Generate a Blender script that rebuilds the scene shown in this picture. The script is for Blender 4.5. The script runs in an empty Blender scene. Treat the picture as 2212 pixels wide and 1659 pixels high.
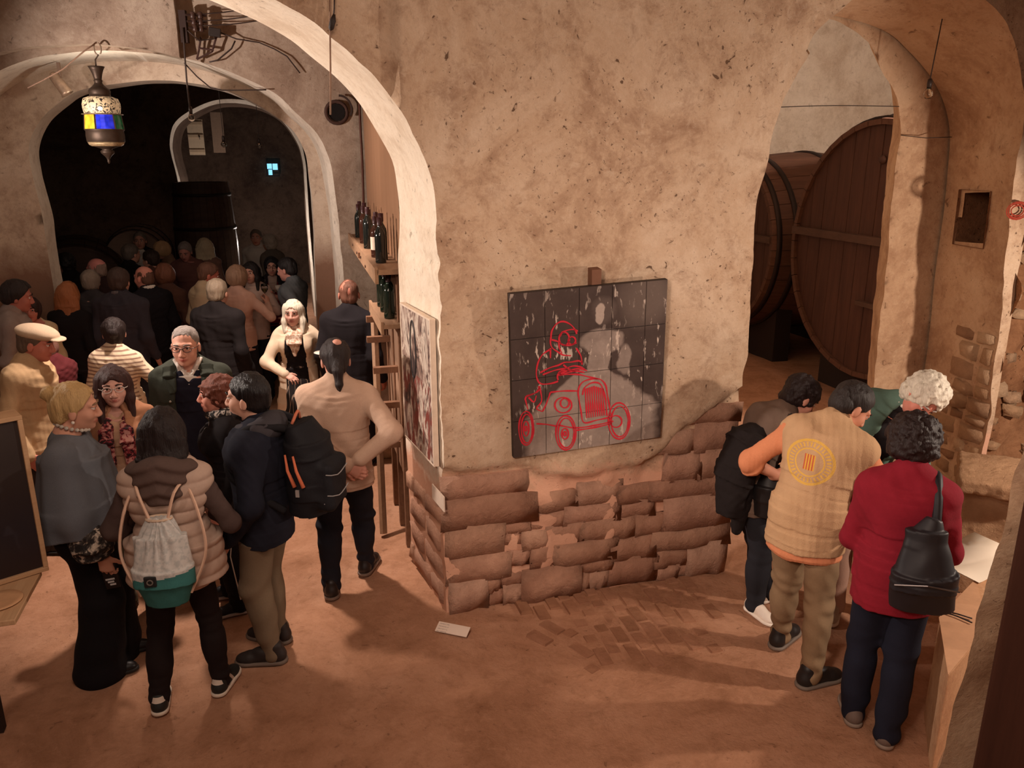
import bpy, bmesh, math, random
import numpy as np
import openvdb as vdb
from mathutils import Matrix, Vector

# ---------------------------------------------------------------- camera, world, light, exposure
SC = bpy.context.scene
COL = SC.collection
CAMZ, PITCH, FPX = 2.85, math.radians(16.0), 1725.0
cam_d = bpy.data.cameras.new('camera'); cam = bpy.data.objects.new('camera', cam_d); COL.objects.link(cam)
cam.location = (0, 0, CAMZ); cam.rotation_euler = (math.pi/2 - PITCH, 0, 0)
cam_d.sensor_fit = 'HORIZONTAL'; cam_d.sensor_width = 36.0; cam_d.lens = 36.0*FPX/2212.0
cam_d.clip_start = 0.05; cam_d.clip_end = 100
SC.camera = cam
SC.view_settings.view_transform = 'Standard'; SC.view_settings.look = 'None'
SC.view_settings.exposure = 0.0; SC.view_settings.gamma = 1.0; SC.view_settings.use_curve_mapping = False
SC.cycles.max_bounces = 6; SC.cycles.diffuse_bounces = 3; SC.cycles.glossy_bounces = 3
SC.cycles.transmission_bounces = 6; SC.cycles.use_denoising = True
SC.cycles.caustics_reflective = False; SC.cycles.caustics_refractive = False
wd = bpy.data.worlds.new('world'); SC.world = wd; wd.use_nodes = True
wd.node_tree.nodes['Background'].inputs[0].default_value = (1.0, 0.60, 0.48, 1)
wd.node_tree.nodes['Background'].inputs[1].default_value = 0.062

AX = np.array([-.43, 4.61]); YAW = math.radians(15)
EV = np.array([math.cos(YAW), math.sin(YAW)]); NV = np.array([-EV[1], EV[0]])
def P3(s, off, z):                      # the building's own axes: s along the arcade wall, off behind it
    q = AX + EV*s + NV*off
    return np.array([q[0], q[1], z])
def P3v(s, off, z):
    s = np.asarray(s, float); off = np.asarray(off, float)+0*s; z = np.asarray(z, float)+0*s
    return np.stack([AX[0]+EV[0]*s+NV[0]*off, AX[1]+EV[1]*s+NV[1]*off, z], -1)
def ray(u, v):
    a = (u-1106)/FPX; b = -(v-829.5)/FPX
    return np.array([a, math.cos(PITCH)+b*math.sin(PITCH), -math.sin(PITCH)+b*math.cos(PITCH)])
C0 = np.array([0, 0, CAMZ])
def G(u, v, z=0.0):                     # ground / level point seen at a pixel of the photo
    r = ray(u, v); return C0+r*(z-CAMZ)/r[2]
def PY(u, v, y):
    r = ray(u, v); return C0+r*y/r[1]
def PS(u, v, off):                      # (s, z) on a wall plane
    r = ray(u, v); o = AX+NV*off
    t = ((o-C0[:2])@NV)/(r[:2]@NV); p = C0+r*t
    return float((p[:2]-AX)@EV), float(p[2])

def light(kind, name, loc, power, color, radius=.05, aim=None, angle=60, blend=.5):
    d = bpy.data.lights.new(name, kind); d.energy = power; d.color = color
    if kind in ('POINT', 'SPOT'): d.shadow_soft_size = radius
    if kind == 'AREA': d.size = radius
    if kind == 'SPOT': d.spot_size = math.radians(angle); d.spot_blend = blend
    o = bpy.data.objects.new(name, d); COL.objects.link(o); o.location = loc
    if aim is not None:
        o.rotation_euler = (Vector(aim)-Vector(loc)).to_track_quat('-Z', 'Y').to_euler()
    return o
light('SPOT', 'lamp_left_room', P3(-3.9, .95, 2.75), 620, (1.0, .84, .73), .07, aim=P3(0, .45, 2.95), angle=82, blend=.8)
light('SPOT', 'lamp_left_room_upper', P3(-4.0, .85, 2.85), 580, (1.0, .83, .74), .05, aim=P3(-.9, 3.56, 3.35), angle=62, blend=.8)
light('POINT', 'lamp_middle_room', P3(-4.6, 1.9, 2.6), 10, (1.0, .82, .70), .10)
light('SPOT', 'fill_middle_floor', P3(-1.4, 2.0, 4.2), 740, (1.0, .80, .68), .10, aim=P3(-1.3, 2.0, 0), angle=72, blend=.6)  # unseen spot added overhead to brighten the middle room floor
light('SPOT', 'lamp_gallery', (2.4, .6, 3.0), 130, (1.0, .77, .65), .25, aim=(.35, 4.9, 2.5), angle=70, blend=1.0)
light('SPOT', 'fill_pier_foot', (-.9, .1, 3.4), 390, (1.0, .77, .63), .20, aim=(.75, 4.5, 1.2), angle=56, blend=1.0)  # added spot lifting the pier foot and right group, no known lamp
light('POINT', 'fill_front', (-.6, -1.0, 3.9), 85, (1.0, .74, .59), .3)  # broad fill added above the camera for floor and backs
light('AREA', 'fill_near_floor', (-.5, 1.3, 4.2), 54, (1.0, .74, .58), 1.3, aim=(-.5, 2.1, 0))  # soft area fill added overhead to brighten the near floor
light('SPOT', 'lamp_catalogue_table', (4.3, 3.5, 2.1), 250, (1.0, .80, .65), .05, aim=(1.7, 4.3, .6), angle=142, blend=.15)
light('POINT', 'lamp_vat_room', P3(5.7, 2.0, 3.65), 470, (1.0, .86, .76), .06)
light('POINT', 'fill_arch_rim', P3(-1.5, 10.75, 1.3), 80, (1.0, .88, .8), .05)  # unseen lamp added behind the casks to light the deep arch rim


# ---------------------------------------------------------------- noise
def _hash(ix, iy, iz, seed):
    h = (ix*374761393 + iy*668265263 + iz*1274126177 + seed*362437) & 0xffffffff
    h = ((h ^ (h >> 13))*1274126177) & 0xffffffff
    return ((h ^ (h >> 16)) & 0xffff)/32767.5-1.0
def vnoise(p, freq, seed=0):
    q = np.asarray(p, float)*freq+100.0
    i = np.floor(q).astype(np.int64); f = q-i; f = f*f*(3-2*f)
    r = 0
    for dx in (0, 1):
        wx = f[..., 0] if dx else 1-f[..., 0]
        for dy in (0, 1):
            wy = f[..., 1] if dy else 1-f[..., 1]
            for dz in (0, 1):
                wz = f[..., 2] if dz else 1-f[..., 2]
                r = r+wx*wy*wz*_hash(i[..., 0]+dx, i[..., 1]+dy, i[..., 2]+dz, seed)
    return r
def fbm(p, freq, seed=0, oc=3):
    r = 0; a = 1.0
    for k in range(oc):
        r = r+a*vnoise(p, freq*2.03**k, seed+k*17); a *= .5
    return r/1.75
def rough3(p, amp, freq, seed=5):
    return p+amp*np.stack([fbm(p, freq, seed+k*31) for k in range(3)], -1)

# ---------------------------------------------------------------- materials
def s2l(c):
    return tuple(((x/255.0)/12.92 if x/255.0 <= .04045 else ((x/255.0+.055)/1.055)**2.4) for x in c)
class NT:
    def __init__(s, name):
        s.m = bpy.data.materials.new(name); s.m.use_nodes = True
        s.t = s.m.node_tree; s.n = s.t.nodes; s.l = s.t.links
        s.b = s.n['Principled BSDF']; s.tc = s.n.new('ShaderNodeTexCoord')
    def node(s, ty, **kw):
        o = s.n.new(ty)
        for k, v in kw.items():
            if hasattr(o, k): setattr(o, k, v)
            else: o.inputs[k].default_value = v
        return o
    def link(s, a, b): s.l.new(a, b)
    def noise(s, scale, detail=4, rough=.6, coord=None, dist=0.0):
        o = s.node('ShaderNodeTexNoise'); o.inputs['Scale'].default_value = scale
        o.inputs['Detail'].default_value = detail; o.inputs['Roughness'].default_value = rough
        o.inputs['Distortion'].default_value = dist
        s.link(coord if coord is not None else s.tc.outputs['Object'], o.inputs['Vector']); return o.outputs[0]
    def ramp(s, fac, stops, interp='LINEAR'):
        o = s.node('ShaderNodeValToRGB'); cr = o.color_ramp; cr.interpolation = interp
        while len(cr.elements) < len(stops): cr.elements.new(.5)
        for el, (p, c) in zip(cr.elements, stops):
            el.position = p; el.color = (*c, 1) if len(c) == 3 else c
        s.link(fac, o.inputs[0]); return o.outputs[0]
    def mix(s, fac, a, b, mode='MIX'):
        o = s.node('ShaderNodeMix'); o.data_type = 'RGBA'; o.blend_type = mode
        for sock, v in ((o.inputs[0], fac), (o.inputs[6], a), (o.inputs[7], b)):
            if hasattr(v, 'type') or hasattr(v, 'node'): s.link(v, sock)
            elif isinstance(v, (int, float)): sock.default_value = v
            else: sock.default_value = (*v, 1) if len(v) == 3 else v
        return o.outputs[2]
    def math(s, op, a, b=0.0, c=None):
        o = s.node('ShaderNodeMath'); o.operation = op
        for i, v in enumerate((a, b, c)):
            if v is None: continue
            if hasattr(v, 'node'): s.link(v, o.inputs[i])
            else: o.inputs[i].default_value = v
        return o.outputs[0]
    def col(s, v):
        if hasattr(v, 'node'): s.link(v, s.b.inputs['Base Color'])
        else: s.b.inputs['Base Color'].default_value = (*v, 1)
    def bump(s, h, strength=.3, dist=.01, prev=None):
        o = s.node('ShaderNodeBump'); o.inputs['Strength'].default_value = strength; o.inputs['Distance'].default_value = dist
        s.link(h, o.inputs['Height'])
        if prev is not None: s.link(prev, o.inputs['Normal'])
        s.link(o.outputs[0], s.b.inputs['Normal']); return o.outputs[0]
    def set(s, **kw):
        for k, v in kw.items():
            s.b.inputs[k.replace('_', ' ')].default_value = v
        return s.m
_MC = {}
def cloth(rgb, scale=90.0, bump=.25, rough=.9, var=.12, key=None):
    k = ('c', rgb, scale, bump, rough, var)
    if k in _MC: return _MC[k]
    t = NT('cloth'); a = np.array(s2l(rgb))
    n = t.noise(7, 3); n2 = t.noise(scale, 2)
    f = t.mix(n, tuple(np.clip(a*(1-var*1.6), 0, 1)), tuple(np.clip(a*(1+var*1.6), 0, 1)))
    t.col(t.mix(t.math('MULTIPLY', n2, .35), f, tuple(a*.6)))
    t.bump(n2, bump, .004); t.set(Roughness=rough, Specular_IOR_Level=.2)
    _MC[k] = t.m; return t.m
def flat(rgb, rough=.6, metal=0.0, spec=.4, var=.08, scale=20.0, bump=.05):
    k = ('f', rgb, rough, metal, spec, var, scale)
    if k in _MC: return _MC[k]
    t = NT('paint'); a = np.array(s2l(rgb)); n = t.noise(scale, 3)
    t.col(t.mix(n, tuple(np.clip(a*(1-var*2), 0, 1)), tuple(np.clip(a*(1+var*2), 0, 1))))
    t.bump(n, bump, .005); t.set(Roughness=rough, Metallic=metal, Specular_IOR_Level=spec)
    _MC[k] = t.m; return t.m
def emit(rgb, strength):
    k = ('e', rgb, strength)
    if k in _MC: return _MC[k]
    t = NT('glow'); c = s2l(rgb); t.col(c)
    t.b.inputs['Emission Color'].default_value = (*c, 1); t.b.inputs['Emission Strength'].default_value = strength
    _MC[k] = t.m; return t.m
def glass(rgb=(255, 255, 255), rough=.02, key=''):
    k = ('g', rgb, rough)
    if k in _MC: return _MC[k]
    t = NT('glass'); t.col(s2l(rgb)); t.set(Roughness=rough, Transmission_Weight=1.0, IOR=1.45)
    _MC[k] = t.m; return t.m
def wood(a, b, scale=6.0, axis=2, rough=.65, stretch=.08):
    k = ('w', a, b, scale, axis)
    if k in _MC: return _MC[k]
    t = NT('wood'); mp = t.node('ShaderNodeMapping'); sc = [1, 1, 1]; sc[axis] = stretch
    mp.inputs['Scale'].default_value = sc; t.link(t.tc.outputs['Object'], mp.inputs[0])
    n = t.noise(scale*4, 5, .6, mp.outputs[0], .6); n2 = t.noise(scale*22, 3, .6, mp.outputs[0]); n3 = t.noise(1.5, 3)
    c = t.ramp(n, [(.3, s2l(a)), (.7, s2l(b))])
    c = t.mix(t.math('MULTIPLY', n2, .5), c, tuple(np.array(s2l(a))*.6))
    t.col(t.mix(t.math('MULTIPLY', n3, .4), c, tuple(np.array(s2l(a))*.7)))
    t.bump(n2, .25, .004); t.set(Roughness=rough, Specular_IOR_Level=.3)
    _MC[k] = t.m; return t.m
def plaster(name, base, light_c, dark_c, pits=.5, bump=.5, patch=1.2, low=None):
    t = NT(name); co = t.node('ShaderNodeNewGeometry').outputs['Position']
    n1 = t.noise(patch, 8, .72, co, .5); n2 = t.noise(5.5, 7, .74, co, .3); n3 = t.noise(38, 4, .7, co); n4 = t.noise(15, 6, .8, co, .6)
    c = t.ramp(n1, [(.30, s2l(dark_c)), (.48, s2l(base)), (.70, s2l(light_c))])
    c = t.mix(t.ramp(n2, [(.50, (0, 0, 0)), (.74, (.8,)*3)]), c, s2l(dark_c))
    c = t.mix(t.ramp(n4, [(.30, (.55,)*3), (.46, (0, 0, 0))]), c, s2l(light_c))
    c = t.mix(t.ramp(n4, [(.55, (0, 0, 0)), (.72, (.55,)*3)]), c, tuple(np.array(s2l(dark_c))*.75))
    gate = t.ramp(t.noise(2.2, 3, .6, co), [(.44, (0, 0, 0)), (.60, (1, 1, 1))])
    speck = t.ramp(t.noise(42, 3, .55, co, .4), [(.655, (0, 0, 0)), (.70, (1, 1, 1))])
    big = t.ramp(t.noise(15, 3, .5, co, .8), [(.70, (0, 0, 0)), (.735, (1, 1, 1))])
    pf = t.math('MULTIPLY', t.math('MAXIMUM', t.math('MULTIPLY', speck, gate), big), pits)
    c = t.mix(pf, c, tuple(np.array(s2l(dark_c))*.35))
    c = t.mix(t.math('MULTIPLY', n3, .3), c, tuple(np.array(s2l(dark_c))*.8))
    if low is not None:                 # bare masonry shows below a ragged line
        zl, lc = low
        sp = t.node('ShaderNodeSeparateXYZ'); t.link(co, sp.inputs[0])
        zz = t.math('ADD', sp.outputs[2], t.math('MULTIPLY', t.math('SUBTRACT', n2, .5), .5))
        f = t.ramp(t.math('MULTIPLY', zz, 1/zl), [(.85, (1, 1, 1)), (1.0, (0, 0, 0))])
        c = t.mix(f, c, t.mix(n1, s2l(lc), tuple(np.array(s2l(lc))*1.5)))
    t.col(c)
    h = t.math('SUBTRACT', t.math('ADD', t.math('MULTIPLY', n2, .8), t.math('MULTIPLY', n3, .35)), t.math('MULTIPLY', pf, .8))
    t.bump(h, bump, .02); t.set(Roughness=.95, Specular_IOR_Level=.1); return t.m
def stone_mat(name, cols, bump=.6):
    t = NT(name); co = t.node('ShaderNodeNewGeometry').outputs['Position']
    oi = t.node('ShaderNodeObjectInfo')
    base = t.ramp(oi.outputs['Random'], [(i/(len(cols)-1), s2l(c)) for i, c in enumerate(cols)])
    n1 = t.noise(5, 7, .7, co); n2 = t.noise(30, 6, .75, co, .3)
    c = t.mix(t.ramp(n1, [(.35, (0, 0, 0)), (.75, (.8,)*3)]), base, t.mix(1.0, base, (.55, .5, .48), 'MULTIPLY'))
    t.col(t.mix(t.math('MULTIPLY', n2, .4), c, t.mix(1.0, base, (.5, .45, .42), 'MULTIPLY')))
    t.bump(t.math('ADD', n1, t.math('MULTIPLY', n2, .8)), bump*1.4, .02); t.set(Roughness=.95, Specular_IOR_Level=.1); return t.m

# ---------------------------------------------------------------- mesh helpers
def link(name, me, mat=None, parent=None, smooth=False):
    if mat is not None:
        for m_ in (mat if isinstance(mat, (list, tuple)) else [mat]): me.materials.append(m_)
    if smooth: me.polygons.foreach_set('use_smooth', np.ones(len(me.polygons), bool))
    o = bpy.data.objects.new(name, me); COL.objects.link(o)
    if parent is not None: o.parent = parent
    return o
def npmesh(name, v, tris=None, quads=None):
    me = bpy.data.meshes.new(name); v = np.asarray(v, np.float32)
    me.vertices.add(len(v)); me.vertices.foreach_set('co', v.ravel())
    nt = 0 if tris is None else len(tris); nq = 0 if quads is None else len(quads)
    idx = np.concatenate([np.asarray(a, np.int32).ravel() for a in (tris, quads) if a is not None and len(a)])
    me.loops.add(len(idx)); me.loops.foreach_set('vertex_index', idx)
    st = np.concatenate([np.arange(nt)*3, nt*3+np.arange(nq)*4]).astype(np.int32)
    me.polygons.add(nt+nq); me.polygons.foreach_set('loop_start', st)
    me.update(calc_edges=True); me.validate(); return me
def tag(o, label=None, cat=None, group=None, kind=None):
    if label: o['label'] = label
    if cat: o['category'] = cat
    if group: o['group'] = group
    if kind: o['kind'] = kind
    return o
def empty(name, loc, rz=0.0, label=None, cat=None, group=None, kind=None):
    o = bpy.data.objects.new(name, None); COL.objects.link(o); o.location = loc; o.rotation_euler = (0, 0, rz)
    o.empty_display_size = .1
    return tag(o, label, cat, group, kind)
class MB:                                # collects shapes into one mesh
    def __init__(s): s.v = []; s.f = []; s.n = 0; s.mi = []; s.cur = 0
    def add(s, v, f):
        s.v.append(np.asarray(v, float)); s.f += [tuple(int(i)+s.n for i in q) for q in f]; s.mi += [s.cur]*len(f); s.n += len(v); return s
    def box(s, lo, hi, R=None, c=None):
        lo = np.array(lo, float); hi = np.array(hi, float)
        v = np.array([[(lo, hi)[i][0], (lo, hi)[j][1], (lo, hi)[k][2]] for i in (0, 1) for j in (0, 1) for k in (0, 1)])
        if R is not None: v = v@np.array(R).T
        if c is not None: v = v+np.array(c)
        return s.add(v, [(0, 1, 3, 2), (4, 6, 7, 5), (0, 4, 5, 1), (2, 3, 7, 6), (0, 2, 6, 4), (1, 5, 7, 3)])
    def hexa(s, v):                      # 8 corners, same order as box
        return s.add(v, [(0, 1, 3, 2), (4, 6, 7, 5), (0, 4, 5, 1), (2, 3, 7, 6), (0, 2, 6, 4), (1, 5, 7, 3)])
    def tube(s, pts, r, seg=6, caps=True):
        pts = np.array(pts, float); n = len(pts); r = np.broadcast_to(np.asarray(r, float), (n,))
        T = np.gradient(pts, axis=0); T /= np.maximum(np.linalg.norm(T, axis=1, keepdims=True), 1e-9)
        up = np.array([0, 0, 1.0]) if abs(T[0][2]) < .9 else np.array([1.0, 0, 0])
        vs = []; a = np.cross(T[0], up); a /= np.linalg.norm(a)
        for i in range(n):
            a = a-T[i]*(a@T[i]); a /= max(np.linalg.norm(a), 1e-9); b = np.cross(T[i], a)
            th = np.arange(seg)*2*math.pi/seg
            vs.append(pts[i]+r[i]*(np.cos(th)[:, None]*a+np.sin(th)[:, None]*b))
        f = [(i*seg+j, i*seg+(j+1) % seg, (i+1)*seg+(j+1) % seg, (i+1)*seg+j) for i in range(n-1) for j in range(seg)]
        if caps: f += [tuple(range(seg))[::-1], tuple((n-1)*seg+j for j in range(seg))]
        return s.add(np.concatenate(vs), f)
    def lathe(s, prof, seg=20, c=(0, 0, 0), R=None, caps=True):
        th = np.arange(seg)*2*math.pi/seg
        v = np.concatenate([np.stack([r*np.cos(th), r*np.sin(th), np.full(seg, z)], -1) for r, z in prof])
        if R is not None: v = v@np.array(R).T
        v = v+np.array(c); n = len(prof)
        f = [(i*seg+j, i*seg+(j+1) % seg, (i+1)*seg+(j+1) % seg, (i+1)*seg+j) for i in range(n-1) for j in range(seg)]
        if caps: f += [tuple(range(seg))[::-1], tuple((n-1)*seg+j for j in range(seg))]
        return s.add(v, f)
    def ball(s, c, r, seg=12, R=None):
        r = np.broadcast_to(np.asarray(r, float), (3,)); k = seg//2
        prof = [(math.sin(math.pi*i/k), -math.cos(math.pi*i/k)) for i in range(k+1)]; prof[0] = (1e-3, -1); prof[-1] = (1e-3, 1)
        th = np.arange(seg)*2*math.pi/seg
        v = np.concatenate([np.stack([q*np.cos(th), q*np.sin(th), np.full(seg, z)], -1) for q, z in prof])*r
        if R is not None: v = v@np.array(R).T
        f = [(i*seg+j, i*seg+(j+1) % seg, (i+1)*seg+(j+1) % seg, (i+1)*seg+j) for i in range(k) for j in range(seg)]
        return s.add(v+np.array(c), f)
    def build(s, name, mat, parent=None, smooth=False, loc=None):
        v = np.concatenate(s.v)
        if loc is not None: v = v-np.array(loc)
        me = bpy.data.meshes.new(name); me.from_pydata(v.tolist(), [], s.f); me.validate()
        if any(s.mi) and len(me.polygons) == len(s.mi): me.polygons.foreach_set('material_index', np.array(s.mi, np.int32))
        me.update()
        o = link(name, me, mat, parent, smooth)
        if loc is not None: o.location = loc
        return o
def rotz(a): c, s = math.cos(a), math.sin(a); return np.array([[c, -s, 0], [s, c, 0], [0, 0, 1.0]])
def rotx(a): c, s = math.cos(a), math.sin(a); return np.array([[1.0, 0, 0], [0, c, -s], [0, s, c]])
def roty(a): c, s = math.cos(a), math.sin(a); return np.array([[c, 0, s], [0, 1.0, 0], [-s, 0, c]])
def axis_R(d):                           # rotation taking +Z onto d
    return np.array(Vector((0, 0, 1)).rotation_difference(Vector(d)).to_matrix())
def bevel(o, w, seg=2):
    m = o.modifiers.new('bevel', 'BEVEL'); m.width = w; m.segments = seg; m.limit_method = 'ANGLE'; return o
def smooth_curve(pts, step):             # Catmull-Rom through the points, resampled
    p = np.array(pts, float); out = []
    for i in range(len(p)-1):
        a = p[max(i-1, 0)]; b = p[i]; c = p[i+1]; d = p[min(i+2, len(p)-1)]
        n = max(1, int(np.linalg.norm(c-b)/step))
        for t in np.arange(n)/n:
            out.append(.5*((2*b)+(c-a)*t+(2*a-5*b+4*c-d)*t*t+(3*b-a-3*c+d)*t**3))
    out.append(p[-1]); return np.array(out)
def inside(poly, x, y):
    r = np.zeros(x.shape, bool); n = len(poly); j = n-1
    for i in range(n):
        xi, yi = poly[i]; xj, yj = poly[j]
        if yi != yj:
            c = ((yi > y) != (yj > y)) & (x < (xj-xi)*(y-yi)/(yj-yi)+xi); r ^= c
        j = i
    return r
def nearest(poly, q):                    # nearest point on an open polyline
    a = poly[:-1]; b = poly[1:]; best = np.full(len(q), 1e9); bp = q.copy()
    for i in range(len(a)):
        ab = b[i]-a[i]; t = np.clip(((q-a[i])@ab)/max(ab@ab, 1e-12), 0, 1); p = a[i]+t[:, None]*ab
        d = np.linalg.norm(q-p, axis=1); m = d < best; best[m] = d[m]; bp[m] = p[m]
    return best, bp
def wall_sheet(s0, s1, z0, z1, off, holes, step, relief=None, amp=.012, flip=False):
    """a wall face with arched openings: fine grid, cut and snapped to the opening outlines"""
    ns = int((s1-s0)/step)+1; nz = int((z1-z0)/step)+1
    S, Z = np.meshgrid(np.linspace(s0, s1, ns), np.linspace(z0, z1, nz), indexing='ij')
    q = np.stack([S.ravel(), Z.ravel()], -1); dead = np.zeros(len(q), bool); edge = np.zeros(len(q), bool)
    for h in holes:
        lo = h.min(0)-step*2; hi = h.max(0)+step*2
        idx = np.where(((q > lo) & (q < hi)).all(1))[0]
        d, p = nearest(h, q[idx]); ins = inside(h, q[idx][:, 0], q[idx][:, 1])
        near = d < step*.72
        q[idx[near]] = p[near]; edge[idx[near]] = True; dead[idx[ins & ~near]] = True
    I = np.arange(ns*nz).reshape(ns, nz)
    f = np.stack([I[:-1, :-1], I[1:, :-1], I[1:, 1:], I[:-1, 1:]], -1).reshape(-1, 4)
    c = q[f].mean(1); bad = dead[f].any(1)
    for h in holes: bad |= inside(h, c[:, 0], c[:, 1])
    f = f[~bad]
    o = np.full(len(q), float(off))
    if relief is not None: o = o-relief(q[:, 0], q[:, 1])
    v = P3v(q[:, 0], o, q[:, 1]); v = rough3(v, amp, 2.2)
    used = np.unique(f); mp = np.full(len(q), -1); mp[used] = np.arange(len(used))
    f = mp[f]
    if flip: f = f[:, ::-1]
    return v[used], f
def soffit(front, rear, o0, o1, n=8, amp=.012, flip=False, jag=0.0):
    m = len(front); k = np.linspace(0, 1, n+1)
    v = []
    for t in k:
        q = front*(1-t)+rear*t; v.append(P3v(q[:, 0], o0*(1-t)+o1*t, q[:, 1]))
    v = np.concatenate(v); v = rough3(v, amp, 2.2)
    f = [(i*m+j, i*m+j+1, (i+1)*m+j+1, (i+1)*m+j) for i in range(n) for j in range(m-1)]
    f = np.array(f)
    return v, (f[:, ::-1] if flip else f)
def merge(*parts):
    vs = []; fs = []; n = 0
    for v, f in parts: vs.append(v); fs.append(np.asarray(f)+n); n += len(v)
    return np.concatenate(vs), np.concatenate(fs)
# ---------------------------------------------------------------- the building
M_PIER = plaster('plaster_pier', (205, 176, 148), (226, 203, 178), (150, 116, 92), pits=.9, bump=.55, patch=1.5, low=(.95, (196, 152, 128)))
M_SOFF = plaster('plaster_soffit', (236, 220, 200), (246, 236, 220), (205, 182, 158), pits=.5, bump=.3, patch=1.2, low=(.95, (184, 140, 116)))
M_BACK = plaster('plaster_back', (172, 152, 134), (200, 184, 166), (132, 110, 94), pits=.5, bump=.5, patch=1.3, low=(1.35, (110, 80, 62)))
M_WHITE = plaster('plaster_white', (226, 214, 198), (238, 228, 214), (186, 168, 150), pits=.4, bump=.35, patch=1.1)
M_W3 = plaster('plaster_inner', (200, 180, 160), (222, 206, 188), (150, 124, 106), pits=.4, bump=.4, patch=1.0, low=(2.0, (120, 92, 76)))
M_DARKW = plaster('plaster_dark', (96, 78, 66), (120, 100, 86), (60, 46, 40), pits=.3, bump=.5, patch=.8)  # dark brown plaster of the room behind the inner wall
M_RIGHT = plaster('plaster_right', (206, 172, 140), (222, 194, 164), (160, 122, 94), pits=.5, bump=.5, patch=1.2)
M_FLOOR = plaster('earth_floor', (180, 134, 106), (197, 152, 124), (148, 106, 80), pits=.25, bump=.7, patch=1.6)
M_STONE = stone_mat('masonry_stone', [(206, 160, 134), (214, 168, 144), (192, 146, 122), (208, 164, 138), (222, 180, 156)])
M_STONE2 = stone_mat('rubble_stone', [(206, 170, 134), (182, 142, 110), (222, 190, 156), (166, 128, 100)])
M_BRICK = stone_mat('floor_brick', [(176, 129, 101), (186, 138, 110), (166, 121, 93)], bump=.4)

def outline(pts, step=.035): return smooth_curve(pts, step)
L_FRONT = outline([(0, -.1), (0, 1.0), (-.005, 1.9), (0, 2.33), (-.01, 2.52), (-.03, 2.69), (-.06, 2.82), (-.13, 2.96), (-.21, 3.11), (-.29, 3.22), (-.38, 3.32), (-.51, 3.43), (-.64, 3.53), (-.85, 3.63), (-1.3, 3.78), (-1.9, 3.86), (-2.6, 3.76), (-3.2, 3.5), (-3.6, 3.05), (-3.8, 2.4), (-3.8, 1.2), (-3.8, -.1)])
L_REAR = L_FRONT.copy()
_kz = np.interp(L_FRONT[:, 1], [0, 2.2, 2.5, 2.8, 3.2, 3.6, 3.9], [.12, .13, .10, .085, .09, .12, .12])
L_REAR[:, 0] -= np.where(L_FRONT[:, 0] > -1.9, _kz, -_kz)*np.clip(abs(L_FRONT[:, 0]+1.9)/1.0, 0, 1)
R_FRONT = outline([(2.0, -.1), (1.98, .5), (1.98, .95), (2.02, 1.3), (2.03, 1.8), (2.03, 2.4), (2.045, 2.67), (2.09, 2.95), (2.18, 3.25), (2.34, 3.51), (2.57, 3.74), (2.85, 3.88), (3.1, 3.92), (3.35, 3.88), (3.57, 3.79), (3.77, 3.66), (3.87, 3.51), (3.95, 3.33), (4.0, 3.0), (4.04, 2.34), (4.1, 1.67), (4.14, .8), (4.13, -.1)])
R_REAR = outline([(2.02, -.1), (2.0, .5), (2.0, .95), (2.04, 1.3), (2.05, 1.8), (2.05, 2.4), (2.06, 2.67), (2.11, 2.95), (2.2, 3.25), (2.38, 3.5), (2.62, 3.7), (2.85, 3.77), (2.99, 3.79), (3.3, 3.74), (3.56, 3.64), (3.84, 3.44), (4.0, 3.25), (4.1, 3.05), (4.14, 2.8), (4.16, 2.48), (4.17, 1.9), (4.2, 1.2), (4.2, -.1)])
def resample(c, n):
    d = np.r_[0, np.cumsum(np.linalg.norm(np.diff(c, axis=0), axis=1))]; t = np.linspace(0, d[-1], n)
    return np.stack([np.interp(t, d, c[:, 0]), np.interp(t, d, c[:, 1])], -1)
R_REAR = resample(R_REAR, len(R_FRONT)); R_FRONT = resample(R_FRONT, len(R_FRONT))
def rag(c, amp, seed):                   # broken plaster edge
    q = np.stack([c[:, 0], c[:, 1], c[:, 0]*0], -1); o = c.copy()
    o[:, 0] += amp*fbm(q, 5, seed); return o
R_FRONT = rag(R_FRONT, .035, 3); L_FRONT = rag(L_FRONT, .014, 9); L_FRONT[:, 0] += .012*fbm(np.stack([L_FRONT[:, 0], L_FRONT[:, 1], L_FRONT[:, 0]*0], -1), 16, 77)
def pier_relief(s, z):
    q = np.stack([s, z, s*0], -1)
    zb = np.interp(s, [0, .5, 1.0, 1.4, 2.0], [.95, .92, .80, .95, 1.28])+.10*fbm(q, 3, 7)
    pl = np.clip((z-zb)/.03, 0, 1)*.045*((s > -.2) & (s < 2.3))
    core = (.045*fbm(q, 3.6, 41)+.018*fbm(q, 11, 43)-.004)*np.clip((zb-z)/.05, 0, 1)*((s > -.2) & (s < 2.3))
    hollow = .03*np.clip(fbm(q, 1.3, 12), 0, 1)+.02*fbm(q, 4, 40)
    return pl+core-hollow*.8
_sv, _sf = soffit(R_FRONT, R_REAR, -pier_relief(R_FRONT[:, 0], R_FRONT[:, 1]), .75, 16)
_c = _sv[_sf].mean(1); _t = ((_c[:, :2]-AX)@NV)/.75
_in = (_t > .34) & (_t < .72) & (_c[:, 2] > 2.22) & (_c[:, 2] < 2.58) & (((_c[:, :2]-AX)@EV) > 3.5)
NICHE_S = (_sv, _sf[~_in])
v, f = merge(wall_sheet(-4.6, 4.19, -.1, 4.3, 0, [L_FRONT, R_FRONT], .03, pier_relief),
             soffit(L_FRONT, L_REAR, -pier_relief(L_FRONT[:, 0], L_FRONT[:, 1]), .75, 12), NICHE_S)
me = npmesh('wall_front', v, quads=f)
W1 = link('wall_front', me, [M_PIER, M_SOFF, M_RIGHT], smooth=True); tag(W1, 'lime plastered stone pier wall pierced by two tall arches', kind='structure')
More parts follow.
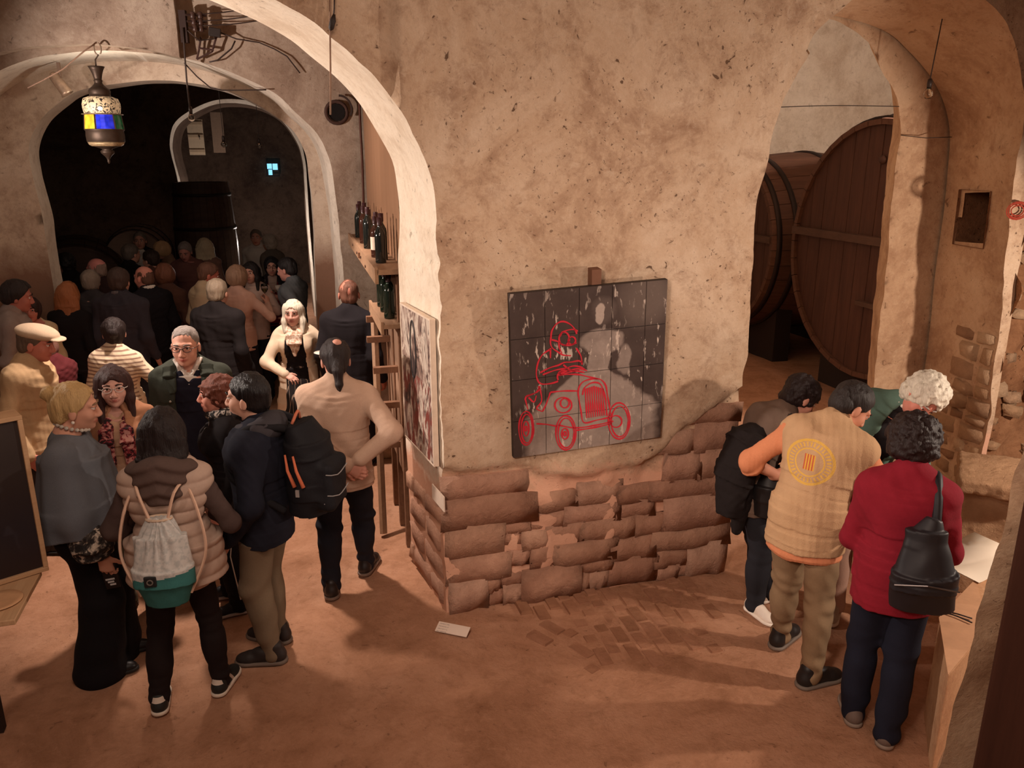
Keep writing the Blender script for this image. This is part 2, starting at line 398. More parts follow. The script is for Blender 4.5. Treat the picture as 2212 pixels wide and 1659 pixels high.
nfs = len(wall_sheet(-4.6, 4.19, -.1, 4.3, 0, [L_FRONT, R_FRONT], .03)[1]); nl = 12*(len(L_FRONT)-1); nr = len(NICHE_S[1])
mi = np.zeros(len(me.polygons), np.int32); mi[-(nl+nr):-nr] = 1; mi[-nr:] = 2
me.polygons.foreach_set('material_index', mi)
nb_ = []
for t0, t1, z0, z1, d0, d1 in [(.32, .74, 2.2, 2.2, 0, .3), (.32, .74, 2.6, 2.6, 0, .3), (.32, .32, 2.2, 2.6, 0, .3), (.74, .74, 2.2, 2.6, 0, .3)]:
    pass
def plain(name, loop, off, mat, label, z0=None):
    pass
def add_struct(name, parts, mats, label, mis=None):
    v, f = merge(*parts); m_ = npmesh(name, v, quads=f); o = link(name, m_, mats, smooth=True); tag(o, label, kind='structure')
    if mis:
        a = np.concatenate([np.full(len(p[1]), k, np.int32) for p, k in zip(parts, mis)])
        if len(a) == len(m_.polygons): m_.polygons.foreach_set('material_index', a)
    return o
def quadsheet(a, b, c, d, nu, nv, amp=.015):
    a, b, c, d = map(np.array, (a, b, c, d)); U, V = np.meshgrid(np.linspace(0, 1, nu+1), np.linspace(0, 1, nv+1), indexing='ij')
    v = a*((1-U)*(1-V))[..., None]+b*(U*(1-V))[..., None]+c*(U*V)[..., None]+d*((1-U)*V)[..., None]
    I = np.arange((nu+1)*(nv+1)).reshape(nu+1, nv+1)
    f = np.stack([I[:-1, :-1], I[1:, :-1], I[1:, 1:], I[:-1, 1:]], -1).reshape(-1, 4)
    return rough3(v.reshape(-1, 3), amp, 2.0), f
# ring wall behind the right arch
RING = outline([(1.9, -.1), (1.9, 2.5), (2.1, 3.05), (2.45, 3.5), (2.75, 3.72), (2.98, 3.77), (3.31, 3.63), (3.47, 3.43), (3.61, 3.22), (3.67, 3.0), (3.68, 2.52), (3.70, 2.1), (3.72, 1.5), (3.74, 1.04), (3.77, .5), (3.78, -.1)])
RING = rag(RING, .03, 21)
add_struct('wall_right', [wall_sheet(1.2, 5.6, -.1, 4.3, .77, [RING], .035), quadsheet(P3(5.55, .8, -.1), P3(11, .8, -.1), P3(11, .8, 5.2), P3(5.55, .8, 5.2), 8, 8), quadsheet(P3(1.2, .79, 4.25), P3(5.6, .79, 4.25), P3(5.6, .79, 5.2), P3(1.2, .79, 5.2), 6, 3), soffit(RING, np.stack([RING[:, 0]+np.where(RING[:, 0] > 2.9, .2, 0), RING[:, 1]+.12*(RING[:, 1] > 3)], -1), .77, 1.1, 6)], [M_RIGHT], 'pale inner arch wall behind the right archway')
# rough masonry beyond the right pier (set back, broken surface)
def rough_relief(s, z):
    q = np.stack([s, z, s*0], -1); return .10*fbm(q, 3.2, 33)+.05*fbm(q, 9, 35)-.22*np.clip((s-4.19)/.08, 0, 1)
M_RUB = plaster('rubble_core', (150, 108, 78), (176, 132, 98), (110, 74, 52), pits=.7, bump=1.0, patch=2.5)
add_struct('wall_rubble', [wall_sheet(4.17, 7.0, -.1, 4.3, 0, [], .05, rough_relief, amp=.03)], [M_RUB], 'broken rubble masonry right of the right archway')

# back wall of the middle room with the wide white arch, and the dark room behind
W2A = outline([(-3.95, -.1), (-3.95, 2.2), (-3.8, 2.75), (-3.5, 3.25), (-3.09, 3.55), (-2.56, 3.69), (-2.03, 3.72), (-1.48, 3.65), (-.92, 3.43), (-.69, 3.23), (-.51, 3.04), (-.415, 2.81), (-.385, 2.57), (-.36, 2.26), (-.35, 1.95), (-.34, 1.67), (-.33, -.1)])
W3A = outline([(-3.16, -.1), (-3.17, 1.85), (-3.17, 2.26), (-3.2, 2.66), (-3.19, 2.92), (-3.07, 3.15), (-2.87, 3.33), (-2.65, 3.45), (-2.14, 3.54), (-1.72, 3.54), (-1.27, 3.44), (-.8, 3.17), (-.62, 2.9), (-.59, 2.6), (-.58, 2.21), (-.6, 1.57), (-.62, -.1)])
W2R = W2A.copy(); W2R[:, 0] = np.where(W2A[:, 0] > -2, W2A[:, 0]-.06, W2A[:, 0])
W2B = W2A.copy(); W2B[:, 0] = np.where(W2A[:, 0] > -2, W2A[:, 0]-.045, W2A[:, 0])
def back_relief(s, z):
    q = np.stack([s, z, s*0], -1); return .03*fbm(q, 2.2, 50)
add_struct('wall_back', [wall_sheet(-7, .12, -.1, 4.4, 3.56, [W2A], .045, back_relief), soffit(W2A, W2B, 3.56-back_relief(W2A[:, 0], W2A[:, 1]), 3.7, 2), soffit(W2B, W2R, 3.7, 4.36, 7)],
           [M_BACK, M_WHITE], 'back wall of the middle room with a wide white arch', [0, 1, 1])
add_struct('wall_rear', [wall_sheet(-7.2, .1, -.1, 4.5, 4.36, [W3A], .05), soffit(W3A, W3A, 4.36, 4.72, 5)], [M_W3, M_WHITE], 'inner wall around the dark doorway', [0, 1])
# thicker upper left part of the back wall, with an arched underside
s_e = PS(390, 60, 3.41)[0]
under = [PS(u, v_, 3.41) for u, v_ in [(0, 112), (145, 97), (200, 95), (300, 103), (388, 123)]]
UC = outline([(-6.9, 2.2), (-4.6, 3.0), (-3.9, 3.45)]+under, .05)
zt = 4.4; n_ = len(UC); cols_ = []
k_ = np.linspace(0, 1, 10)
vv = np.concatenate([P3v(UC[:, 0], 3.41, UC[:, 1]*(1-t)+zt*t) for t in k_]); vv = rough3(vv, .014, 2.2)
ff = np.array([(i*n_+j, i*n_+j+1, (i+1)*n_+j+1, (i+1)*n_+j) for i in range(9) for j in range(n_-1)])
u2 = np.concatenate([P3v(UC[:, 0], 3.41, UC[:, 1]), P3v(UC[:, 0], 3.6, UC[:, 1])]); u2 = rough3(u2, .014, 2.2)
fu = np.array([(j, n_+j, n_+j+1, j+1) for j in range(n_-1)])
zs = np.linspace(UC[-1, 1], zt, 24); sj = UC[-1, 0]+.012*fbm(np.stack([zs*0, zs*0, zs], -1), 8, 3)
e2 = np.concatenate([P3v(sj, 3.41, zs), P3v(sj, 3.6, zs)]); fe = np.array([(j, j+1, 25+j, 24+j) for j in range(23)])
add_struct('wall_upper', [(vv, ff), (u2, fu), (e2, fe)], [M_BACK], 'projecting upper part of the back wall above the lantern')
# side wall of the middle room (bottle rack hangs on it), far left wall, rear of pier
add_struct('wall_side', [quadsheet(P3(.1, .7, -.1), P3(.1, 3.6, -.1), P3(.1, 3.6, 4.4), P3(.1, .7, 4.4), 40, 50), quadsheet(P3(-.12, .75, -.1), P3(.12, .75, -.1), P3(.12, .75, 4.4), P3(-.12, .75, 4.4), 3, 40)], [M_BACK], 'side wall of the middle room behind the bottle rack')
add_struct('wall_left', [quadsheet(P3(-6.6, -1.2, -.1), P3(-6.6, 3.6, -.1), P3(-6.6, 3.6, 4.4), P3(-6.6, -1.2, 4.4), 30, 25)], [M_BACK], 'left wall of the cellar')
# dark room: inner arch wall, end wall, sides
rim_px = [(395, 470), (384, 390), (370, 335), (367, 305), (375, 270), (400, 245), (450, 220), (500, 214), (560, 224), (610, 252), (645, 300), (658, 340), (664, 400), (668, 480)]
OW = 10.3; rp_ = [PS(u, v_, OW) for u, v_ in rim_px]
RIMO = outline([(rp_[0][0]-.05, -.1)]+rp_+[(rp_[-1][0]+.02, -.1)], .05)
RIMI = RIMO.copy(); RIMI[:, 0] = -1.9+(RIMO[:, 0]+1.9)*.97; RIMI[:, 1] = RIMO[:, 1]*np.where(RIMO[:, 1] > 2.5, .985, 1)
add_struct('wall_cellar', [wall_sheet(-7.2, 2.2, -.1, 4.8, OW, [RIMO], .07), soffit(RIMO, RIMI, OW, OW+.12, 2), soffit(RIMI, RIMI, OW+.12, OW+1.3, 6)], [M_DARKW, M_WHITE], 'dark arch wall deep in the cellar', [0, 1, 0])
add_struct('wall_end', [quadsheet(P3(-8, 14.5, -.1), P3(3, 14.5, -.1), P3(3, 14.5, 4.8), P3(-8, 14.5, 4.8), 40, 20), quadsheet(P3(-7.2, 4.4, -.1), P3(-7.2, 14.5, -.1), P3(-7.2, 14.5, 4.8), P3(-7.2, 4.4, 4.8), 30, 16), quadsheet(P3(1.0, 4.3, -.1), P3(1.0, 14.5, -.1), P3(1.0, 14.5, 4.8), P3(1.0, 4.3, 4.8), 30, 16)], [M_DARKW], 'dark brown end walls of the dark cellar')
# back room on the right
M_BR = plaster('plaster_backroom', (214, 198, 178), (230, 216, 198), (180, 158, 136), pits=.2, bump=.4, patch=.9)
add_struct('wall_vat_room', [quadsheet(P3(2.0, 8.6, -.1), P3(11, 8.6, -.1), P3(11, 8.6, 5.2), P3(2.0, 8.6, 5.2), 50, 30), quadsheet(P3(10.5, .8, -.1), P3(10.5, 8.6, -.1), P3(10.5, 8.6, 5.2), P3(10.5, .8, 5.2), 30, 30), quadsheet(P3(1.9, 1.2, -.1), P3(1.9, 8.6, -.1), P3(1.9, 8.6, 5.2), P3(1.9, 1.2, 5.2), 30, 30)], [M_BR], 'whitewashed walls of the vat room')
# a barrel vault springing from the left in the vat room
q_ = []
for i in range(25):
    a = math.pi*i/24
    q_.append((5.1-1.9*math.cos(a), 2.35+1.15*math.sin(a)))
VA = np.array(q_)
VB = np.r_[[[3.2, -.1]], VA, [[7.0, -.1]]]
add_struct('wall_vat_arch', [wall_sheet(2.0, 10.4, -.1, 5.2, 7.6, [VB], .07), soffit(VB, VB, 7.6, 8.5, 6)], [M_BR], 'whitewashed relieving arch behind the vats')
# ceilings
add_struct('ceiling', [quadsheet(P3(-6.8, -5, 4.35), P3(7, -5, 4.35), P3(7, .8, 4.35), P3(-6.8, .8, 4.35), 20, 12), quadsheet(P3(-6.8, .7, 4.38), P3(.3, .7, 4.38), P3(.3, 4.4, 4.38), P3(-6.8, 4.4, 4.38), 14, 8), quadsheet(P3(-7.3, 4.4, 4.6), P3(1.1, 4.4, 4.6), P3(1.1, 14.6, 4.6), P3(-7.3, 14.6, 4.6), 14, 12), quadsheet(P3(1.5, 1, 5.15), P3(11, 1, 5.15), P3(11, 8.7, 5.15), P3(1.5, 8.7, 5.15), 14, 12)], [M_BACK], 'low plastered cellar ceiling')
# floor: one earthen sheet, trodden and uneven
xs = np.r_[np.arange(-12.5, -4, .15), np.arange(-4, 4.0, .05), np.arange(4.0, 13.5, .15)]; ys = np.r_[np.arange(-2.5, 2.6, .12), np.arange(2.6, 6.2, .05), np.arange(6.2, 20.5, .15)]
X_, Y_ = np.meshgrid(xs, ys, indexing='ij'); q = np.stack([X_.ravel(), Y_.ravel(), X_.ravel()*0], -1)
q[:, 2] = -.006+.014*fbm(q, 1.7, 61)+.006*fbm(q, 9, 63)
I = np.arange(len(xs)*len(ys)).reshape(len(xs), len(ys)); f = np.stack([I[:-1, :-1], I[1:, :-1], I[1:, 1:], I[:-1, 1:]], -1).reshape(-1, 4)
FLOOR = link('floor', npmesh('floor', q, quads=f), M_FLOOR, smooth=True); tag(FLOOR, 'trodden brown earth floor of the cellar', kind='structure')

# ---------------------------------------------------------------- stones laid in the pier
def stone(parent, name, mat, s0, s1, z0, z1, proud, plane, seed, nx=4, nz=3, jit=.015):
    """a pillow faced block; plane(s, d, z) gives the point standing d proud of the wall"""
    r = np.random.RandomState(seed); v = []
    for i in range(nx+1):
        for j in range(nz+1):
            a = i/nx; b = j/nz; bd = (i in (0, nx)) or (j in (0, nz))
            s = s0+(s1-s0)*a; z = z0+(z1-z0)*b
            if not bd:
                s = s0+(s1-s0)*(.5+(a-.5)*1.75 if nx > 2 else a); z = z0+(z1-z0)*(.5+(b-.5)*2.2 if nz > 2 else b)
            d = -.02 if bd else proud*.62*(1+.3*r.randn())
            s += jit*r.randn()*.5; z += jit*r.randn()*.4
            v.append(plane(s, d, max(z, -.02)))
    I = np.arange((nx+1)*(nz+1)).reshape(nx+1, nz+1)
    f = np.stack([I[:-1, :-1], I[1:, :-1], I[1:, 1:], I[:-1, 1:]], -1).reshape(-1, 4)
    me = npmesh(name, np.array(v), quads=f); return link(name, me, mat, parent, smooth=True)
front_plane = lambda s, d, z: P3(s, -d, z)
PST = [  # s0, s1, z0, z1, proud
 (.02, .50, .775, .915, .035), (.02, .56, .585, .765, .05), (.03, .36, .37, .565, .045), (.38, .54, .50, .57, .04), (.40, .50, .42, .49, .03), (.52, .66, .37, .49, .035),
 (.03, .40, .20, .355, .05), (.42, .56, .27, .36, .035), (.58, .74, .22, .35, .04), (.03, .25, .0, .185, .075), (.27, .36, .10, .185, .04), (.38, .50, .12, .195, .045),
 (.29, .37, .0, .09, .035), (.39, .51, .0, .115, .06), (.53, .88, .0, .205, .085), (.90, .98, .0, .13, .03), (1.0, 1.10, .0, .12, .035), (.91, 1.12, .14, .22, .03),
 (.76, 1.14, .225, .36, .05), (.68, .92, .37, .50, .03), (.94, 1.30, .375, .50, .03), (.58, .80, .51, .60, .025), (.82, 1.16, .51, .62, .03), (1.18, 1.42, .51, .61, .028),
 (1.12, 1.46, .02, .19, .03), (1.16, 1.44, .20, .365, .035), (1.32, 1.52, .375, .50, .035), (1.48, 1.70, .10, .23, .035), (1.5, 1.62, .0, .09, .04), (1.64, 1.76, .0, .09, .03),
 (1.72, 1.985, .0, .235, .05), (1.46, 1.985, .24, .365, .06), (1.54, 1.985, .385, .60, .06), (1.2, 1.52, .62, .735, .03), (1.44, 1.985, .615, .735, .05),
 (1.5, 1.74, .745, .93, .045), (1.76, 1.985, .745, .93, .05), (1.42, 1.7, .95, 1.08, .04), (1.72, 1.99, .945, 1.12, .055), (1.62, 2.0, 1.135, 1.25, .045), (.62, .86, .62, .74, .02), (.9, 1.18, .64, .78, .02)]
for i, (a, b, c, d, p) in enumerate(PST): stone(W1, 'stone', M_STONE, a-.004*(a > .05), b+.005*(b < 1.95), c-.005, d+.006, p, front_plane, 100+i, 6, 4, .011)
# left flank of the pier, below the small painting
def lflank(t, d, z):                     # t along the splay
    q = P3(0-.12*t-d, .75*t, z); return q
rs = np.random.RandomState(5); k = 0
for z0, z1 in [(.0, .17), (.18, .36), (.37, .55), (.56, .72)]:
    t = .03
    while t < .9:
        w = rs.uniform(.25, .5); stone(W1, 'stone', M_STONE, t, min(t+w, .99), z0+.005, z1-.005, .03, lflank, 300+k); t += w+.03; k += 1
# right flank: the jamb of the right archway with its ragged rubble corner
def rflank(t, d, z):
    s = np.interp(z, [-.1, .8, 1.67, 2.34], [4.13, 4.14, 4.1, 4.04])
    return P3(s+(.06*t)-d, .75*t, z)
z0 = 0.0
while z0 < 1.5:
    hh = rs.uniform(.08, .17); t = .015
    while t < .95:
        w = rs.uniform(.18, .42)
        if not (z0 > 1.05 and t > .35): stone(W1, 'stone', M_STONE2, t, min(t+w, 1.0), z0, z0+hh-.012, rs.uniform(.012, .045), rflank, 500+k, 3, 3)
        t += w+.02; k += 1
    z0 += hh
# broken rubble beyond it
rub = bpy.data.objects['wall_rubble']
for i in range(46):
    s = rs.uniform(4.3, 5.2); z = rs.uniform(.1, 2.2); w = rs.uniform(.06, .16)
    stone(rub, 'stone', M_STONE2, s, s+w, z, z+w*.7, .06, lambda a, d, b: P3(a, .2-d, b), 900+i, 3, 3, .03)
# bricks let into the floor before the pier
bk = 0; a0 = G(1040, 1400); uu = np.array([EV[0], EV[1], 0]); nn = np.array([NV[0], NV[1], 0]); O = P3(.55, 0, 0)
for row in range(5):
    for c in range(13):
        s = .50+c*.098+rs.uniform(-.008, .008); off = -.10-.185*row+(.09 if c % 2 else 0)
        if row > 2 and (c < 2 or c > 10): continue
        if rs.rand() < .12: continue
        w = .086; L = rs.choice([.17, .17, .085])
        m = MB(); R = rotz(YAW+rs.uniform(-.05, .05)+(.5 if (c < 3 and row > 1) else 0)); p = P3(s, off, 0)
        z1 = .004+rs.uniform(-.003, .005)
        x, y = w/2, L/2; e = .008
        vb = [(-x, -y, -.03), (-x+e, -y+e, z1), (-x, y, -.03), (-x+e, y-e, z1), (x, -y, -.03), (x-e, -y+e, z1), (x, y, -.03), (x-e, y-e, z1)]
        vb = np.array([(a, b, cc) for a, b, cc in vb])@R.T+p
        m.hexa(vb); m.build('brick', M_BRICK, FLOOR)
m = MB(); pt = lambda t, d, z: P3(np.interp(z, [1.67, 2.34], [4.1, 4.04])+.10*t+d, .75*t, z)
_a = [pt(t, d, z) for t in (.30, .75) for d in (-.02, .28) for z in (2.19, 2.6)]
m.add(_a, [(2, 3, 7, 6), (0, 2, 6, 4), (1, 5, 7, 3), (0, 1, 3, 2), (4, 6, 7, 5)]); m.build('niche', M_RUB, W1)
# ---------------------------------------------------------------- signed-distance modelling of figures
class Fld:
    def __init__(s, lo, hi, vx):
        s.lo = np.array(lo, np.float32)-3*vx; s.vx = vx
        s.n = np.ceil((np.array(hi)-np.array(lo))/vx).astype(int)+7
        s.ax = [(s.lo[i]+vx*np.arange(s.n[i])).astype(np.float32) for i in range(3)]
        s.d = np.full(s.n, 9.0, np.float32)
    def sub(s, lo, hi, pad):
        sl = []
        for i in range(3):
            a = int(np.floor((lo[i]-pad-s.lo[i])/s.vx)); b = int(np.ceil((hi[i]+pad-s.lo[i])/s.vx))+1
            a = max(a, 0); b = min(b, s.n[i])
            if b <= a: return None, None
            sl.append(slice(a, b))
        sl = tuple(sl)
        return sl, (s.ax[0][sl[0]][:, None, None], s.ax[1][sl[1]][None, :, None], s.ax[2][sl[2]][None, None, :])
    def put(s, sl, d, k, op):
        o = s.d[sl]
        if op == 'u':
            if k > 0:
                h = np.clip(.5+.5*(o-d)/k, 0, 1); s.d[sl] = o*(1-h)+d*h-k*h*(1-h)
            else: s.d[sl] = np.minimum(o, d)
        elif op == 's':                 # subtract
            if k > 0:
                h = np.clip(.5-.5*(o+d)/k, 0, 1); s.d[sl] = o*(1-h)-d*h+k*h*(1-h)
            else: s.d[sl] = np.maximum(o, -d)
    def cone(s, a, b, ra, rb, k=.02, op='u'):
        a = np.array(a, np.float32); b = np.array(b, np.float32); R = max(ra, rb)
        sl, p = s.sub(np.minimum(a, b)-R, np.maximum(a, b)+R, k+2.5*s.vx)
        if sl is None: return
        ba = b-a; L = max(float(ba@ba), 1e-9)
        x, y, z = p[0]-a[0], p[1]-a[1], p[2]-a[2]
        t = np.clip((x*ba[0]+y*ba[1]+z*ba[2])/L, 0, 1)
        d = np.sqrt((x-t*ba[0])**2+(y-t*ba[1])**2+(z-t*ba[2])**2)-(ra+(rb-ra)*t)
        s.put(sl, d, k, op)
    def ell(s, c, r, k=.02, R=None, op='u'):
        c = np.array(c, np.float32); r = np.array(r, np.float32); m = np.full(3, r.max()) if R is not None else r
        sl, p = s.sub(c-m, c+m, k+2.5*s.vx)
        if sl is None: return
        x, y, z = p[0]-c[0], p[1]-c[1], p[2]-c[2]
        if R is not None:
            R = np.asarray(R, np.float32)
            x, y, z = (x*R[0, i]+y*R[1, i]+z*R[2, i] for i in range(3))
        k0 = np.sqrt((x/r[0])**2+(y/r[1])**2+(z/r[2])**2); k1 = np.sqrt((x/r[0]**2)**2+(y/r[1]**2)**2+(z/r[2]**2)**2)
        s.put(sl, k0*(k0-1)/np.maximum(k1, 1e-6), k, op)
    def box(s, c, h, R=None, rd=.01, k=.01, op='u'):
        c = np.array(c, np.float32); h = np.array(h, np.float32); m = np.full(3, np.linalg.norm(h)) if R is not None else h
        sl, p = s.sub(c-m, c+m, k+2.5*s.vx)
        if sl is None: return
        x, y, z = p[0]-c[0], p[1]-c[1], p[2]-c[2]
        if R is not None:
            R = np.asarray(R, np.float32); x, y, z = (x*R[0, i]+y*R[1, i]+z*R[2, i] for i in range(3))
        qx, qy, qz = abs(x)-h[0]+rd, abs(y)-h[1]+rd, abs(z)-h[2]+rd
        d = np.sqrt(np.maximum(qx, 0)**2+np.maximum(qy, 0)**2+np.maximum(qz, 0)**2)+np.minimum(np.maximum(qx, np.maximum(qy, qz)), 0)-rd
        s.put(sl, d, k, op)
    def half(s, c, n, op='s'):          # cut away the side the normal points to
        n = np.array(n, np.float32); n = n/np.linalg.norm(n)
        d = (s.ax[0][:, None, None]-c[0])*n[0]+(s.ax[1][None, :, None]-c[1])*n[1]+(s.ax[2][None, None, :]-c[2])*n[2]
        s.d = np.maximum(s.d, d)
    def loft(s, pts, rx, ry, xdir, k=.02, op='u', cap=True):
        """elliptical sections along a polyline; xdir = sideways direction per point"""
        pts = np.array(pts, np.float32); n = len(pts); xdir = np.broadcast_to(np.array(xdir, np.float32), (n, 3))
        R = float(max(np.max(rx), np.max(ry)))
        sl, p = s.sub(pts.min(0)-R, pts.max(0)+R, k+2.5*s.vx)
        if sl is None: return
        best = None
        for i in range(n-1):
            a = pts[i]; ba = pts[i+1]-a; L = float(np.linalg.norm(ba)); T = ba/L
            xd = xdir[i]+xdir[i+1]; xd = xd-T*(xd@T); xd /= np.linalg.norm(xd); yd = np.cross(T, xd)
            x, y, z = p[0]-a[0], p[1]-a[1], p[2]-a[2]
            tt = x*T[0]+y*T[1]+z*T[2]; t = np.clip(tt/L, 0, 1)
            px = x*xd[0]+y*xd[1]+z*xd[2]; py = x*yd[0]+y*yd[1]+z*yd[2]
            ax_ = rx[i]+(rx[i+1]-rx[i])*t; by = ry[i]+(ry[i+1]-ry[i])*t
            q = np.sqrt((px/ax_)**2+(py/by)**2)+1e-6; rr = np.sqrt(px*px+py*py)
            d = np.where(q > .25, rr-rr/q, -np.minimum(ax_, by)*.75)
            e0 = 0.0 if i == 0 else .05; e1 = 0.0 if i == n-2 else .05; over = np.maximum(-tt-e0, tt-L-e1)
            d = np.where(over > 0, np.where(d > 0, np.sqrt(d*d+over*over), np.maximum(d, over)), d)
            best = d if best is None else np.minimum(best, d)
        s.put(sl, best, k, op)
    def fuzz(s, fn, band=3.0):          # displace the surface by fn(points)
        m = abs(s.d) < band*s.vx+.02
        i = np.where(m); p = np.stack([s.ax[k][i[k]] for k in range(3)], -1)
        s.d[i] = s.d[i]+fn(p)
    def mesh(s, name, mat, parent=None, adapt=0.0, hook=None):
        g = vdb.FloatGrid(1.0); b = 3.0*s.vx
        g.copyFromArray(np.clip(s.d, -b, b).astype(np.float32)); g.background = b
        pts, tr, qd = g.convertToPolygons(0.0, adapt)
        if len(pts) == 0: return None
        v = pts*s.vx+s.lo
        qd = qd[:, ::-1] if len(qd) else qd; tr = tr[:, ::-1] if len(tr) else tr
        me = npmesh(name, v, tris=tr if len(tr) else None, quads=qd if len(qd) else None)
        o = link(name, me, mat, parent, smooth=True)
        return o
def wob(p, seed, f, warp=1.2):           # soft cloth folds
    r = np.random.RandomState(seed); o = 0
    w = np.sin(p@(r.randn(3)*f*.35)+r.rand()*6)*warp
    for i in range(4):
        o = o+np.sin(p@(r.randn(3)*f*(.6+.35*i))+r.rand()*6.28+w)*(1-.15*i)
    return o/3.0

# ---------------------------------------------------------------- people
def skinmat(rgb):
    k = ('skin', rgb)
    if k in _MC: return _MC[k]
    t = NT('skin'); a = np.array(s2l(rgb)); n = t.noise(14, 4); n2 = t.noise(120, 2)
    c = t.mix(n, tuple(a*.86), tuple(np.clip(a*1.12, 0, 1)))
    at = t.node('ShaderNodeAttribute'); at.attribute_name = 'lips'
    c = t.mix(at.outputs['Fac'], c, (a[0]*.62, a[1]*.30, a[2]*.32))
    t.col(c); t.bump(n2, .08, .002); t.set(Roughness=.55, Specular_IOR_Level=.35, Subsurface_Weight=.0)
    _MC[k] = t.m; return t.m
def hairmat(rgb, rough=.55):
    k = ('hair', rgb, rough)
    if k in _MC: return _MC[k]
    t = NT('hair'); a = np.array(s2l(rgb)); mp = t.node('ShaderNodeMapping'); mp.inputs['Scale'].default_value = (1, 1, .12)
    t.link(t.tc.outputs['Object'], mp.inputs[0]); n = t.noise(150, 3, .6, mp.outputs[0], .4); n2 = t.noise(9, 3)
    c = t.mix(n, tuple(a*.55), tuple(np.clip(a*1.3, 0, 1))); t.col(t.mix(t.math('MULTIPLY', n2, .4), c, tuple(a*.6)))
    t.bump(n, .9, .006); t.set(Roughness=rough, Specular_IOR_Level=.35); _MC[k] = t.m; return t.m
M_EYE = flat((225, 214, 206), .2, var=.02); M_IRIS = flat((40, 28, 22), .2, var=.02)

class Person:
    def __init__(s, label, pos, face, h, sex='m', w=1.0, lean=0, lat=0, twist=0, hp=0, hy=0, hr=0, feet=None, L=None, R=None,
                 skin=(205, 150, 124), q=.009, drop=0.0, belly=0.0, seed=1, name='person', group=None, pelv=(0, 0)):
        s.k = h/1.7; s.h = h; s.sex = sex; s.w = w*(.95 if sex == 'm' else .88); s.q = q; s.seed = seed; s.belly = belly
        s.root = empty(name, (pos[0], pos[1], 0), math.radians(face), label, 'person', group)
        k = s.k; rd = math.radians
        f = feet or [(-.10, 0, 8), (.10, 0, -8)]      # left, right: x, y, toe yaw
        s.feet = f
        P = np.array([pelv[0]*k, pelv[1]*k, .525*h-drop])
        Rl = lambda t: rotx(-rd(lean)*t)@roty(rd(lat)*t)@rotz(rd(twist)*t)
        s.Rp = rotz(rd(twist)*.2); s.R = Rl(1.0)
        s.P = P; s.Wa = P+Rl(.45)@np.array([0, 0, .105*h]); s.Ch = s.Wa+Rl(.8)@np.array([0, .004, .10*h]); s.N = s.Ch+Rl(1.0)@np.array([0, -.015*k, .092*h])
        sw = (.178 if sex == 'm' else .158)*k*(.5+.5*s.w); s.sw = sw
        s.S = [s.N+s.R@np.array([sg*sw, -.005, -.044*h]) for sg in (-1, 1)]
        s.Rh = s.R@rotx(-rd(-lean*.55))@rotz(rd(hy))@rotx(-rd(hp))@roty(rd(hr))
        nb = s.N+s.R@np.array([0, .012, .0])
        s.H0 = nb+(s.R@rotx(rd(lean*.3))@rotx(-rd(hp*.4))@roty(rd(hr*.4)))@np.array([0, .018*k, .045*h])
        s.hs = k*1.07 if sex == 'm' else k*1.06
        s.C = s.H0+s.Rh@np.array([0, .016, .066])*s.hs
        hd = dict(L=L, R=R); s.E = []; s.Wr = []; s.hand = []
        for i, sd in enumerate('LR'):
            sg = (-1, 1)[i]; a = hd[sd]
            if a is None: a = dict(p=(sg*.235*s.w, .05, .475*h/k))
            T = np.array(a['p'], float)*k; S = s.S[i]; l1, l2 = .178*h, .152*h
            pole = np.array(a.get('pole', (sg*.18, -1, -.1)), float); v = T-S; D = np.linalg.norm(v)
            if D > (l1+l2)*.995: v = v/D*(l1+l2)*.995; D = (l1+l2)*.995; T = S+v
            ca = (l1*l1+D*D-l2*l2)/(2*l1*D); u = v/D; pl = pole-u*(pole@u); pl /= np.linalg.norm(pl)
            s.E.append(S+u*l1*ca+pl*l1*math.sqrt(max(1-ca*ca, 0))); s.Wr.append(T)
            fd = T-s.E[-1]; fd /= np.linalg.norm(fd)
            dv = np.array(a.get('d', fd), float); dv /= np.linalg.norm(dv)
            nv = np.array(a.get('n', (-sg, .15, 0)), float); nv -= dv*(nv@dv); nv /= np.linalg.norm(nv)
            s.hand.append((dv, nv, a.get('curl', 28), a.get('spread', 4)))
        s.Hp = [P+s.Rp@np.array([sg*.088*k*s.w, 0, -.02*h]) for sg in (-1, 1)]
        s.An = []; s.Kn = []; s.toe = []
        for i in range(2):
            x, y, ty = f[i][:3]; lift = f[i][3] if len(f[i]) > 3 else 0
            an = np.array([x*k, y*k, .05*h+lift]); s.An.append(an); s.toe.append(rd(ty))
            l1, l2 = .233*h, .227*h; v = an-s.Hp[i]; D = np.linalg.norm(v)
            if D > (l1+l2)*.998: l1 = l2 = D/1.996
            ca = (l1*l1+D*D-l2*l2)/(2*l1*D); u = v/D; pole = rotz(rd(ty)*.6)@np.array([0, 1.0, 0]); pl = pole-u*(pole@u); pl /= np.linalg.norm(pl)
            s.Kn.append(s.Hp[i]+u*l1*ca+pl*l1*math.sqrt(max(1-ca*ca, 0)))
        if sex == 'm': s.tor = dict(hip=(.165, .115), waist=(.150, .112), chest=(.168, .122), top=(.135, .09))
        else: s.tor = dict(hip=(.172, .122), waist=(.135, .104), chest=(.150, .122), top=(.118, .08))
        s.skinm = skinmat(skin)
        allp = np.array([s.P, s.Wa, s.Ch, s.N, s.C]+s.S+s.E+s.Wr+s.Kn+s.An)
        s.lo = allp.min(0)-.26; s.hi = allp.max(0)+.26; s.lo[2] = -.02
        s.lo[:2] = np.minimum(s.lo[:2], [-.3, -.3]); s.hi[:2] = np.maximum(s.hi[:2], [.3, .3])
    def fld(s, lo=None, hi=None, q=None): return Fld(s.lo if lo is None else lo, s.hi if hi is None else hi, q or s.q)
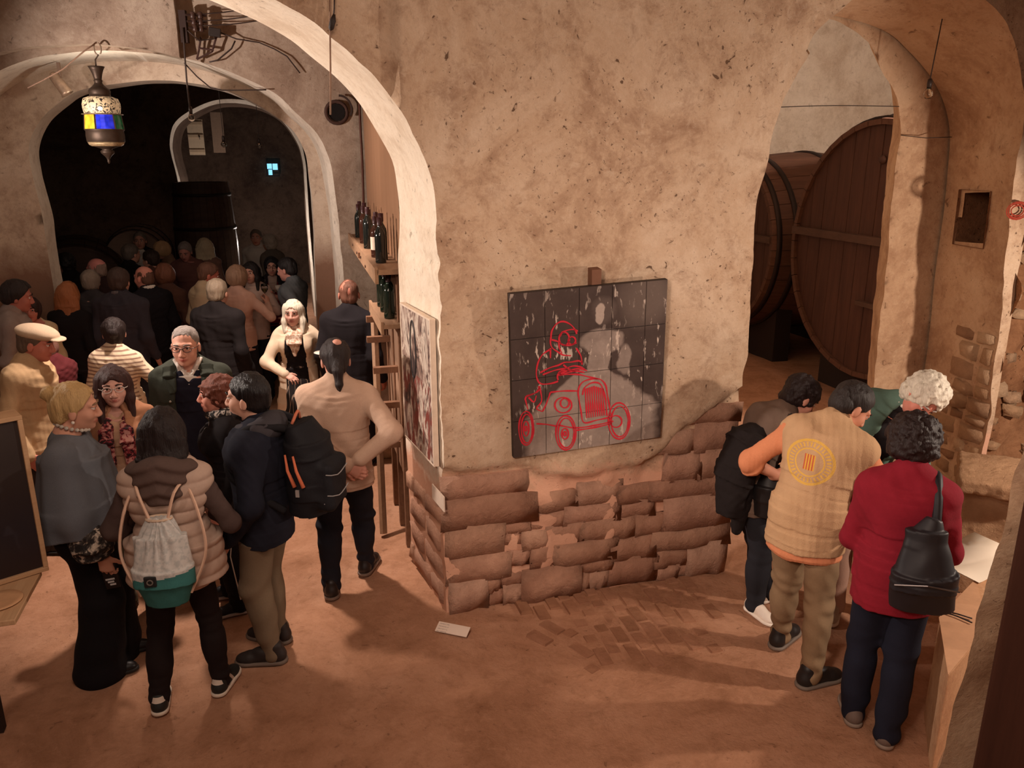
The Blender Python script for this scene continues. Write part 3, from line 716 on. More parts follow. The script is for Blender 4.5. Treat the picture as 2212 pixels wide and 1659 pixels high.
    def hl(s, p): return s.C+s.Rh@(np.array(p, float)*s.hs)       # head local -> person local
    def torso_pts(s, f, infl, hem=None, hemr=None, k=.05, top=1.0, chestx=1.0, bust=True):
        K = s.k; T = s.tor; w = s.w
        xd = [s.Rp[:, 0], s.Rp[:, 0], s.R[:, 0], s.R[:, 0], s.R[:, 0]]
        pts = [s.P-np.array([0, 0, .03*s.h]), s.P+np.array([0, 0, .03*s.h]), s.Wa+s.R@np.array([0, s.belly*.5, 0]), s.Ch, s.N+s.R@np.array([0, 0, -.03*s.h])]
        rx = [T['hip'][0]*.97, T['hip'][0], T['waist'][0], T['chest'][0]*chestx, T['top'][0]]; ry = [T['hip'][1], T['hip'][1], T['waist'][1]+s.belly*.6, T['chest'][1], T['top'][1]]
        rx = [a*K*w+infl for a in rx]; ry = [a*K*(.5+.5*w)+infl for a in ry]
        if hem is not None and hem < pts[0][2]-.01:
            z = hem; hr = hemr or 0
            pts = [np.array([s.P[0], s.P[1], z])]+pts; rx = [rx[0]+hr]+rx; ry = [ry[0]+hr]+ry; xd = [xd[0]]+xd
        elif hem is not None:
            pts = pts[1:] if hem < s.P[2]+.05 else pts[1:]; rx = rx[1:]; ry = ry[1:]; xd = xd[1:]
        n = len(pts); tt = np.linspace(0, n-1, 2*n+3); A_ = np.concatenate([np.array(pts), np.array(rx)[:, None], np.array(ry)[:, None], np.array(xd)], 1)
        sm = []
        for t in tt:
            i = min(int(t), n-2); u = t-i; a, b, c, d = A_[max(i-1, 0)], A_[i], A_[i+1], A_[min(i+2, n-1)]
            sm.append(.5*((2*b)+(c-a)*u+(2*a-5*b+4*c-d)*u*u+(3*b-a-3*c+d)*u**3))
        sm = np.array(sm); f.loft(sm[:, :3], sm[:, 3], sm[:, 4], sm[:, 5:8], k)
        for i, sg in enumerate((-1, 1)):
            f.cone(s.N+s.R@np.array([sg*.03, 0, -.022*s.h]), s.S[i], (.054 if s.sex == 'm' else .046)*K+infl, (.053 if s.sex == 'm' else .046)*K+infl*.9, k)
            f.cone(s.N+s.R@np.array([sg*.02, -.01, .012*s.h]), s.N+s.R@np.array([sg*s.sw*.75, -.012, -.036*s.h]), .045*K+infl*.6, .04*K+infl*.8, k)
            if s.sex == 'f' and bust: f.ell(s.Ch+s.R@np.array([sg*.07*K, .085*K, -.005]), np.array([.07, .065, .07])*K+infl*.8, .04)
            if s.sex == 'm': f.ell(s.Ch+s.R@np.array([sg*.08*K, .06*K, .03*K]), np.array([.085, .05, .08])*K+infl*.7, .05)
            f.ell(s.Ch+s.R@np.array([sg*.08*K, -.06*K, .02*K]), np.array([.09, .055, .12])*K+infl*.7, .05)
    def arm(s, f, i, infl, upto=1.0, k=.03, wide=0.0):
        K = s.k*(1 if s.sex == 'm' else .88); S, E, W = s.S[i], s.E[i], s.Wr[i]
        f.cone(S, E, .049*K+infl*.9, .039*K+infl*.9, k)
        if upto > .5:
            t = min((upto-.5)*2, 1.0); f.cone(E, E+(W-E)*t, .040*K+infl*.9, (.040-.012*t)*K+infl*.85+wide, k)
    def hand_sdf(s, f, i):
        K = s.k*(1.0 if s.sex == 'm' else .9); W = s.Wr[i]; d, n, curl, spread = s.hand[i]
        th = np.cross(n, d)*(1 if i == 1 else -1)       # towards the thumb
        if i == 1: th = np.cross(d, n)*-1
        th = np.cross(n, d) if i == 0 else np.cross(d, n)
        c = math.radians(curl)
        kn = []
        for j, (a, L, r) in enumerate([(.031, .092, .0125), (.011, .097, .013), (-.010, .093, .0125), (-.029, .084, .0115)]):
            p = W+(d*L+th*a)*K; kn.append(p); f.cone(W+(d*.012+th*a*.55)*K, p, .0165*K, r*K, .012)
        f.cone(W-d*.03*K, W+d*.02*K, .026*K, .024*K, .02)
        ln = [(.040, .025, .020), (.045, .029, .021), (.041, .027, .020), (.032, .020, .018)]
        for j in range(4):
            p = kn[j]; ang = c*(.55+.12*j)*.9; sp = math.radians(spread*(1.5-j))
            for m, l in enumerate(ln[j]):
                dd = (d*math.cos(sp)+th*math.sin(sp))*math.cos(ang)+n*math.sin(ang); e = p+dd*l*K
                f.cone(p, e, (.0095-.0009*m-(.0008 if j == 3 else 0))*K, (.0089-.0009*m-(.0008 if j == 3 else 0))*K, .004); p = e; ang += c*(1.15 if m == 0 else .7)
        p = W+(d*.022+th*.024)*K; dd = d*.62+th*.72+n*.25; dd /= np.linalg.norm(dd)
        for l, ra, rb in [(.042, .0145, .012), (.030, .0115, .0105), (.024, .0105, .0085)]:
            e = p+dd*l*K; f.cone(p, e, ra*K, rb*K, .008); p = e; dd = dd+n*math.sin(c)*.35+d*.22-th*.1; dd /= np.linalg.norm(dd)
    def head_sdf(s, f):
        h = s.hs; R = s.Rh; L = s.hl; m = s.sex == 'm'
        E = lambda c, r, k=.02, op='u': f.ell(L(c), np.array(r)*h, k*h, R, op)
        Cn = lambda a, b, ra, rb, k=.01, op='u': f.cone(L(a), L(b), ra*h, rb*h, k*h, op)
        f.cone(s.N-s.R@np.array([0, 0, .03]), s.H0+s.Rh@np.array([0, -.012, .02]), (.060 if m else .05)*s.k, (.055 if m else .045)*s.k, .03)
        E((0, -.012, .036), (.074, .094, .082), .03)
        E((0, .026, -.03), (.062 if m else .059, .062, .074), .03)
        E((0, .03, -.066), (.049 if m else .043, .052, .042), .025)
        E((0, .064, -.092), (.022 if m else .018, .022, .017), .02)
        for sg in (-1, 1):
            E((sg*.038, .058, -.028), (.024, .024, .026), .02)
            E((sg*.078, -.006, -.012), (.009, .019, .031), .006)
            Cn((sg*.012, .083, .030), (sg*.048, .070, .026), .011, .008, .014)
            E((sg*.031, .094, .010), (.017, .014, .011), .012, 's')
            Cn((sg*.017, .0905, .0170), (sg*.045, .083, .0160), .0062, .005, .004); Cn((sg*.019, .0885, .0005), (sg*.043, .082, .0015), .0048, .0045, .004)
            E((sg*.013, .097, -.036), (.010, .013, .009), .008)
        Cn((0, .088, .020), (0, .108, -.028), .008, .0122, .012)
        E((0, .106, -.030), (.0115, .012, .010), .008)
        Cn((-.018, .082, -.0575), (.018, .082, -.0575), .0085, .0085, .006); E((0, .090, -.0565), (.013, .009, .0065), .006)
        E((0, .087, -.0665), (.016, .010, .0075), .006)
    def body(s, hands=True):
        f = s.fld(); K = s.k
        s.torso_pts(f, 0.0)
        for i in range(2):
            s.arm(f, i, 0.0)
            if hands: s.hand_sdf(f, i)
            else: f.cone(s.Wr[i], s.Wr[i]+s.hand[i][0]*.13*K, .028*K, .02*K)
            f.cone(s.Hp[i], s.Kn[i], .083*K*s.w, .056*K, .04); f.cone(s.Kn[i], s.An[i], .054*K, .038*K, .03)
            f.ell(s.Kn[i]*.62+s.An[i]*.38+np.array([0, -.02*K, 0]), np.array([.05, .055, .11])*K, .03)
            t = rotz(s.toe[i]); f.cone(s.An[i]-np.array([0, 0, .02]), s.An[i]+t@np.array([0, .13*K, -.05*K]), .036*K, .028*K, .02)
        s.head_sdf(f)
        s.ob = f.mesh('body', s.skinm, s.root)
        # lips: a soft weight around the mouth
        me = s.ob.data; co = np.empty(len(me.vertices)*3, np.float32); me.vertices.foreach_get('co', co); co = co.reshape(-1, 3)
        q = (co-s.C)@s.Rh/s.hs; wgt = np.clip(1.3-np.sqrt((q[:, 0]/.024)**2+((q[:, 2]+.062)/.011)**2)*.9, 0, 1)*(q[:, 1] > .06)
        a = me.attributes.new('lips', 'FLOAT', 'POINT'); a.data.foreach_set('value', wgt.astype(np.float32))
        return s
    def eyes(s, brow=(60, 44, 36)):
        for sg in (-1, 1):
            m = MB(); m.ball((0, 0, 0), .0118*s.hs, 12); n0 = len(m.f)
            m.cur = 1; m.lathe([(.0064*s.hs, 0), (.0045*s.hs, .0014*s.hs)], 10, (0, .0104*s.hs, 0), rotx(-math.pi/2))
            o = m.build('eye', [M_EYE, M_IRIS], s.root, True); o.matrix_local = Matrix.Translation(s.hl((sg*.031, .0796, .0090)))@Matrix(s.Rh.tolist()).to_4x4()
            m = MB(); m.tube([s.hl((sg*.014, .0965, .028)), s.hl((sg*.030, .096, .0335)), s.hl((sg*.050, .080, .028))], np.array([.0042, .0048, .002])*s.hs, 6)
            m.build('eyebrow', hairmat(brow), s.root, True)
        return s
    def glasses(s, rgb=(40, 30, 28)):
        m = MB(); r = .0022*s.hs
        for sg in (-1, 1):
            th = np.linspace(0, 2*math.pi, 17); m.tube([s.hl((sg*.033+.024*math.cos(t), .1035-.10*abs(sg*.033+.024*math.cos(t))**1.0*.5, .006+.0165*math.sin(t))) for t in th], r, 5, False)
            m.tube([s.hl((sg*.057, .100, .010)), s.hl((sg*.074, .07, .008)), s.hl((sg*.080, .0, .004)), s.hl((sg*.079, -.012, -.006))], r, 5)
        m.tube([s.hl((-.010, .1055, .010)), s.hl((0, .108, .012)), s.hl((.010, .1055, .010))], r, 5)
        m.build('eyeglasses', flat(rgb, .3, spec=.6), s.root, True); return s
    # ---- hair, in head units
    def hair(s, style, rgb, q=None, **o):
        h = s.hs; lo = s.C-.22*h; hi = s.C+.22*h
        if style in ('long', 'ponytail', 'bob', 'halflong'): lo = lo.copy(); lo -= .12*h; hi = hi+.06*h; lo[2] -= o.get('len', .2)*h
        f = Fld(lo, hi, q or min(s.q*.75, .007)); R = s.Rh; L = s.hl
        E = lambda c, r, k=.02, op='u': f.ell(L(c), np.array(r)*h, k*h, R, op)
        Cn = lambda a, b, ra, rb, k=.02, op='u': f.cone(L(a), L(b), ra*h, rb*h, k*h, op)
        t = o.get('thick', .010); sd = s.seed
        def cutline(ys, zs, mul=.8):
            i = np.where(abs(f.d) < .03+3*f.vx); p = np.stack([f.ax[k_][i[k_]] for k_ in range(3)], -1); ql = (p-s.C)@R/h
            zl = np.interp(ql[:, 1], ys, zs); f.d[i] = np.maximum(f.d[i], (zl-ql[:, 2])*mul*h)
            far = f.d < -.03; 
            if far.any():
                i = np.where(far); p = np.stack([f.ax[k_][i[k_]] for k_ in range(3)], -1); ql = (p-s.C)@R/h
                zl = np.interp(ql[:, 1], ys, zs); f.d[i] = np.maximum(f.d[i], (zl-ql[:, 2])*mul*h)
        E((0, -.013, .037), (.075+t, .095+t, .083+t), 0)
        if style in ('short', 'buzz', 'fringe', 'bun', 'ponytail', 'crop'):
            if style in ('bun', 'ponytail'): E((0, -.06, -.03), (.062, .05, .06), .03)
            else: E((0, -.045, -.02), (.068+t*.6, .06+t*.6, .06), .02)
            ys = [-.12, -.085, -.03, .012, .016, .05, .075, .11]; zs = [-.075, -.085, -.045, -.02, .0, .04, .084, .10]
            if style == 'fringe': zs = [-.075, -.085, -.045, -.02, .0, .25, .3, .3]
            rc = o.get('rec', 0); zs = zs[:5]+[z+rc for z in zs[5:]]; cutline(ys, zs)
            if style == 'fringe': E((0, .012, .10), (.081, .116, .088), .01, 's')
        if style == 'bun':
            E((0, -.115, o.get('bz', .055)), (.040, .036, .040), .012)
        if style == 'ponytail':
            Cn((0, -.100, .0), (0, -.125, -.05), .026, .030, .02); Cn((0, -.125, -.05), (0, -.128, -.13), .030, .022, .02); Cn((0, -.128, -.13), (0, -.118, -.18), .022, .008, .01)
        if style in ('bob', 'curly', 'long', 'halflong', 'fluffy'):
            b = o.get('big', 0)
            if style == 'bob':
                E((0, -.02, .0), (.094+b, .104+b, .112), .03); f.half(L((0, 0, -.095)), -R[:, 2])
            elif style in ('curly', 'fluffy'):
                E((0, -.02, .040), (.100+b, .115+b, .098+b), .02); E((0, -.05, -.03), (.092+b, .075+b, .07), .03)
            else:
                ln = o.get('len', .2)
                E((0, -.03, .0), (.092+b, .09+b, .10), .03)
                dn = np.array([0, 0, -1.0]); bk = s.R[:, 1]*-1; sx = R[:, 0]; sx = sx-dn*(sx@dn); sx /= np.linalg.norm(sx)
                pts = [L((0, -.05, .03)), L((0, -.07, -.06)), L((0, -.07, -.06))+(dn*ln*.5+bk*.02)*h, L((0, -.07, -.06))+(dn*ln+bk*.015)*h]
                f.loft(pts, [.085*h, (.098+b)*h, (.10+b)*h, (.07+b)*h], [.06*h, .055*h, .045*h, .025*h], sx, .03)
                if o.get('sides', True):
                    for sg in (-1, 1):
                        Cn((sg*.062, .015, .05), (sg*.080, .02, -.07), .03, .026, .03); a = L((sg*.080, .02, -.07)); f.cone(a, a+dn*min(ln, .16)*h+s.R[:, 1]*.03, .026*h, .014*h, .03)
            if o.get('face', True):
                E((0, .105, -.028), (o.get('fw', .056), .085, o.get('fh', .092)), .012, 's')
        f.fuzz({'curly': lambda p: .009*vnoise(p, 55, sd)+.008*vnoise(p, 28, sd+3), 'fluffy': lambda p: .006*vnoise(p, 60, sd)+.010*vnoise(p, 24, sd+3)}.get(style,
               lambda p: .0045*vnoise(p*np.array([1, 1, .22]), 75, sd)+.006*vnoise(p*np.array([1, 1, .4]), 26, sd+1)))
        f.mesh('hair', hairmat(rgb, o.get('rough', .55)), s.root)
        return s
    # ---- clothes
    def top(s, mat, name='jacket', infl=.018, hem=None, hemr=.01, sleeves=1.0, open=None, vneck=0, collar=.03, fold=.010, ff=21, slv=.0, cap=True, necky=0, shell=False, wide=0.0, q=None, hollow=None, quilt=0, extra=None, cuff=0, only=None):
        f = s.fld(q=q); K = s.k; hem = (.465 if hem is None else hem)*s.h
        if open is None: s.hem = min(getattr(s, 'hem', 9), hem)
        else: s.hem_open = hem
        s.torso_pts(f, infl, hem, hemr)
        if sleeves:
            for i in range(2): s.arm(f, i, infl*.75+slv, sleeves, .035, wide)
        if collar:
            f.cone(s.N-s.R@np.array([0, 0, .02]), s.N+(s.H0-s.N)*(collar/.045)*.7, (.070 if s.sex == 'm' else .06)*K+infl*.4, (.063 if s.sex == 'm' else .054)*K+infl*.3, .02)
        else:
            f.ell(s.N+s.R@np.array([0, .035+necky, .03]), np.array([.075, .085, .055])*K, .01, s.R, 's')
        if vneck:                       # neckline opens down the chest
            a = s.N+s.R@np.array([0, .10*K, .03]); b = s.N+s.R@np.array([0, .15*K, -vneck])
            f.cone(a, b, .062*K, .012, .01, 's')
        if open is not None:            # unbuttoned front: (half width at neck, at waist, at hem)
            z0, z1, z2 = s.N+s.R@np.array([0, .13*K, .03]), s.Wa+s.R@np.array([0, .15*K, 0]), np.array([s.P[0], s.P[1]+.17*K, hem-.03])
            R_ = [open[0]*K, open[1]*K, open[2]*K]
            f.loft([z0, z1, z2], R_, [.085*K, .085*K, .10*K], s.R[:, 0], .01, 's')
        if extra: extra(f)
        if fold or quilt:
            sd = s.seed
            def fn(p):
                o = fold*wob(p*np.array([1, 1, .55]), sd, ff)+fold*.5*wob(p, sd+9, ff*2.2)
                if quilt: o = o-quilt*np.abs(np.sin((p[:, 2]-s.P[2])*math.pi/.072))**.6*(p[:, 2] > hem+.01)+quilt*.5
                return o
            f.fuzz(fn)
        return f.mesh(name, mat, s.root)
    def legs(s, mat, name='trousers', infl=.014, flare=0.0, hem=.03, fold=.009, ff=26, waist=.08, q=None, wide=0):
        f = s.fld(hi=np.r_[s.hi[:2], s.Wa[2]+.1], q=q); K = s.k; T = s.tor; w = s.w
        xd = s.Rp[:, 0]
        f.loft([s.P-np.array([0, 0, .06*s.h]), s.P, s.P+(s.Wa-s.P)*.75], [T['hip'][0]*K*w*.94+infl, T['hip'][0]*K*w+infl*.6, T['waist'][0]*K*w+infl], [T['hip'][1]*K+infl*.6]*2+[T['waist'][1]*K+infl*.6+s.belly*.4], xd, .03)
        for i in range(2):
            an = s.An[i]+(s.Kn[i]-s.An[i])*0.0; an = np.array([an[0], an[1], hem*s.h+.01])
            f.ell(s.Hp[i]+np.array([0, -.05*K, -.0]), np.array([.085*w, .085, .11])*K+infl*.5, .04)
            f.cone(s.Hp[i], s.Kn[i], .086*K*w+infl, .058*K+infl+wide*.5, .05); f.cone(s.Kn[i], an, .057*K+infl+wide*.5, .042*K+infl+flare, .03)
            f.ell(s.Kn[i]*.62+s.An[i]*.38+np.array([0, -.015*K, 0]), np.array([.052, .056, .13])*K+infl*.9, .04)
        if fold:
            sd = s.seed+40; kz = s.Kn[0][2]
            def fn(p):
                lowf = np.exp(-((p[:, 2]-.11)/.10)**2)+.7*np.exp(-((p[:, 2]-kz)/.09)**2)
                return fold*(.6*wob(p, sd, ff*.6)+lowf*1.2*wob(p*np.array([.5, .5, 1.6]), sd+3, ff))
            f.fuzz(fn)
        hm = getattr(s, 'hem', None)
        if hm is None: hm = getattr(s, 'hem_open', None)
        if hm is not None: f.half((0, 0, hm+.008), (0, 0, 1))
        return f.mesh(name, mat, s.root)
    def skirt(s, mat, name='skirt', hem=.30, infl=.016, flare=.05, fold=.008, topz=None, ff=20):
        f = s.fld(); K = s.k; T = s.tor; w = s.w
        z1 = s.P[2]+.05*s.h if topz is None else topz*s.h
        pts = [np.array([s.P[0], s.P[1], hem*s.h]), s.P-np.array([0, 0, .03*s.h]), s.P+(s.Wa-s.P)*.8]
        f.loft(pts, [T['hip'][0]*K*w+infl+flare, T['hip'][0]*K*w+infl, T['waist'][0]*K*w+infl], [T['hip'][1]*K+infl+flare, T['hip'][1]*K+infl*.8, T['waist'][1]*K+infl], s.Rp[:, 0], .03)
        f.fuzz(lambda p: fold*np.sin(np.arctan2(p[:, 0], p[:, 1])*13+wob(p, s.seed, 5)*2)*np.clip((s.P[2]-p[:, 2])/.4, 0, 1)); return f.mesh(name, mat, s.root)
    def shoes(s, mat, sole=None, name='shoe', slim=1.0, ankle=.0):
        K = s.k*(1 if s.sex == 'm' else .92); sole = sole or flat((30, 26, 24), .7)
        for i in range(2):
            f = Fld((-.08, -.12, -.005), (.08, .24, .16+ankle), .006); k = K
            f.cone((0, -.035*k, .046*k), (0, .12*k, .036*k), .040*k*slim, .040*k*slim, .02); f.ell((0, .145*k, .030*k), (.044*k*slim, .062*k, .034*k), .02)
            f.cone((0, -.03*k, .05*k), (0, -.02*k, .10*k+ankle), .040*k, .042*k, .03); f.ell((0, .05*k, .07*k), (.034*k, .06*k, .03*k), .02)
            f.half((0, 0, .018), (0, 0, -1))
            u = f.mesh(name, mat, s.root); M_ = Matrix.Translation((s.An[i][0], s.An[i][1], s.An[i][2]-.05*s.h))@Matrix.Rotation(s.toe[i], 4, 'Z'); u.matrix_local = M_
            g = Fld((-.08, -.12, -.005), (.08, .24, .05), .006)
            g.cone((0, -.035*k, .012), (0, .135*k, .012), .050*k*slim, .053*k*slim, 0); g.ell((0, .15*k, .012), (.052*k*slim, .066*k, .03), .01)
            g.half((0, 0, .0025), (0, 0, -1)); g.half((0, 0, .024), (0, 0, 1))
            so = g.mesh('sole', sole, u)
        return s
    def piece(s, fn, name, mat, lo=None, hi=None, q=None, parent='root'):
        """any extra part modelled in the person's own frame"""
        f = Fld(lo if lo is not None else s.lo, hi if hi is not None else s.hi, q or min(s.q, .008)); fn(f)
        return f.mesh(name, mat, s.root if parent == 'root' else parent)
    def thing(s, build, label, cat, name, base):
        """a carried or worn thing that is not part of the person: its own object, standing where the person holds it"""
        bpy.context.view_layer.update()
        e = bpy.data.objects.new(name, None); COL.objects.link(e); e.empty_display_size = .05
        e.matrix_world = s.root.matrix_world@Matrix.Translation(base); tag(e, label, cat)
        holder = bpy.data.objects.new('tmp', None); build(e, -np.array(base, float)); bpy.data.objects.remove(holder); return e
# ---------------------------------------------------------------- the visitors
BLK = (30, 27, 30); JEAN = (38, 42, 56)
def gp(u, v): return G(u, v)[:2]
def hp_(u, v, h): return G(u, v, h)[:2]
def shoes_dark(p): return p.shoes(flat((34, 28, 26), .5))
SH = dict(sole=flat((60, 52, 46), .7))

# 1 woman in the grey poncho
p = Person('woman with blond hair in a bun and a grey blue poncho, talking', (-2.36, 4.02), -68, 1.72, 'f', 1.12, q=.0065, seed=11, skin=(206, 151, 127),
           hp=6, R=dict(p=(.26, .10, .80), pole=(.5, -1, 0), d=(.02, .12, -1), n=(-1, .2, 0), curl=48), L=dict(p=(-.2, .2, 1.0), pole=(-.5, -1, 0)), feet=[(-.09, .05, 0), (.10, -.02, -4)])
p.body().eyes((150, 120, 90)); p.hair('bun', (206, 170, 116), bz=.075, thick=.016)
def poncho(f):
    K = p.k
    f.loft([np.array([.02, .01, .50*p.h]), np.array([.02, .0, .60*p.h]), p.Ch, p.N+np.array([0, 0, -.01])], [.315, .30, .245, .10], [.235, .215, .175, .085], p.R[:, 0], .05)
    for i in range(2): f.cone(p.N+np.array([0, 0, -.02]), p.S[i], .07, .085, .05); f.cone(p.S[i], p.E[i], .085, .11, .06)
    f.ell(p.N+np.array([0, .03, .05]), (.085, .09, .06), .015, op='s')
    f.fuzz(lambda q: .012*np.sin(np.arctan2(q[:, 0], q[:, 1])*11+wob(q, 3, 5)*1.5)*np.clip((1.45-q[:, 2])/.5, 0, 1)+.004*wob(q, 5, 14))
    f.half((0, 0, .50*p.h), (.25, .1, -1))
p.piece(poncho, 'poncho', cloth((108, 112, 120), 140, .3))
def lace(f):
    a = p.E[1]; b = p.Wr[1]
    f.cone(a+(b-a)*.18, a+(b-a)*.62, .07, .112, .03); f.fuzz(lambda q: .008*vnoise(q, 40, 4)+.006*np.sin(q[:, 2]*90))
t = NT('lace'); n = t.noise(26, 3, .6, None, .6); t.col(t.ramp(n, [(.42, s2l((26, 22, 22))), (.52, s2l((60, 52, 48))), (.62, s2l((190, 176, 160)))])); t.bump(n, .6, .01); t.set(Roughness=.9)
p.piece(lace, 'lace_sleeve', t.m)['label'] = 'black and white lace sleeve end'
def neckl(f):
    for a in np.linspace(0, 2*math.pi, 22)[:-1]: f.ell(p.N+np.array([.075*math.sin(a), .03+.08*math.cos(a), .055-.03*math.cos(a)]), (.011, .011, .011), .004)
p.piece(neckl, 'necklace', flat((190, 180, 168), .35), q=.004, lo=p.N-.14, hi=p.N+.16)
for sg in (-1, 1): MB().ball(p.hl((sg*.083, -.004, -.05)), .009).build('earring', flat((226, 216, 204), .2), p.root, True)
m = MB(); m.tube([p.Wr[1]+np.array([.034*math.cos(a), .034*math.sin(a), .03+.004*math.sin(2*a)]) for a in np.linspace(0, 6.28, 15)], .005, 6, False); m.build('bracelet', flat((210, 206, 200), .2, .8), p.root, True)
p.legs(cloth((24, 21, 24)), flare=.075, wide=.06, hem=.018, infl=.022); p.shoes(flat((24, 21, 22), .4), slim=.9)
def phone(o, b):
    d, n, c, sp = p.hand[1]; x = np.cross(d, n); R = np.stack([x, n, d], 1)
    m = MB(); m.box((-.036, -.005, -.075), (.036, .005, .075), R, p.Wr[1]+d*.13+n*.016+b); bevel(m.build('case', flat((22, 20, 22), .3), o), .004)
    m = MB()
    for k_ in range(3): m.box((-.026+.008*k_, .0052, .012+.016*k_), (.020-.006*(k_ % 2), .0062, .022+.016*k_), R, p.Wr[1]+d*.13+n*.016+b); m.box((-.026+.008*k_, -.0062, .012+.016*k_), (.020-.006*(k_ % 2), -.0052, .022+.016*k_), R, p.Wr[1]+d*.13+n*.016+b)
    m.build('print', flat((206, 206, 206), .4), o)
p.thing(phone, 'black phone with white print held low by the woman in the poncho', 'phone', 'phone', p.Wr[1]-np.array([0, 0, .2]))

# 2 smiling woman with glasses
p = Person('smiling woman with pale glasses, long dark hair and tan jacket', (-2.42, 4.66), 200, 1.66, 'f', 1.0, q=.0065, seed=12, skin=(214, 162, 145), hy=6,
           R=dict(p=(.10, .26, 1.02), pole=(.8, -.4, -.4), d=(-.8, .5, .15), n=(-.3, -.8, 0), curl=50), L=dict(p=(-.14, .24, .98), pole=(-.8, -.4, -.3), d=(.8, .4, .1), n=(.2, -.8, 0), curl=45), feet=[(-.09, .02, 12), (.10, .0, -30)])
p.body().eyes((60, 40, 34)).glasses((206, 196, 188)); p.hair('long', (62, 34, 30), len=.24, big=.004)
m = MB(); m.box((-.016, .0885, -.064), (.016, .0915, -.0595)); m.v = [np.array([p.hl(q) for q in m.v[0]])]; m.build('teeth', flat((232, 222, 212), .3), p.root)
p.top(cloth((172, 122, 92), 120), 'jacket', .022, .45, .012, open=(.05, .075, .09)); p.top(cloth((196, 158, 130)), 'blouse', .010, .46, 0, 0, None, .09, 0)
t = NT('scarf'); n = t.noise(30, 3, .6, None, .8); t.col(t.ramp(n, [(.42, s2l((34, 18, 22))), (.5, s2l((150, 44, 56))), (.58, s2l((206, 150, 140)))])); t.set(Roughness=.85)
def scarf(f):
    for sg in (-1, 1):
        a = p.N+np.array([sg*.055, .03, .0]); b = p.Ch+np.array([sg*.055, .165, .02]); c = p.Wa+np.array([sg*.06, .15, .0])
        f.loft([a, b, c], [.036, .040, .036], [.02, .016, .014], [[1, 0, 0]]*3, .02)
    f.cone(p.N+np.array([-.07, -.03, .015]), p.N+np.array([.07, -.03, .015]), .026, .026, .02); f.fuzz(lambda q: .006*wob(q, 8, 40))
p.piece(scarf, 'scarf', t.m)['label'] = 'dark scarf with red and pale print'
p.legs(cloth((96, 80, 60)), infl=.018); p.shoes(flat((122, 84, 58), .6), sole=flat((80, 54, 40), .7))

# 3 man with grey hair and glasses
p = Person('man with cropped grey hair, glasses and dark green jacket, facing the camera', (-2.22, 5.31), 197, 1.77, 'm', 1.06, q=.0065, seed=13, skin=(212, 156, 134), hy=-9, hp=3,
           R=dict(p=(.25, .12, .82)), L=dict(p=(-.25, .10, .82)))
p.body().eyes((120, 110, 104)).glasses((46, 34, 32)); p.hair('short', (138, 128, 122), thick=.003, rough=.8, rec=.022)
p.top(cloth((56, 60, 52), 100), 'jacket', .030, .43, .02, open=(.075, .10, .10), collar=0, fold=.009); p.top(cloth((30, 30, 44)), 'sweater', .014, .47, 0, 0, None, .085, 0); p.top(cloth((226, 218, 208)), 'shirt', .006, .6, 0, 0, None, .04, 0)
def coll(f):
    for sg in (-1, 1): f.loft([p.N+np.array([sg*.066, -.02, .05]), p.N+np.array([sg*.058, .06, .025]), p.N+np.array([sg*.022, .115, -.035])], [.010, .014, .010], [.024, .026, .012], [[sg*.6, -.6, 0]]*3, .012)
    f.cone(p.N+np.array([-.06, -.03, .045]), p.N+np.array([.06, -.03, .045]), .026, .026, .02)
p.piece(coll, 'collar', cloth((232, 224, 214)), lo=p.N-.16, hi=p.N+.18, q=.005)['label'] = 'white shirt collar'
for sg in (-1, 1):
    def lap(f): f.loft([p.N+np.array([sg*.10, -.03, .03]), p.N+np.array([sg*.115, .09, -.02]), p.Ch+np.array([sg*.105, .16, .02])], [.02, .045, .02], [.018, .016, .012], [[1, 0, 0]]*3, .02)
    p.piece(lap, 'lapel', cloth((50, 54, 46), 100), lo=p.N-.34, hi=p.N+.22)
for z_ in (1.26, 1.12, .98): MB().ball((.125, .165, z_), (.008, .004, .008), 10).build('button', flat((180, 176, 168), .3, .6), p.root, True)
p.legs(cloth((40, 38, 42))); shoes_dark(p)

# 4 woman with auburn curls, in profile
p = Person('woman with short auburn curls in profile, black jacket and scarf', (-1.78, 4.70), 108, 1.58, 'f', 1.0, q=.0065, seed=14, skin=(214, 143, 123), hp=-2,
           L=dict(p=(-.2, .08, .80)), R=dict(p=(.2, .1, .80)), feet=[(-.14, .02, 6), (.10, .09, -6)])
p.body().eyes((80, 44, 34)); p.hair('curly', (116, 62, 46), big=-.004, fw=.058)
p.top(cloth((30, 25, 27), 110), 'jacket', .026, .44, .01, open=(.035, .04, .05), fold=.007); p.top(cloth((216, 206, 198)), 'shirt', .012, .5, 0, 0, None, 0, .02)
t = NT('scarf'); n = t.noise(40, 2, .5, None, 1.0); t.col(t.ramp(n, [(.5, s2l((28, 24, 26))), (.56, s2l((190, 178, 168)))])); t.set(Roughness=.85)
def scarf4(f):
    for a in np.linspace(0, 6.28, 14): f.ell(p.N+np.array([.07*math.sin(a), .015+.072*math.cos(a), .035-.02*math.cos(a)]), (.034, .034, .030), .02)
    f.fuzz(lambda q: .006*wob(q, 8, 60))
p.piece(scarf4, 'scarf', t.m, lo=p.N-.15, hi=p.N+.16)['label'] = 'black scarf with white pattern'
p.legs(cloth((28, 25, 28)), infl=.020)
m = MB()
for i in range(2):
    for sg in (-1,):
        m.tube([p.Hp[i]+np.array([sg*.105, 0, -.1]), p.Kn[i]+np.array([sg*.088, -.01, 0]), p.An[i]+np.array([sg*.068, -.01, .05])], .004, 5)
m.build('piping', flat((206, 198, 190), .6), p.root)
p.shoes(flat((28, 24, 26), .5), sole=flat((176, 164, 156), .6))

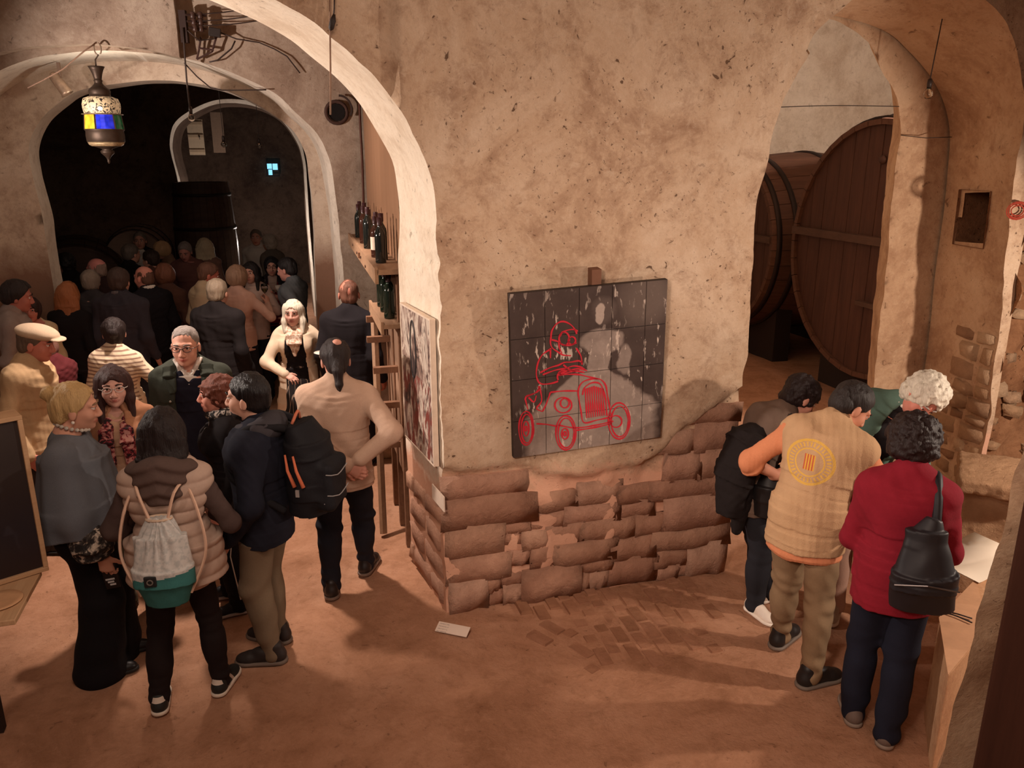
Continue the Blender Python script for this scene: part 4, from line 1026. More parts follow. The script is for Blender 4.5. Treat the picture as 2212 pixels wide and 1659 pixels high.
# 5 woman with the drawstring bag, from behind
p5 = p = Person('woman seen from behind in padded beige vest with drawstring bag', (-1.72, 3.69), 9, 1.68, 'f', 1.02, q=.0065, seed=15, skin=(200, 151, 132), hp=8, hy=8,
           L=dict(p=(-.16, .22, 1.02), pole=(-.7, -.7, -.4)), R=dict(p=(.16, .22, 1.02), pole=(.7, -.7, -.4)), feet=[(-.17, -.03, 10), (.13, .08, -14)])
p.body(); p.hair('long', (36, 26, 26), len=.15, big=.012, sides=False, thick=.016, face=True)
p.top(cloth((84, 68, 64), 70, .4), 'hoodie', .020, .47, 0, .97, fold=.007)
def flare(f):
    z = .46*p.h
    f.loft([np.array([0, 0, z]), np.array([0, 0, z+.16]), p.Wa], [.245, .235, .165], [.19, .18, .14], p.R[:, 0], .04)
p.top(cloth((196, 170, 154), 60, .15, .6), 'padded_vest', .034, .455, .0, 0, fold=.004, quilt=.012, collar=0, extra=flare)
def hood(f):
    f.ell(p.N+p.R@np.array([0, -.085, -.015]), (.135, .075, .10), .03, p.R); f.ell(p.N+p.R@np.array([0, -.12, -.10]), (.10, .05, .06), .04, p.R)
    for sg in (-1, 1): f.cone(p.N+p.R@np.array([sg*.12, -.04, .0]), p.N+p.R@np.array([sg*.07, .08, .01]), .045, .03, .03)
    f.fuzz(lambda q: .007*np.sin((q[:, 2]+abs(q[:, 0])*.35)*95)+.005*wob(q, 4, 25))
p.piece(hood, 'hood', cloth((96, 78, 72), 70, .4), lo=p.N-.3, hi=p.N+.3)['label'] = 'slouching grey brown hood'
p.legs(cloth((38, 30, 30)), infl=.008)
t = NT('sneaker'); sp = t.node('ShaderNodeSeparateXYZ'); t.link(t.tc.outputs['Object'], sp.inputs[0])
tab = t.math('MULTIPLY', t.math('GREATER_THAN', sp.outputs[2], .075), t.math('LESS_THAN', sp.outputs[2], .105)); heel = t.math('MULTIPLY', tab, t.math('LESS_THAN', sp.outputs[1], -.045))
wv = t.math('SINE', t.math('ADD', t.math('MULTIPLY', sp.outputs[1], 90), t.math('MULTIPLY', sp.outputs[2], 60))); st = t.math('MULTIPLY', t.math('GREATER_THAN', wv, .55), t.math('MULTIPLY', t.math('GREATER_THAN', sp.outputs[1], .0), t.math('LESS_THAN', sp.outputs[1], .08)))
t.col(t.mix(t.math('MAXIMUM', heel, st), s2l((34, 36, 34)), s2l((222, 210, 196)))); t.set(Roughness=.6)
p.shoes(t.m, sole=flat((224, 210, 194), .6))
# the drawstring bag hangs on her back
def dbag(o, b):
    zb = p.P[2]-.14; yb = -.215
    f = Fld((-.2, -.40, zb-.05), (.2, -.05, zb+.55), .006)
    f.loft([(0, yb-.01, zb), (0, yb-.02, zb+.16), (0, yb+.0, zb+.30), (0, yb+.02, zb+.44)], [.10, .145, .125, .055], [.05, .085, .065, .03], (1, 0, 0), .03)
    f.fuzz(lambda q: .007*np.sin(np.arctan2(q[:, 0], -(q[:, 1]-yb))*12)*np.clip((q[:, 2]-zb-.16)/.2, 0, 1)); f.fuzz(lambda q: .003*wob(q, 2, 30))
    t = NT('bag_cloth'); sp = t.node('ShaderNodeSeparateXYZ'); t.link(t.node('ShaderNodeTexCoord').outputs['Object'], sp.inputs[0]); dots = t.noise(55, 2, .5)
    body = t.ramp(dots, [(.38, s2l((184, 186, 184))), (.55, s2l((206, 204, 200)))])
    o_ = f.mesh('bag_body', None, o); o_.location = b; me = o_.data
    teal = cloth((64, 124, 122), 80); t.col(body); t.set(Roughness=.9)
    me.materials.append(t.m); me.materials.append(teal)
    c = np.empty(len(me.polygons)*3, np.float32); me.polygons.foreach_get('center', c); c = c.reshape(-1, 3); me.polygons.foreach_set('material_index', (c[:, 2]+.12*c[:, 0]*-1 < zb+.175).astype(np.int32))
    m = MB(); m.box((-.066, yb-.115, zb+.145), (-.010, yb-.10, zb+.197), None, b); lb = bevel(m.build('label_patch', flat((28, 30, 32), .6), o), .004)
    m = MB(); m.lathe([(.015, 0), (.015, .004), (.010, .004), (.010, 0)], 16, np.array([-.038, yb-.114, zb+.171])+b, rotx(math.pi/2), False); m.build('emblem', flat((120, 112, 104), .6), lb)
    m = MB(); m.tube([np.array([.058*math.cos(a), yb+.02+.033*math.sin(a), zb+.437])+b for a in np.linspace(0, 6.28, 17)], .007, 6, False)
    m.build('drawstring', flat((214, 190, 166), .8), o)
    for sg in (-1, 1):
        top_ = p.S[(sg+1)//2]+np.array([-sg*.035, -.01, .085]); m = MB()
        pts = smooth_curve([np.array([sg*.04, yb+.01, zb+.43]), np.array([sg*.08, -.19, zb+.56]), top_+np.array([0, -.075, -.05]), top_, top_+np.array([sg*.02, .08, -.06])], .03)
        m.tube(pts+b, .0075, 6)
        pts = smooth_curve([top_+np.array([sg*.0, -.08, -.06]), np.array([sg*.17, -.16, zb+.45]), np.array([sg*.195, -.195, zb+.25]), np.array([sg*.115, yb-.02, zb+.05])], .03); m.tube(pts+b, .0075, 6)
        m.build('cord', flat((222, 186, 162), .8), o)
p.thing(dbag, 'drawstring bag, white above and teal below, on the vest wearer back', 'bag', 'drawstring_bag', np.array([0, -.2, p.P[2]-.14]))

# 6 man with the black backpack
p6 = p = Person('man with short dark hair and beard in navy hoodie and khaki trousers', (-1.40, 4.15), 80, 1.74, 'm', 1.02, q=.0065, seed=16, skin=(206, 156, 134), hy=6,
           L=dict(p=(-.24, .10, .82)), R=dict(p=(.24, .1, .82)), feet=[(-.10, -.02, 14), (.10, .04, -4)])
p.body().eyes((30, 24, 22)); p.hair('short', (26, 21, 22), thick=.012, rough=.4)
def beard(f):
    h = p.hs
    f.ell(p.hl((0, .034, -.072)), np.array([.055, .056, .045])*h, 0, p.Rh); f.ell(p.hl((0, .10, -.052)), np.array([.03, .03, .018])*h, .008, p.Rh, 's'); f.half(p.hl((0, .0, -.030)), p.Rh@np.array([0, .35, 1.0]))
    f.fuzz(lambda q: .002*vnoise(q, 120, 3))
p.piece(beard, 'beard', hairmat((34, 26, 24)), lo=p.C-.2, hi=p.C+.2, q=.005)
p.top(cloth((32, 33, 44), 90), 'hoodie', .032, .45, .006, fold=.009, collar=.02)
def hood6(f):
    f.ell(p.N+np.array([0, -.07, .0]), (.13, .085, .085), .03); 
    for sg in (-1, 1): f.cone(p.N+np.array([sg*.11, -.03, .005]), p.N+np.array([sg*.06, .08, -.01]), .045, .03, .03)
    f.fuzz(lambda q: .006*wob(q, 4, 35))
p.piece(hood6, 'hood', cloth((66, 62, 66), 90), lo=p.N-.3, hi=p.N+.3)['label'] = 'grey hood lining'
p.legs(cloth((124, 106, 86), 100), infl=.016, wide=.014, fold=.013); p.shoes(flat((42, 34, 32), .6), sole=flat((112, 98, 88), .7))
m = MB(); m.tube([p.Wr[0]+np.array([.036*math.cos(a), .034*math.sin(a), -.0]) for a in np.linspace(0, 6.28, 15)], .006, 6, False); m.build('wristband', flat((150, 146, 142), .3, .6), p.root, True)
def bpack(o, b):
    c = p.Ch+np.array([.03, -.27, -.06])
    f = Fld(c-.36, c+.36, .007)
    f.loft([c+np.array([0, .0, -.27]), c+np.array([0, -.02, -.12]), c+np.array([0, -.01, .10]), c+np.array([0, .03, .24])], [.145, .165, .16, .105], [.11, .135, .12, .07], (1, 0, 0), .04)
    f.box(c+np.array([0, -.135, -.10]), (.125, .05, .14), None, .04, .03); f.fuzz(lambda q: .006*wob(q, 6, 22)-.006*np.exp(-((q[:, 2]-c[2]-.07)/.008)**2))
    q_ = f.mesh('pack_body', cloth((27, 26, 30), 60, .3, .7), o); q_.location = b
    for sx in (-1, 1):
        m = MB(); pts = smooth_curve([c+np.array([sx*.07, .07, .22]), p.S[(sx+1)//2]+np.array([-sx*.05, -.02, .10]), p.S[(sx+1)//2]+np.array([-sx*.045, .10, -.01]), p.S[(sx+1)//2]+np.array([-sx*.02, .10, -.18]), c+np.array([sx*.13, .09, -.24])], .03)
        m.tube(pts+b, .022, 6); m.build('shoulder_strap', cloth((32, 30, 33), 60), o, True)
    m = MB(); m.tube(smooth_curve([c+np.array([-.05, .05, .24]), c+np.array([0, .035, .30]), c+np.array([.05, .05, .24])], .02)+b, .009, 6); m.build('grab_handle', cloth((206, 120, 90)), o, True)['label'] = 'orange carrying loop'
    for k_ in range(2):
        m = MB(); m.tube(np.array([c+np.array([-.150-.012*k_, .055-.05*k_, .10]), c+np.array([-.175, .035-.05*k_, .02]), c+np.array([-.178, .0-.05*k_, -.07])])+b, [.006, .009, .012], 6); m.build('zip_pull', cloth((216, 118, 84)), o, True)['label'] = 'orange hanging tab'
    for z_, y_ in ((-.03, -.19), (-.15, -.192), (-.2, -.17)):
        m = MB(); m.tube(smooth_curve([c+np.array([-.13, y_+.03, z_+.02]), c+np.array([-.06, y_-.008, z_]), c+np.array([.08, y_-.006, z_+.012])], .03)+b, .003, 5); m.build('piping', flat((150, 146, 146), .4), o)
    m = MB(); m.box((-.176, -.02, -.13), (-.166, .0, -.09), None, c+b); m.build('buckle', flat((186, 180, 178), .3, .5), o)
p.thing(bpack, 'black backpack with orange tabs worn by the man in navy', 'backpack', 'backpack', p.Ch+np.array([.03, -.27, -.35]))

# 7 man with a ponytail, hands behind his back
p = Person('man with dark ponytail in beige blazer, hands clasped behind his back', (-1.13, 4.95), 3, 1.74, 'm', 1.08, q=.0062, seed=17, skin=(210, 151, 132), hp=8, hy=14,
           L=dict(p=(.06, -.205, .93), pole=(-1, -.3, 0), d=(.75, -.1, -.45), n=(0, 1, .1), curl=45), R=dict(p=(.155, -.20, .97), pole=(1, -.3, 0), d=(-.5, -.15, -.75), n=(0, .9, 0), curl=60), feet=[(-.09, -.16, 12), (.10, .14, -12)])
p.body(); p.hair('ponytail', (40, 29, 28), len=.16, thick=.012)
m = MB(); m.ball(p.hl((.008, -.065, .105)), np.array([.030, .033, .024])*p.hs, 14, p.Rh); m.build('bald_spot', p.skinm, p.root, True)
p.top(cloth((198, 166, 144), 130, .3, .9, .08), 'blazer', .026, .44, .02, fold=.006, slv=.006)
p.legs(cloth((36, 36, 44), 110), infl=.014, wide=.012, fold=.012); p.shoes(flat((40, 32, 30), .4), sole=flat((120, 100, 88), .6))

# 8 white-haired woman
p = Person('old woman with long white hair, cream coat over black dress', hp_(632, 640, 1.61), 190, 1.61, 'f', 1.08, q=.0075, seed=18, skin=(214, 164, 147), hy=-8,
           R=dict(p=(.10, .28, 1.0), pole=(1, -.3, -.2), d=(-.75, .5, -.3), n=(0, -.6, -1), curl=30), L=dict(p=(-.27, .27, 1.16), pole=(-1, -.6, -.3), d=(-.1, .9, .2), n=(.1, 0, 1), curl=35))
p.body().eyes((170, 160, 150)); p.hair('long', (236, 222, 202), len=.10, thick=.008, big=-.004)
p.top(cloth((226, 204, 178), 80), 'coat', .022, .30, .05, open=(.07, .12, .14), fold=.010, collar=0); p.top(cloth((26, 22, 24)), 'dress', .014, .42, 0, 0, None, .05, 0)
t = NT('skirt'); bk_ = t.node('ShaderNodeTexBrick'); bk_.inputs['Scale'].default_value = 9; bk_.inputs['Mortar Size'].default_value = .018; t.link(t.tc.outputs['Object'], bk_.inputs[0]); t.col(t.mix(bk_.outputs['Fac'], s2l((30, 26, 28)), s2l((150, 132, 118)))); t.set(Roughness=.9)
p.skirt(t.m, hem=.26, flare=.05)
t = NT('scarf'); n = t.noise(34, 3, .6, None, .8); t.col(t.ramp(n, [(.44, s2l((176, 140, 116))), (.56, s2l((226, 206, 188)))])); t.set(Roughness=.85)
p.piece(lambda f: (f.loft([p.N+np.array([0, .06, .02]), p.Ch+np.array([0, .155, .06]), p.Ch+np.array([0, .17, -.09])], [.085, .07, .012], [.03, .02, .01], [[1, 0, 0]]*3, .02), f.fuzz(lambda q: .006*wob(q, 8, 40))), 'scarf', t.m)
p.shoes(flat((30, 26, 28)))
def plate8(o, b):
    c = p.Wr[0]+p.hand[0][0]*.10+np.array([0, 0, .022]); m = MB(); m.lathe([(.03, 0), (.055, .002), (.085, .014), (.088, .016), (.055, .006), (.001, .004)], 24, c+b); m.build('plate_body', flat((236, 228, 216), .4), o, True)
p.thing(plate8, 'white plate held up by the white haired woman', 'plate', 'plate', p.Wr[0]+p.hand[0][0]*.10)

def simple(label, u, v, h, face, sex='m', hair=('short', (60, 50, 45)), top=(40, 38, 42), legs=(36, 34, 38), w=1.0, q=.0105, skin=(200, 147, 127), seed=0, eyes=False, tk=None, hk=None, **kw):
    p = Person(label, hp_(u, v, h), face, h, sex, w, q=q, seed=seed or int(u)+int(v), skin=skin, **kw)
    p.body(hands=bool(kw.get('L') or kw.get('R')) or q < .009)
    if eyes: p.eyes(tuple(int(c*.7) for c in hair[1]))
    if hair: p.hair(hair[0], hair[1], **(hk or {}))
    p.top(cloth(top), **(tk or {})); p.legs(cloth(legs)); p.shoes(flat((32, 27, 26), .6)); return p
def collar_of(p, rgb):
    p.piece(lambda f: [f.ell(p.N+p.R@np.array([.062*math.sin(a), .0+.066*math.cos(a), .042-.016*math.cos(a)]), (.017, .017, .024), .01) for a in np.linspace(0, 6.28, 16)], 'collar', cloth(rgb), lo=p.N-.15, hi=p.N+.17, q=.007)
def glass_thing(p, i, label, up=.06):
    def bld(o, b):
        d, n, c, sp = p.hand[i]; c = p.Wr[i]+d*.10+n*.03
        m = MB(); m.lathe([(.032, -.10), (.032, -.097), (.005, -.092), (.004, -.02), (.02, -.008), (.036, .02), (.040, .05), (.034, .085), (.031, .085), (.037, .05), (.033, .022), (.018, -.004), (.001, -.012)], 16, c+b+np.array([0, 0, up])); m.build('bowl', glass((235, 235, 235)), o, True)
        m = MB(); m.lathe([(.001, -.008), (.02, .0), (.034, .022), (.036, .03), (.001, .03)], 16, c+b+np.array([0, 0, up])); m.build('wine', glass((250, 226, 150)), o, True)
    p.thing(bld, label, 'wine glass', 'wine_glass', p.Wr[i]+p.hand[i][0]*.10-np.array([0, 0, .04]))

p = simple('bald man in a black suit seen from behind beside the bottle rack', 750, 598, 1.80, -8, hair=('short', (128, 86, 70)), top=(34, 30, 34), w=1.12, q=.0085, skin=(196, 126, 107), tk=dict(infl=.03, hem=.42, fold=.007, name='suit_jacket'), hk=dict(thick=.0015, rec=.01), hy=20)
p = simple('young man in grey blue t-shirt, hand on his hip', 627, 552, 1.74, 78, hair=('short', (34, 28, 28)), top=(104, 108, 112), q=.0085, tk=dict(sleeves=.5, infl=.018, fold=.007, name='t_shirt', hem=.5), L=dict(p=(-.19, .02, 1.02), pole=(-.3, -1, 0), d=(.3, .5, -.7), n=(1, .2, 0), curl=40), R=dict(p=(.12, .3, 1.2), pole=(.8, -.4, -.5)), skin=(208, 145, 129), eyes=True, hp=10)
p = simple('woman with black hair and glasses in a crimson vest', 585, 550, 1.63, 194, 'f', ('bob', (26, 22, 24)), (40, 34, 38), q=.0085, eyes=True, R=dict(p=(.18, .28, 1.26), pole=(.8, -.3, -.6), d=(-.3, .8, .4), n=(-.7, -.1, .1), curl=55), L=dict(p=(-.1, .28, 1.24), pole=(-.8, -.3, -.6), d=(.2, .8, .3), n=(.5, 0, .4), curl=50), tk=dict(open=(.06, .09, .09), name='jacket'))
p.glasses(); p.top(cloth((132, 32, 48)), 'vest', .012, .47, 0, 0, None, .07, 0); p.piece(lambda f: f.loft([p.N+np.array([0, .05, .02]), p.Ch+np.array([0, .15, .05]), p.Ch+np.array([0, .155, -.03])], [.06, .05, .02], [.03, .02, .01], [[1, 0, 0]]*3, .02), 'scarf', cloth((180, 158, 148)))
glass_thing(p, 1, 'wine glass raised by the woman in the crimson vest')
def cup11(o, b):
    c = p.Wr[0]+p.hand[0][0]*.10+np.array([0, 0, .02]); m = MB(); m.lathe([(.028, -.03), (.038, .045), (.036, .045), (.026, -.025), (.001, -.025)], 18, c+b); m.build('cup_body', flat((236, 226, 216), .5), o, True)
p.thing(cup11, 'white cup held by the woman in the crimson vest', 'cup', 'cup', p.Wr[0]+p.hand[0][0]*.10)
p = simple('woman with dark hair and a pale flowered blouse behind the wine glass', 541, 560, 1.68, 178, 'f', ('long', (34, 27, 27)), (206, 178, 166), q=.0095, eyes=True, R=dict(p=(.12, .3, 1.22), pole=(.8, -.3, -.6), curl=50), L=dict(p=(-.14, .28, 1.2), pole=(-.8, -.3, -.6), curl=50))
p = simple('man in white shirt standing far back in the dark room', 552, 492, 1.72, 190, hair=('short', (120, 108, 98)), top=(206, 202, 194), q=.012, eyes=True)
p = simple('white haired person far back in the dark beside the white shirt', 583, 505, 1.66, 60, hair=('fluffy', (206, 196, 182)), top=(120, 112, 104), q=.012)
p = simple('woman with long white blond hair at the back of the crowd', 440, 512, 1.68, 20, 'f', ('long', (232, 212, 178)), (150, 116, 104), q=.011, hk=dict(big=.03, thick=.02, len=.14, sides=False))
p = simple('man with short grey hair looking down at the back of the crowd', 400, 516, 1.72, 186, hair=('short', (150, 140, 136)), top=(124, 84, 80), q=.010, hp=22, eyes=True, skin=(208, 145, 134))
p = simple('blond woman with bobbed hair looking down, in the crowd', 356, 516, 1.66, 120, 'f', ('bob', (212, 172, 130)), (150, 118, 98), q=.010, hp=18, eyes=True, hk=dict(big=.01))
p = simple('man with short dark brown hair before the blond bob', 326, 536, 1.70, 50, hair=('short', (56, 42, 36)), top=(92, 62, 54), q=.010, hy=20)
p = simple('man with grey hair in black at the rear left of the crowd', 275, 523, 1.75, -30, hair=('short', (110, 98, 90)), top=(28, 24, 26), q=.010)
p = simple('man in dark jacket over white shirt near the dark barrels', 300, 497, 1.75, 198, hair=('short', (130, 118, 108)), top=(30, 27, 30), q=.011, eyes=True, tk=dict(open=(.06, .08, .08), name='jacket'))
p.top(cloth((214, 206, 198)), 'shirt', .012, .5, 0, 0)
p = simple('bald pink headed man with glasses in the crowd', 209, 553, 1.75, 60, hair=('fringe', (150, 124, 112)), top=(54, 36, 36), q=.010, skin=(214, 139, 132), hk=dict(thick=.003), hy=20); p.glasses()
p = simple('man with full grey hair and dark jacket, from behind', 190, 580, 1.68, 12, hair=('short', (158, 142, 130)), top=(64, 60, 64), q=.010, hk=dict(thick=.016))
p = simple('broad man with brown hair in grey navy suit, from behind', 250, 574, 1.79, 4, hair=('short', (74, 56, 50)), top=(60, 56, 64), q=.0095, w=1.12, tk=dict(infl=.028, name='suit_jacket', hem=.43), hk=dict(thick=.014)); collar_of(p, (104, 96, 98))
p = simple('bald man in profile with a white collar and black suit', 312, 570, 1.71, 58, hair=('fringe', (110, 76, 62)), top=(30, 28, 34), q=.0085, w=1.1, skin=(216, 145, 129), eyes=True, hk=dict(thick=.001), hy=12, tk=dict(infl=.028, name='suit_jacket', hem=.43)); collar_of(p, (232, 222, 212))
p = simple('person with full reddish brown hair behind the bald man', 352, 566, 1.68, 15, 'f', ('bob', (132, 84, 64)), (94, 64, 54), q=.010, hk=dict(big=.012, thick=.018))
p = simple('man with brown hair in pale cream shirt, face turned right', 435, 562, 1.74, -45, hair=('short', (120, 84, 68)), top=(212, 190, 160), q=.009, skin=(206, 120, 101), eyes=True, hp=16, hy=-20, tk=dict(name='shirt', infl=.024, fold=.009))
p = simple('grey haired man in black jacket from behind, beside the cream shirt', 463, 598, 1.74, -8, hair=('short', (150, 132, 112)), top=(32, 27, 28), q=.009, w=1.1, tk=dict(infl=.032, hem=.42, name='jacket'), hk=dict(thick=.012))
p = simple('woman with streaked bob hair in a pale pink top', 507, 568, 1.72, -12, 'f', ('bob', (158, 124, 100)), (206, 164, 146), q=.009, hk=dict(big=.008), R=dict(p=(.22, .22, 1.22), pole=(.8, -.4, -.7), d=(-.2, .5, .8), n=(-.8, .2, 0), curl=60))
glass_thing(p, 1, 'wine glass held up by the woman in the pale pink top')
p = simple('woman with very long auburn hair and black top, from behind', 140, 606, 1.66, 4, 'f', ('long', (166, 102, 62)), (28, 24, 26), q=.009, hk=dict(len=.30, big=.016, thick=.016, sides=False))
p = simple('person in black coat with dark hair before the white door jamb', 142, 543, 1.70, 66, hair=('fluffy', (32, 27, 26)), top=(26, 23, 25), q=.010, hk=dict(big=-.012), L=dict(p=(-.1, .32, 1.3), pole=(-.7, -.3, -.6)), R=dict(p=(.1, .32, 1.3), pole=(.7, -.3, -.6)))
def cam30(o, b):
    c = (p.Wr[0]+p.Wr[1])/2+np.array([0, .07, .04]); m = MB(); m.box((-.06, -.03, -.04), (.06, .03, .04), None, c+b); bevel(m.build('camera_body', flat((24, 23, 25), .4), o), .008)
    m = MB(); m.lathe([(.032, 0), (.034, .05), (.028, .05), (.026, .03), (.001, .03)], 16, c+b+np.array([0, .03, 0]), rotx(-math.pi/2)); m.build('lens', flat((40, 40, 46), .15), o, True)
    m = MB(); m.box((-.05, -.015, .04), (-.02, .015, .065), None, c+b); m.box((.0, -.02, .04), (.035, .02, .07), None, c+b); m.build('flash', flat((150, 150, 150), .2), o)
p.thing(cam30, 'small black camera held by the person in the black coat', 'camera', 'photo_camera', (p.Wr[0]+p.Wr[1])/2+np.array([0, .07, 0]))
p = simple('man with reddish face and pale grey shirt at the left', 72, 571, 1.70, 185, hair=('short', (120, 86, 70)), top=(166, 140, 126), q=.009, skin=(206, 122, 105), eyes=True, hp=10)
p = simple('person with dark curly hair against the left wall', 74, 552, 1.70, 40, hair=('curly', (60, 42, 36)), top=(50, 38, 36), q=.011)
p = simple('white haired man at the far left of the crowd', 24, 543, 1.67, -60, hair=('short', (214, 200, 184)), top=(34, 28, 28), q=.011, hk=dict(thick=.016))
p = simple('white haired woman cut by the left edge', -4, 551, 1.58, -40, 'f', hair=('bob', (220, 206, 190)), top=(60, 48, 46), q=.011)
p = simple('woman in cream top facing the camera behind the flat cap', 62, 636, 1.57, 202, 'f', ('bob', (58, 38, 34)), (214, 188, 150), q=.009, skin=(200, 124, 107), eyes=True, tk=dict(vneck=.08, collar=0, name='blouse'))
m = MB(); m.tube(smooth_curve([p.S[1]+np.array([-.03, -.08, .02]), p.S[1]+np.array([-.04, .03, .08]), p.Ch+np.array([.08, .16, .0]), p.Wa+np.array([.0, .16, -.05])], .03), .012, 6); m.build('bag_strap', flat((40, 26, 24), .6), p.root)
p = simple('man with dark hair and light grey jacket at the left edge', 14, 601, 1.80, -62, hair=('short', (46, 36, 34)), top=(156, 138, 130), q=.009, skin=(184, 112, 96), eyes=True, hp=12, hk=dict(thick=.02))
# 37 man in the flat cap
p = Person('man in beige flat cap and beige jacket, in profile', hp_(30, 692, 1.74), -80, 1.74, 'm', 1.12, q=.008, seed=37, skin=(196, 120, 101), hp=8, lean=8)
p.body().eyes(); p.hair('short', (110, 90, 76), thick=.006)
def capf(f):
    h = p.hs; f.ell(p.hl((0, -.005, .078)), np.array([.097, .122, .052])*h, 0, p.Rh); f.ell(p.hl((0, .05, .070)), np.array([.088, .085, .035])*h, .02, p.Rh); f.ell(p.hl((0, .125, .052)), np.array([.075, .05, .012])*h, .012, p.Rh); f.ell(p.hl((0, -.012, .01)), np.array([.079, .10, .065])*h, .01, p.Rh, 's')
p.piece(capf, 'flat_cap', cloth((206, 182, 156), 120), lo=p.C-.2, hi=p.C+.22, q=.006)
p.top(cloth((196, 164, 126), 90), 'jacket', .032, .43, .01, fold=.011); p.legs(cloth((60, 50, 46))); shoes_dark(p)
p = simple('person with dusty pink brown hair beside the flat cap man', 98, 712, 1.53, 70, 'f', ('bob', (146, 104, 92)), (104, 44, 48), q=.0085, hk=dict(big=.008), hp=16, skin=(190, 122, 110), R=dict(p=(.1, .3, 1.15), pole=(.8, -.3, -.6)))
# 39 striped sweater
p = Person('woman with dark bun in a cream striped sweater, from behind', hp_(238, 682, 1.62), -4, 1.62, 'f', 1.1, q=.008, seed=39, skin=(200, 143, 127), hy=28, R=dict(p=(.40, .26, .98), pole=(.6, -.8, -.4), d=(.6, .7, 0), n=(-.2, .2, 1), curl=30))
p.body(); p.hair('bun', (42, 31, 30), bz=.02, thick=.014)
t = NT('striped_knit'); sp = t.node('ShaderNodeSeparateXYZ'); t.link(t.tc.outputs['Object'], sp.inputs[0]); wv = t.math('SINE', t.math('MULTIPLY', sp.outputs[2], 2*math.pi/.032)); gate = t.math('LESS_THAN', sp.outputs[1], -.02)
t.col(t.mix(t.math('MULTIPLY', t.math('GREATER_THAN', wv, .35), gate), s2l((222, 200, 172)), s2l((150, 122, 104)))); t.bump(t.noise(90, 2), .3, .004); t.set(Roughness=.9)
p.top(t.m, 'sweater', .028, .47, .005, fold=.006); p.legs(cloth((40, 36, 40))); shoes_dark(p)
def plate39(o, b):
    c = p.Wr[1]+p.hand[1][0]*.12+np.array([0, 0, .018]); m = MB(); m.lathe([(.03, 0), (.055, .002), (.08, .012), (.082, .014), (.055, .006), (.001, .004)], 24, c+b); m.build('plate_body', flat((226, 216, 204), .4), o, True)
p.thing(plate39, 'small pale plate held by the woman in the striped sweater', 'plate', 'plate', p.Wr[1]+p.hand[1][0]*.12)

# 40 stooping woman with the dark jacket
p = Person('stooping woman with dark hair, grey jacket and white sneakers', (1.57, 4.66), -74, 1.66, 'f', 1.0, q=.0068, seed=40, skin=(206, 145, 125), lean=34, hp=22, hy=-6,
           R=dict(p=(.10, .46, 1.06), pole=(.7, -.5, -.6), d=(.3, .8, -.2), curl=35), L=dict(p=(-.12, .48, 1.05), pole=(-.7, -.5, -.6), d=(.2, .8, -.2), curl=35), feet=[(-.02, .13, 10), (.09, -.03, -80)], pelv=(0, -.10))
p.body().eyes((40, 28, 26)); p.hair('fluffy', (38, 25, 25), big=-.006)
p.top(cloth((112, 92, 80), 110), 'jacket', .026, .45, .012, .85, fold=.009); p.legs(cloth((42, 42, 48), 110), infl=.016); p.shoes(flat((230, 216, 202), .5), sole=flat((238, 226, 212), .5))
p.piece(lambda f: f.cone(p.E[1]*.35+p.Wr[1]*.65, p.Wr[1], .046, .044, .01), 'cuff', cloth((222, 206, 192)))
p.piece(lambda f: f.cone(p.E[0]*.35+p.Wr[0]*.65, p.Wr[0], .046, .044, .01), 'cuff', cloth((222, 206, 192)))
def coat40(o, b):
    a = p.Ch+p.R@np.array([0.02, -.17, .06]); 
    f = Fld(a-.75, a+.45, .009)
    f.loft([a+np.array([.0, .06, -.06]), a+np.array([.0, -.06, -.16]), a+np.array([.02, -.14, -.36]), a+np.array([.05, -.18, -.62])], [.08, .15, .17, .09], [.05, .09, .10, .07], (1, 0, 0), .05)
    f.cone(a+np.array([.08, -.1, -.45]), a+np.array([.08, -.14, -.72]), .07, .035, .04); f.fuzz(lambda q: .012*wob(q, 3, 14)+.006*vnoise(q, 40, 2))
    q_ = f.mesh('coat_body', cloth((34, 28, 28), 50, .5), o); q_.location = b
p.thing(coat40, 'dark coat slung behind the stooping woman, hanging by the pier', 'coat', 'coat', p.Ch+p.R@np.array([0.02, -.17, .06])+np.array([0, 0, -.7]))
def bag40(o, b):
    a = p.P+np.array([.17, .10, .02]); f = Fld(a-.3, a+.3, .008); f.loft([a+np.array([0, 0, -.15]), a, a+np.array([0, 0, .13])], [.10, .115, .08], [.15, .17, .12], (1, 0, 0), .04); f.fuzz(lambda q: .006*wob(q, 3, 20))
    f.mesh('bag_body', flat((26, 23, 24), .5), o).location = b
    m = MB(); m.tube(smooth_curve([a+np.array([0, .1, .12]), p.S[1]+np.array([.0, .06, .05]), p.S[1]+np.array([-.01, -.05, .06]), a+np.array([0, -.1, .12])], .04)+b, .010, 6); m.build('strap', flat((26, 23, 24), .5), o)
p.thing(bag40, 'black shoulder bag at the stooping woman hip', 'bag', 'shoulder_bag', p.P+np.array([.17, .10, -.13]))

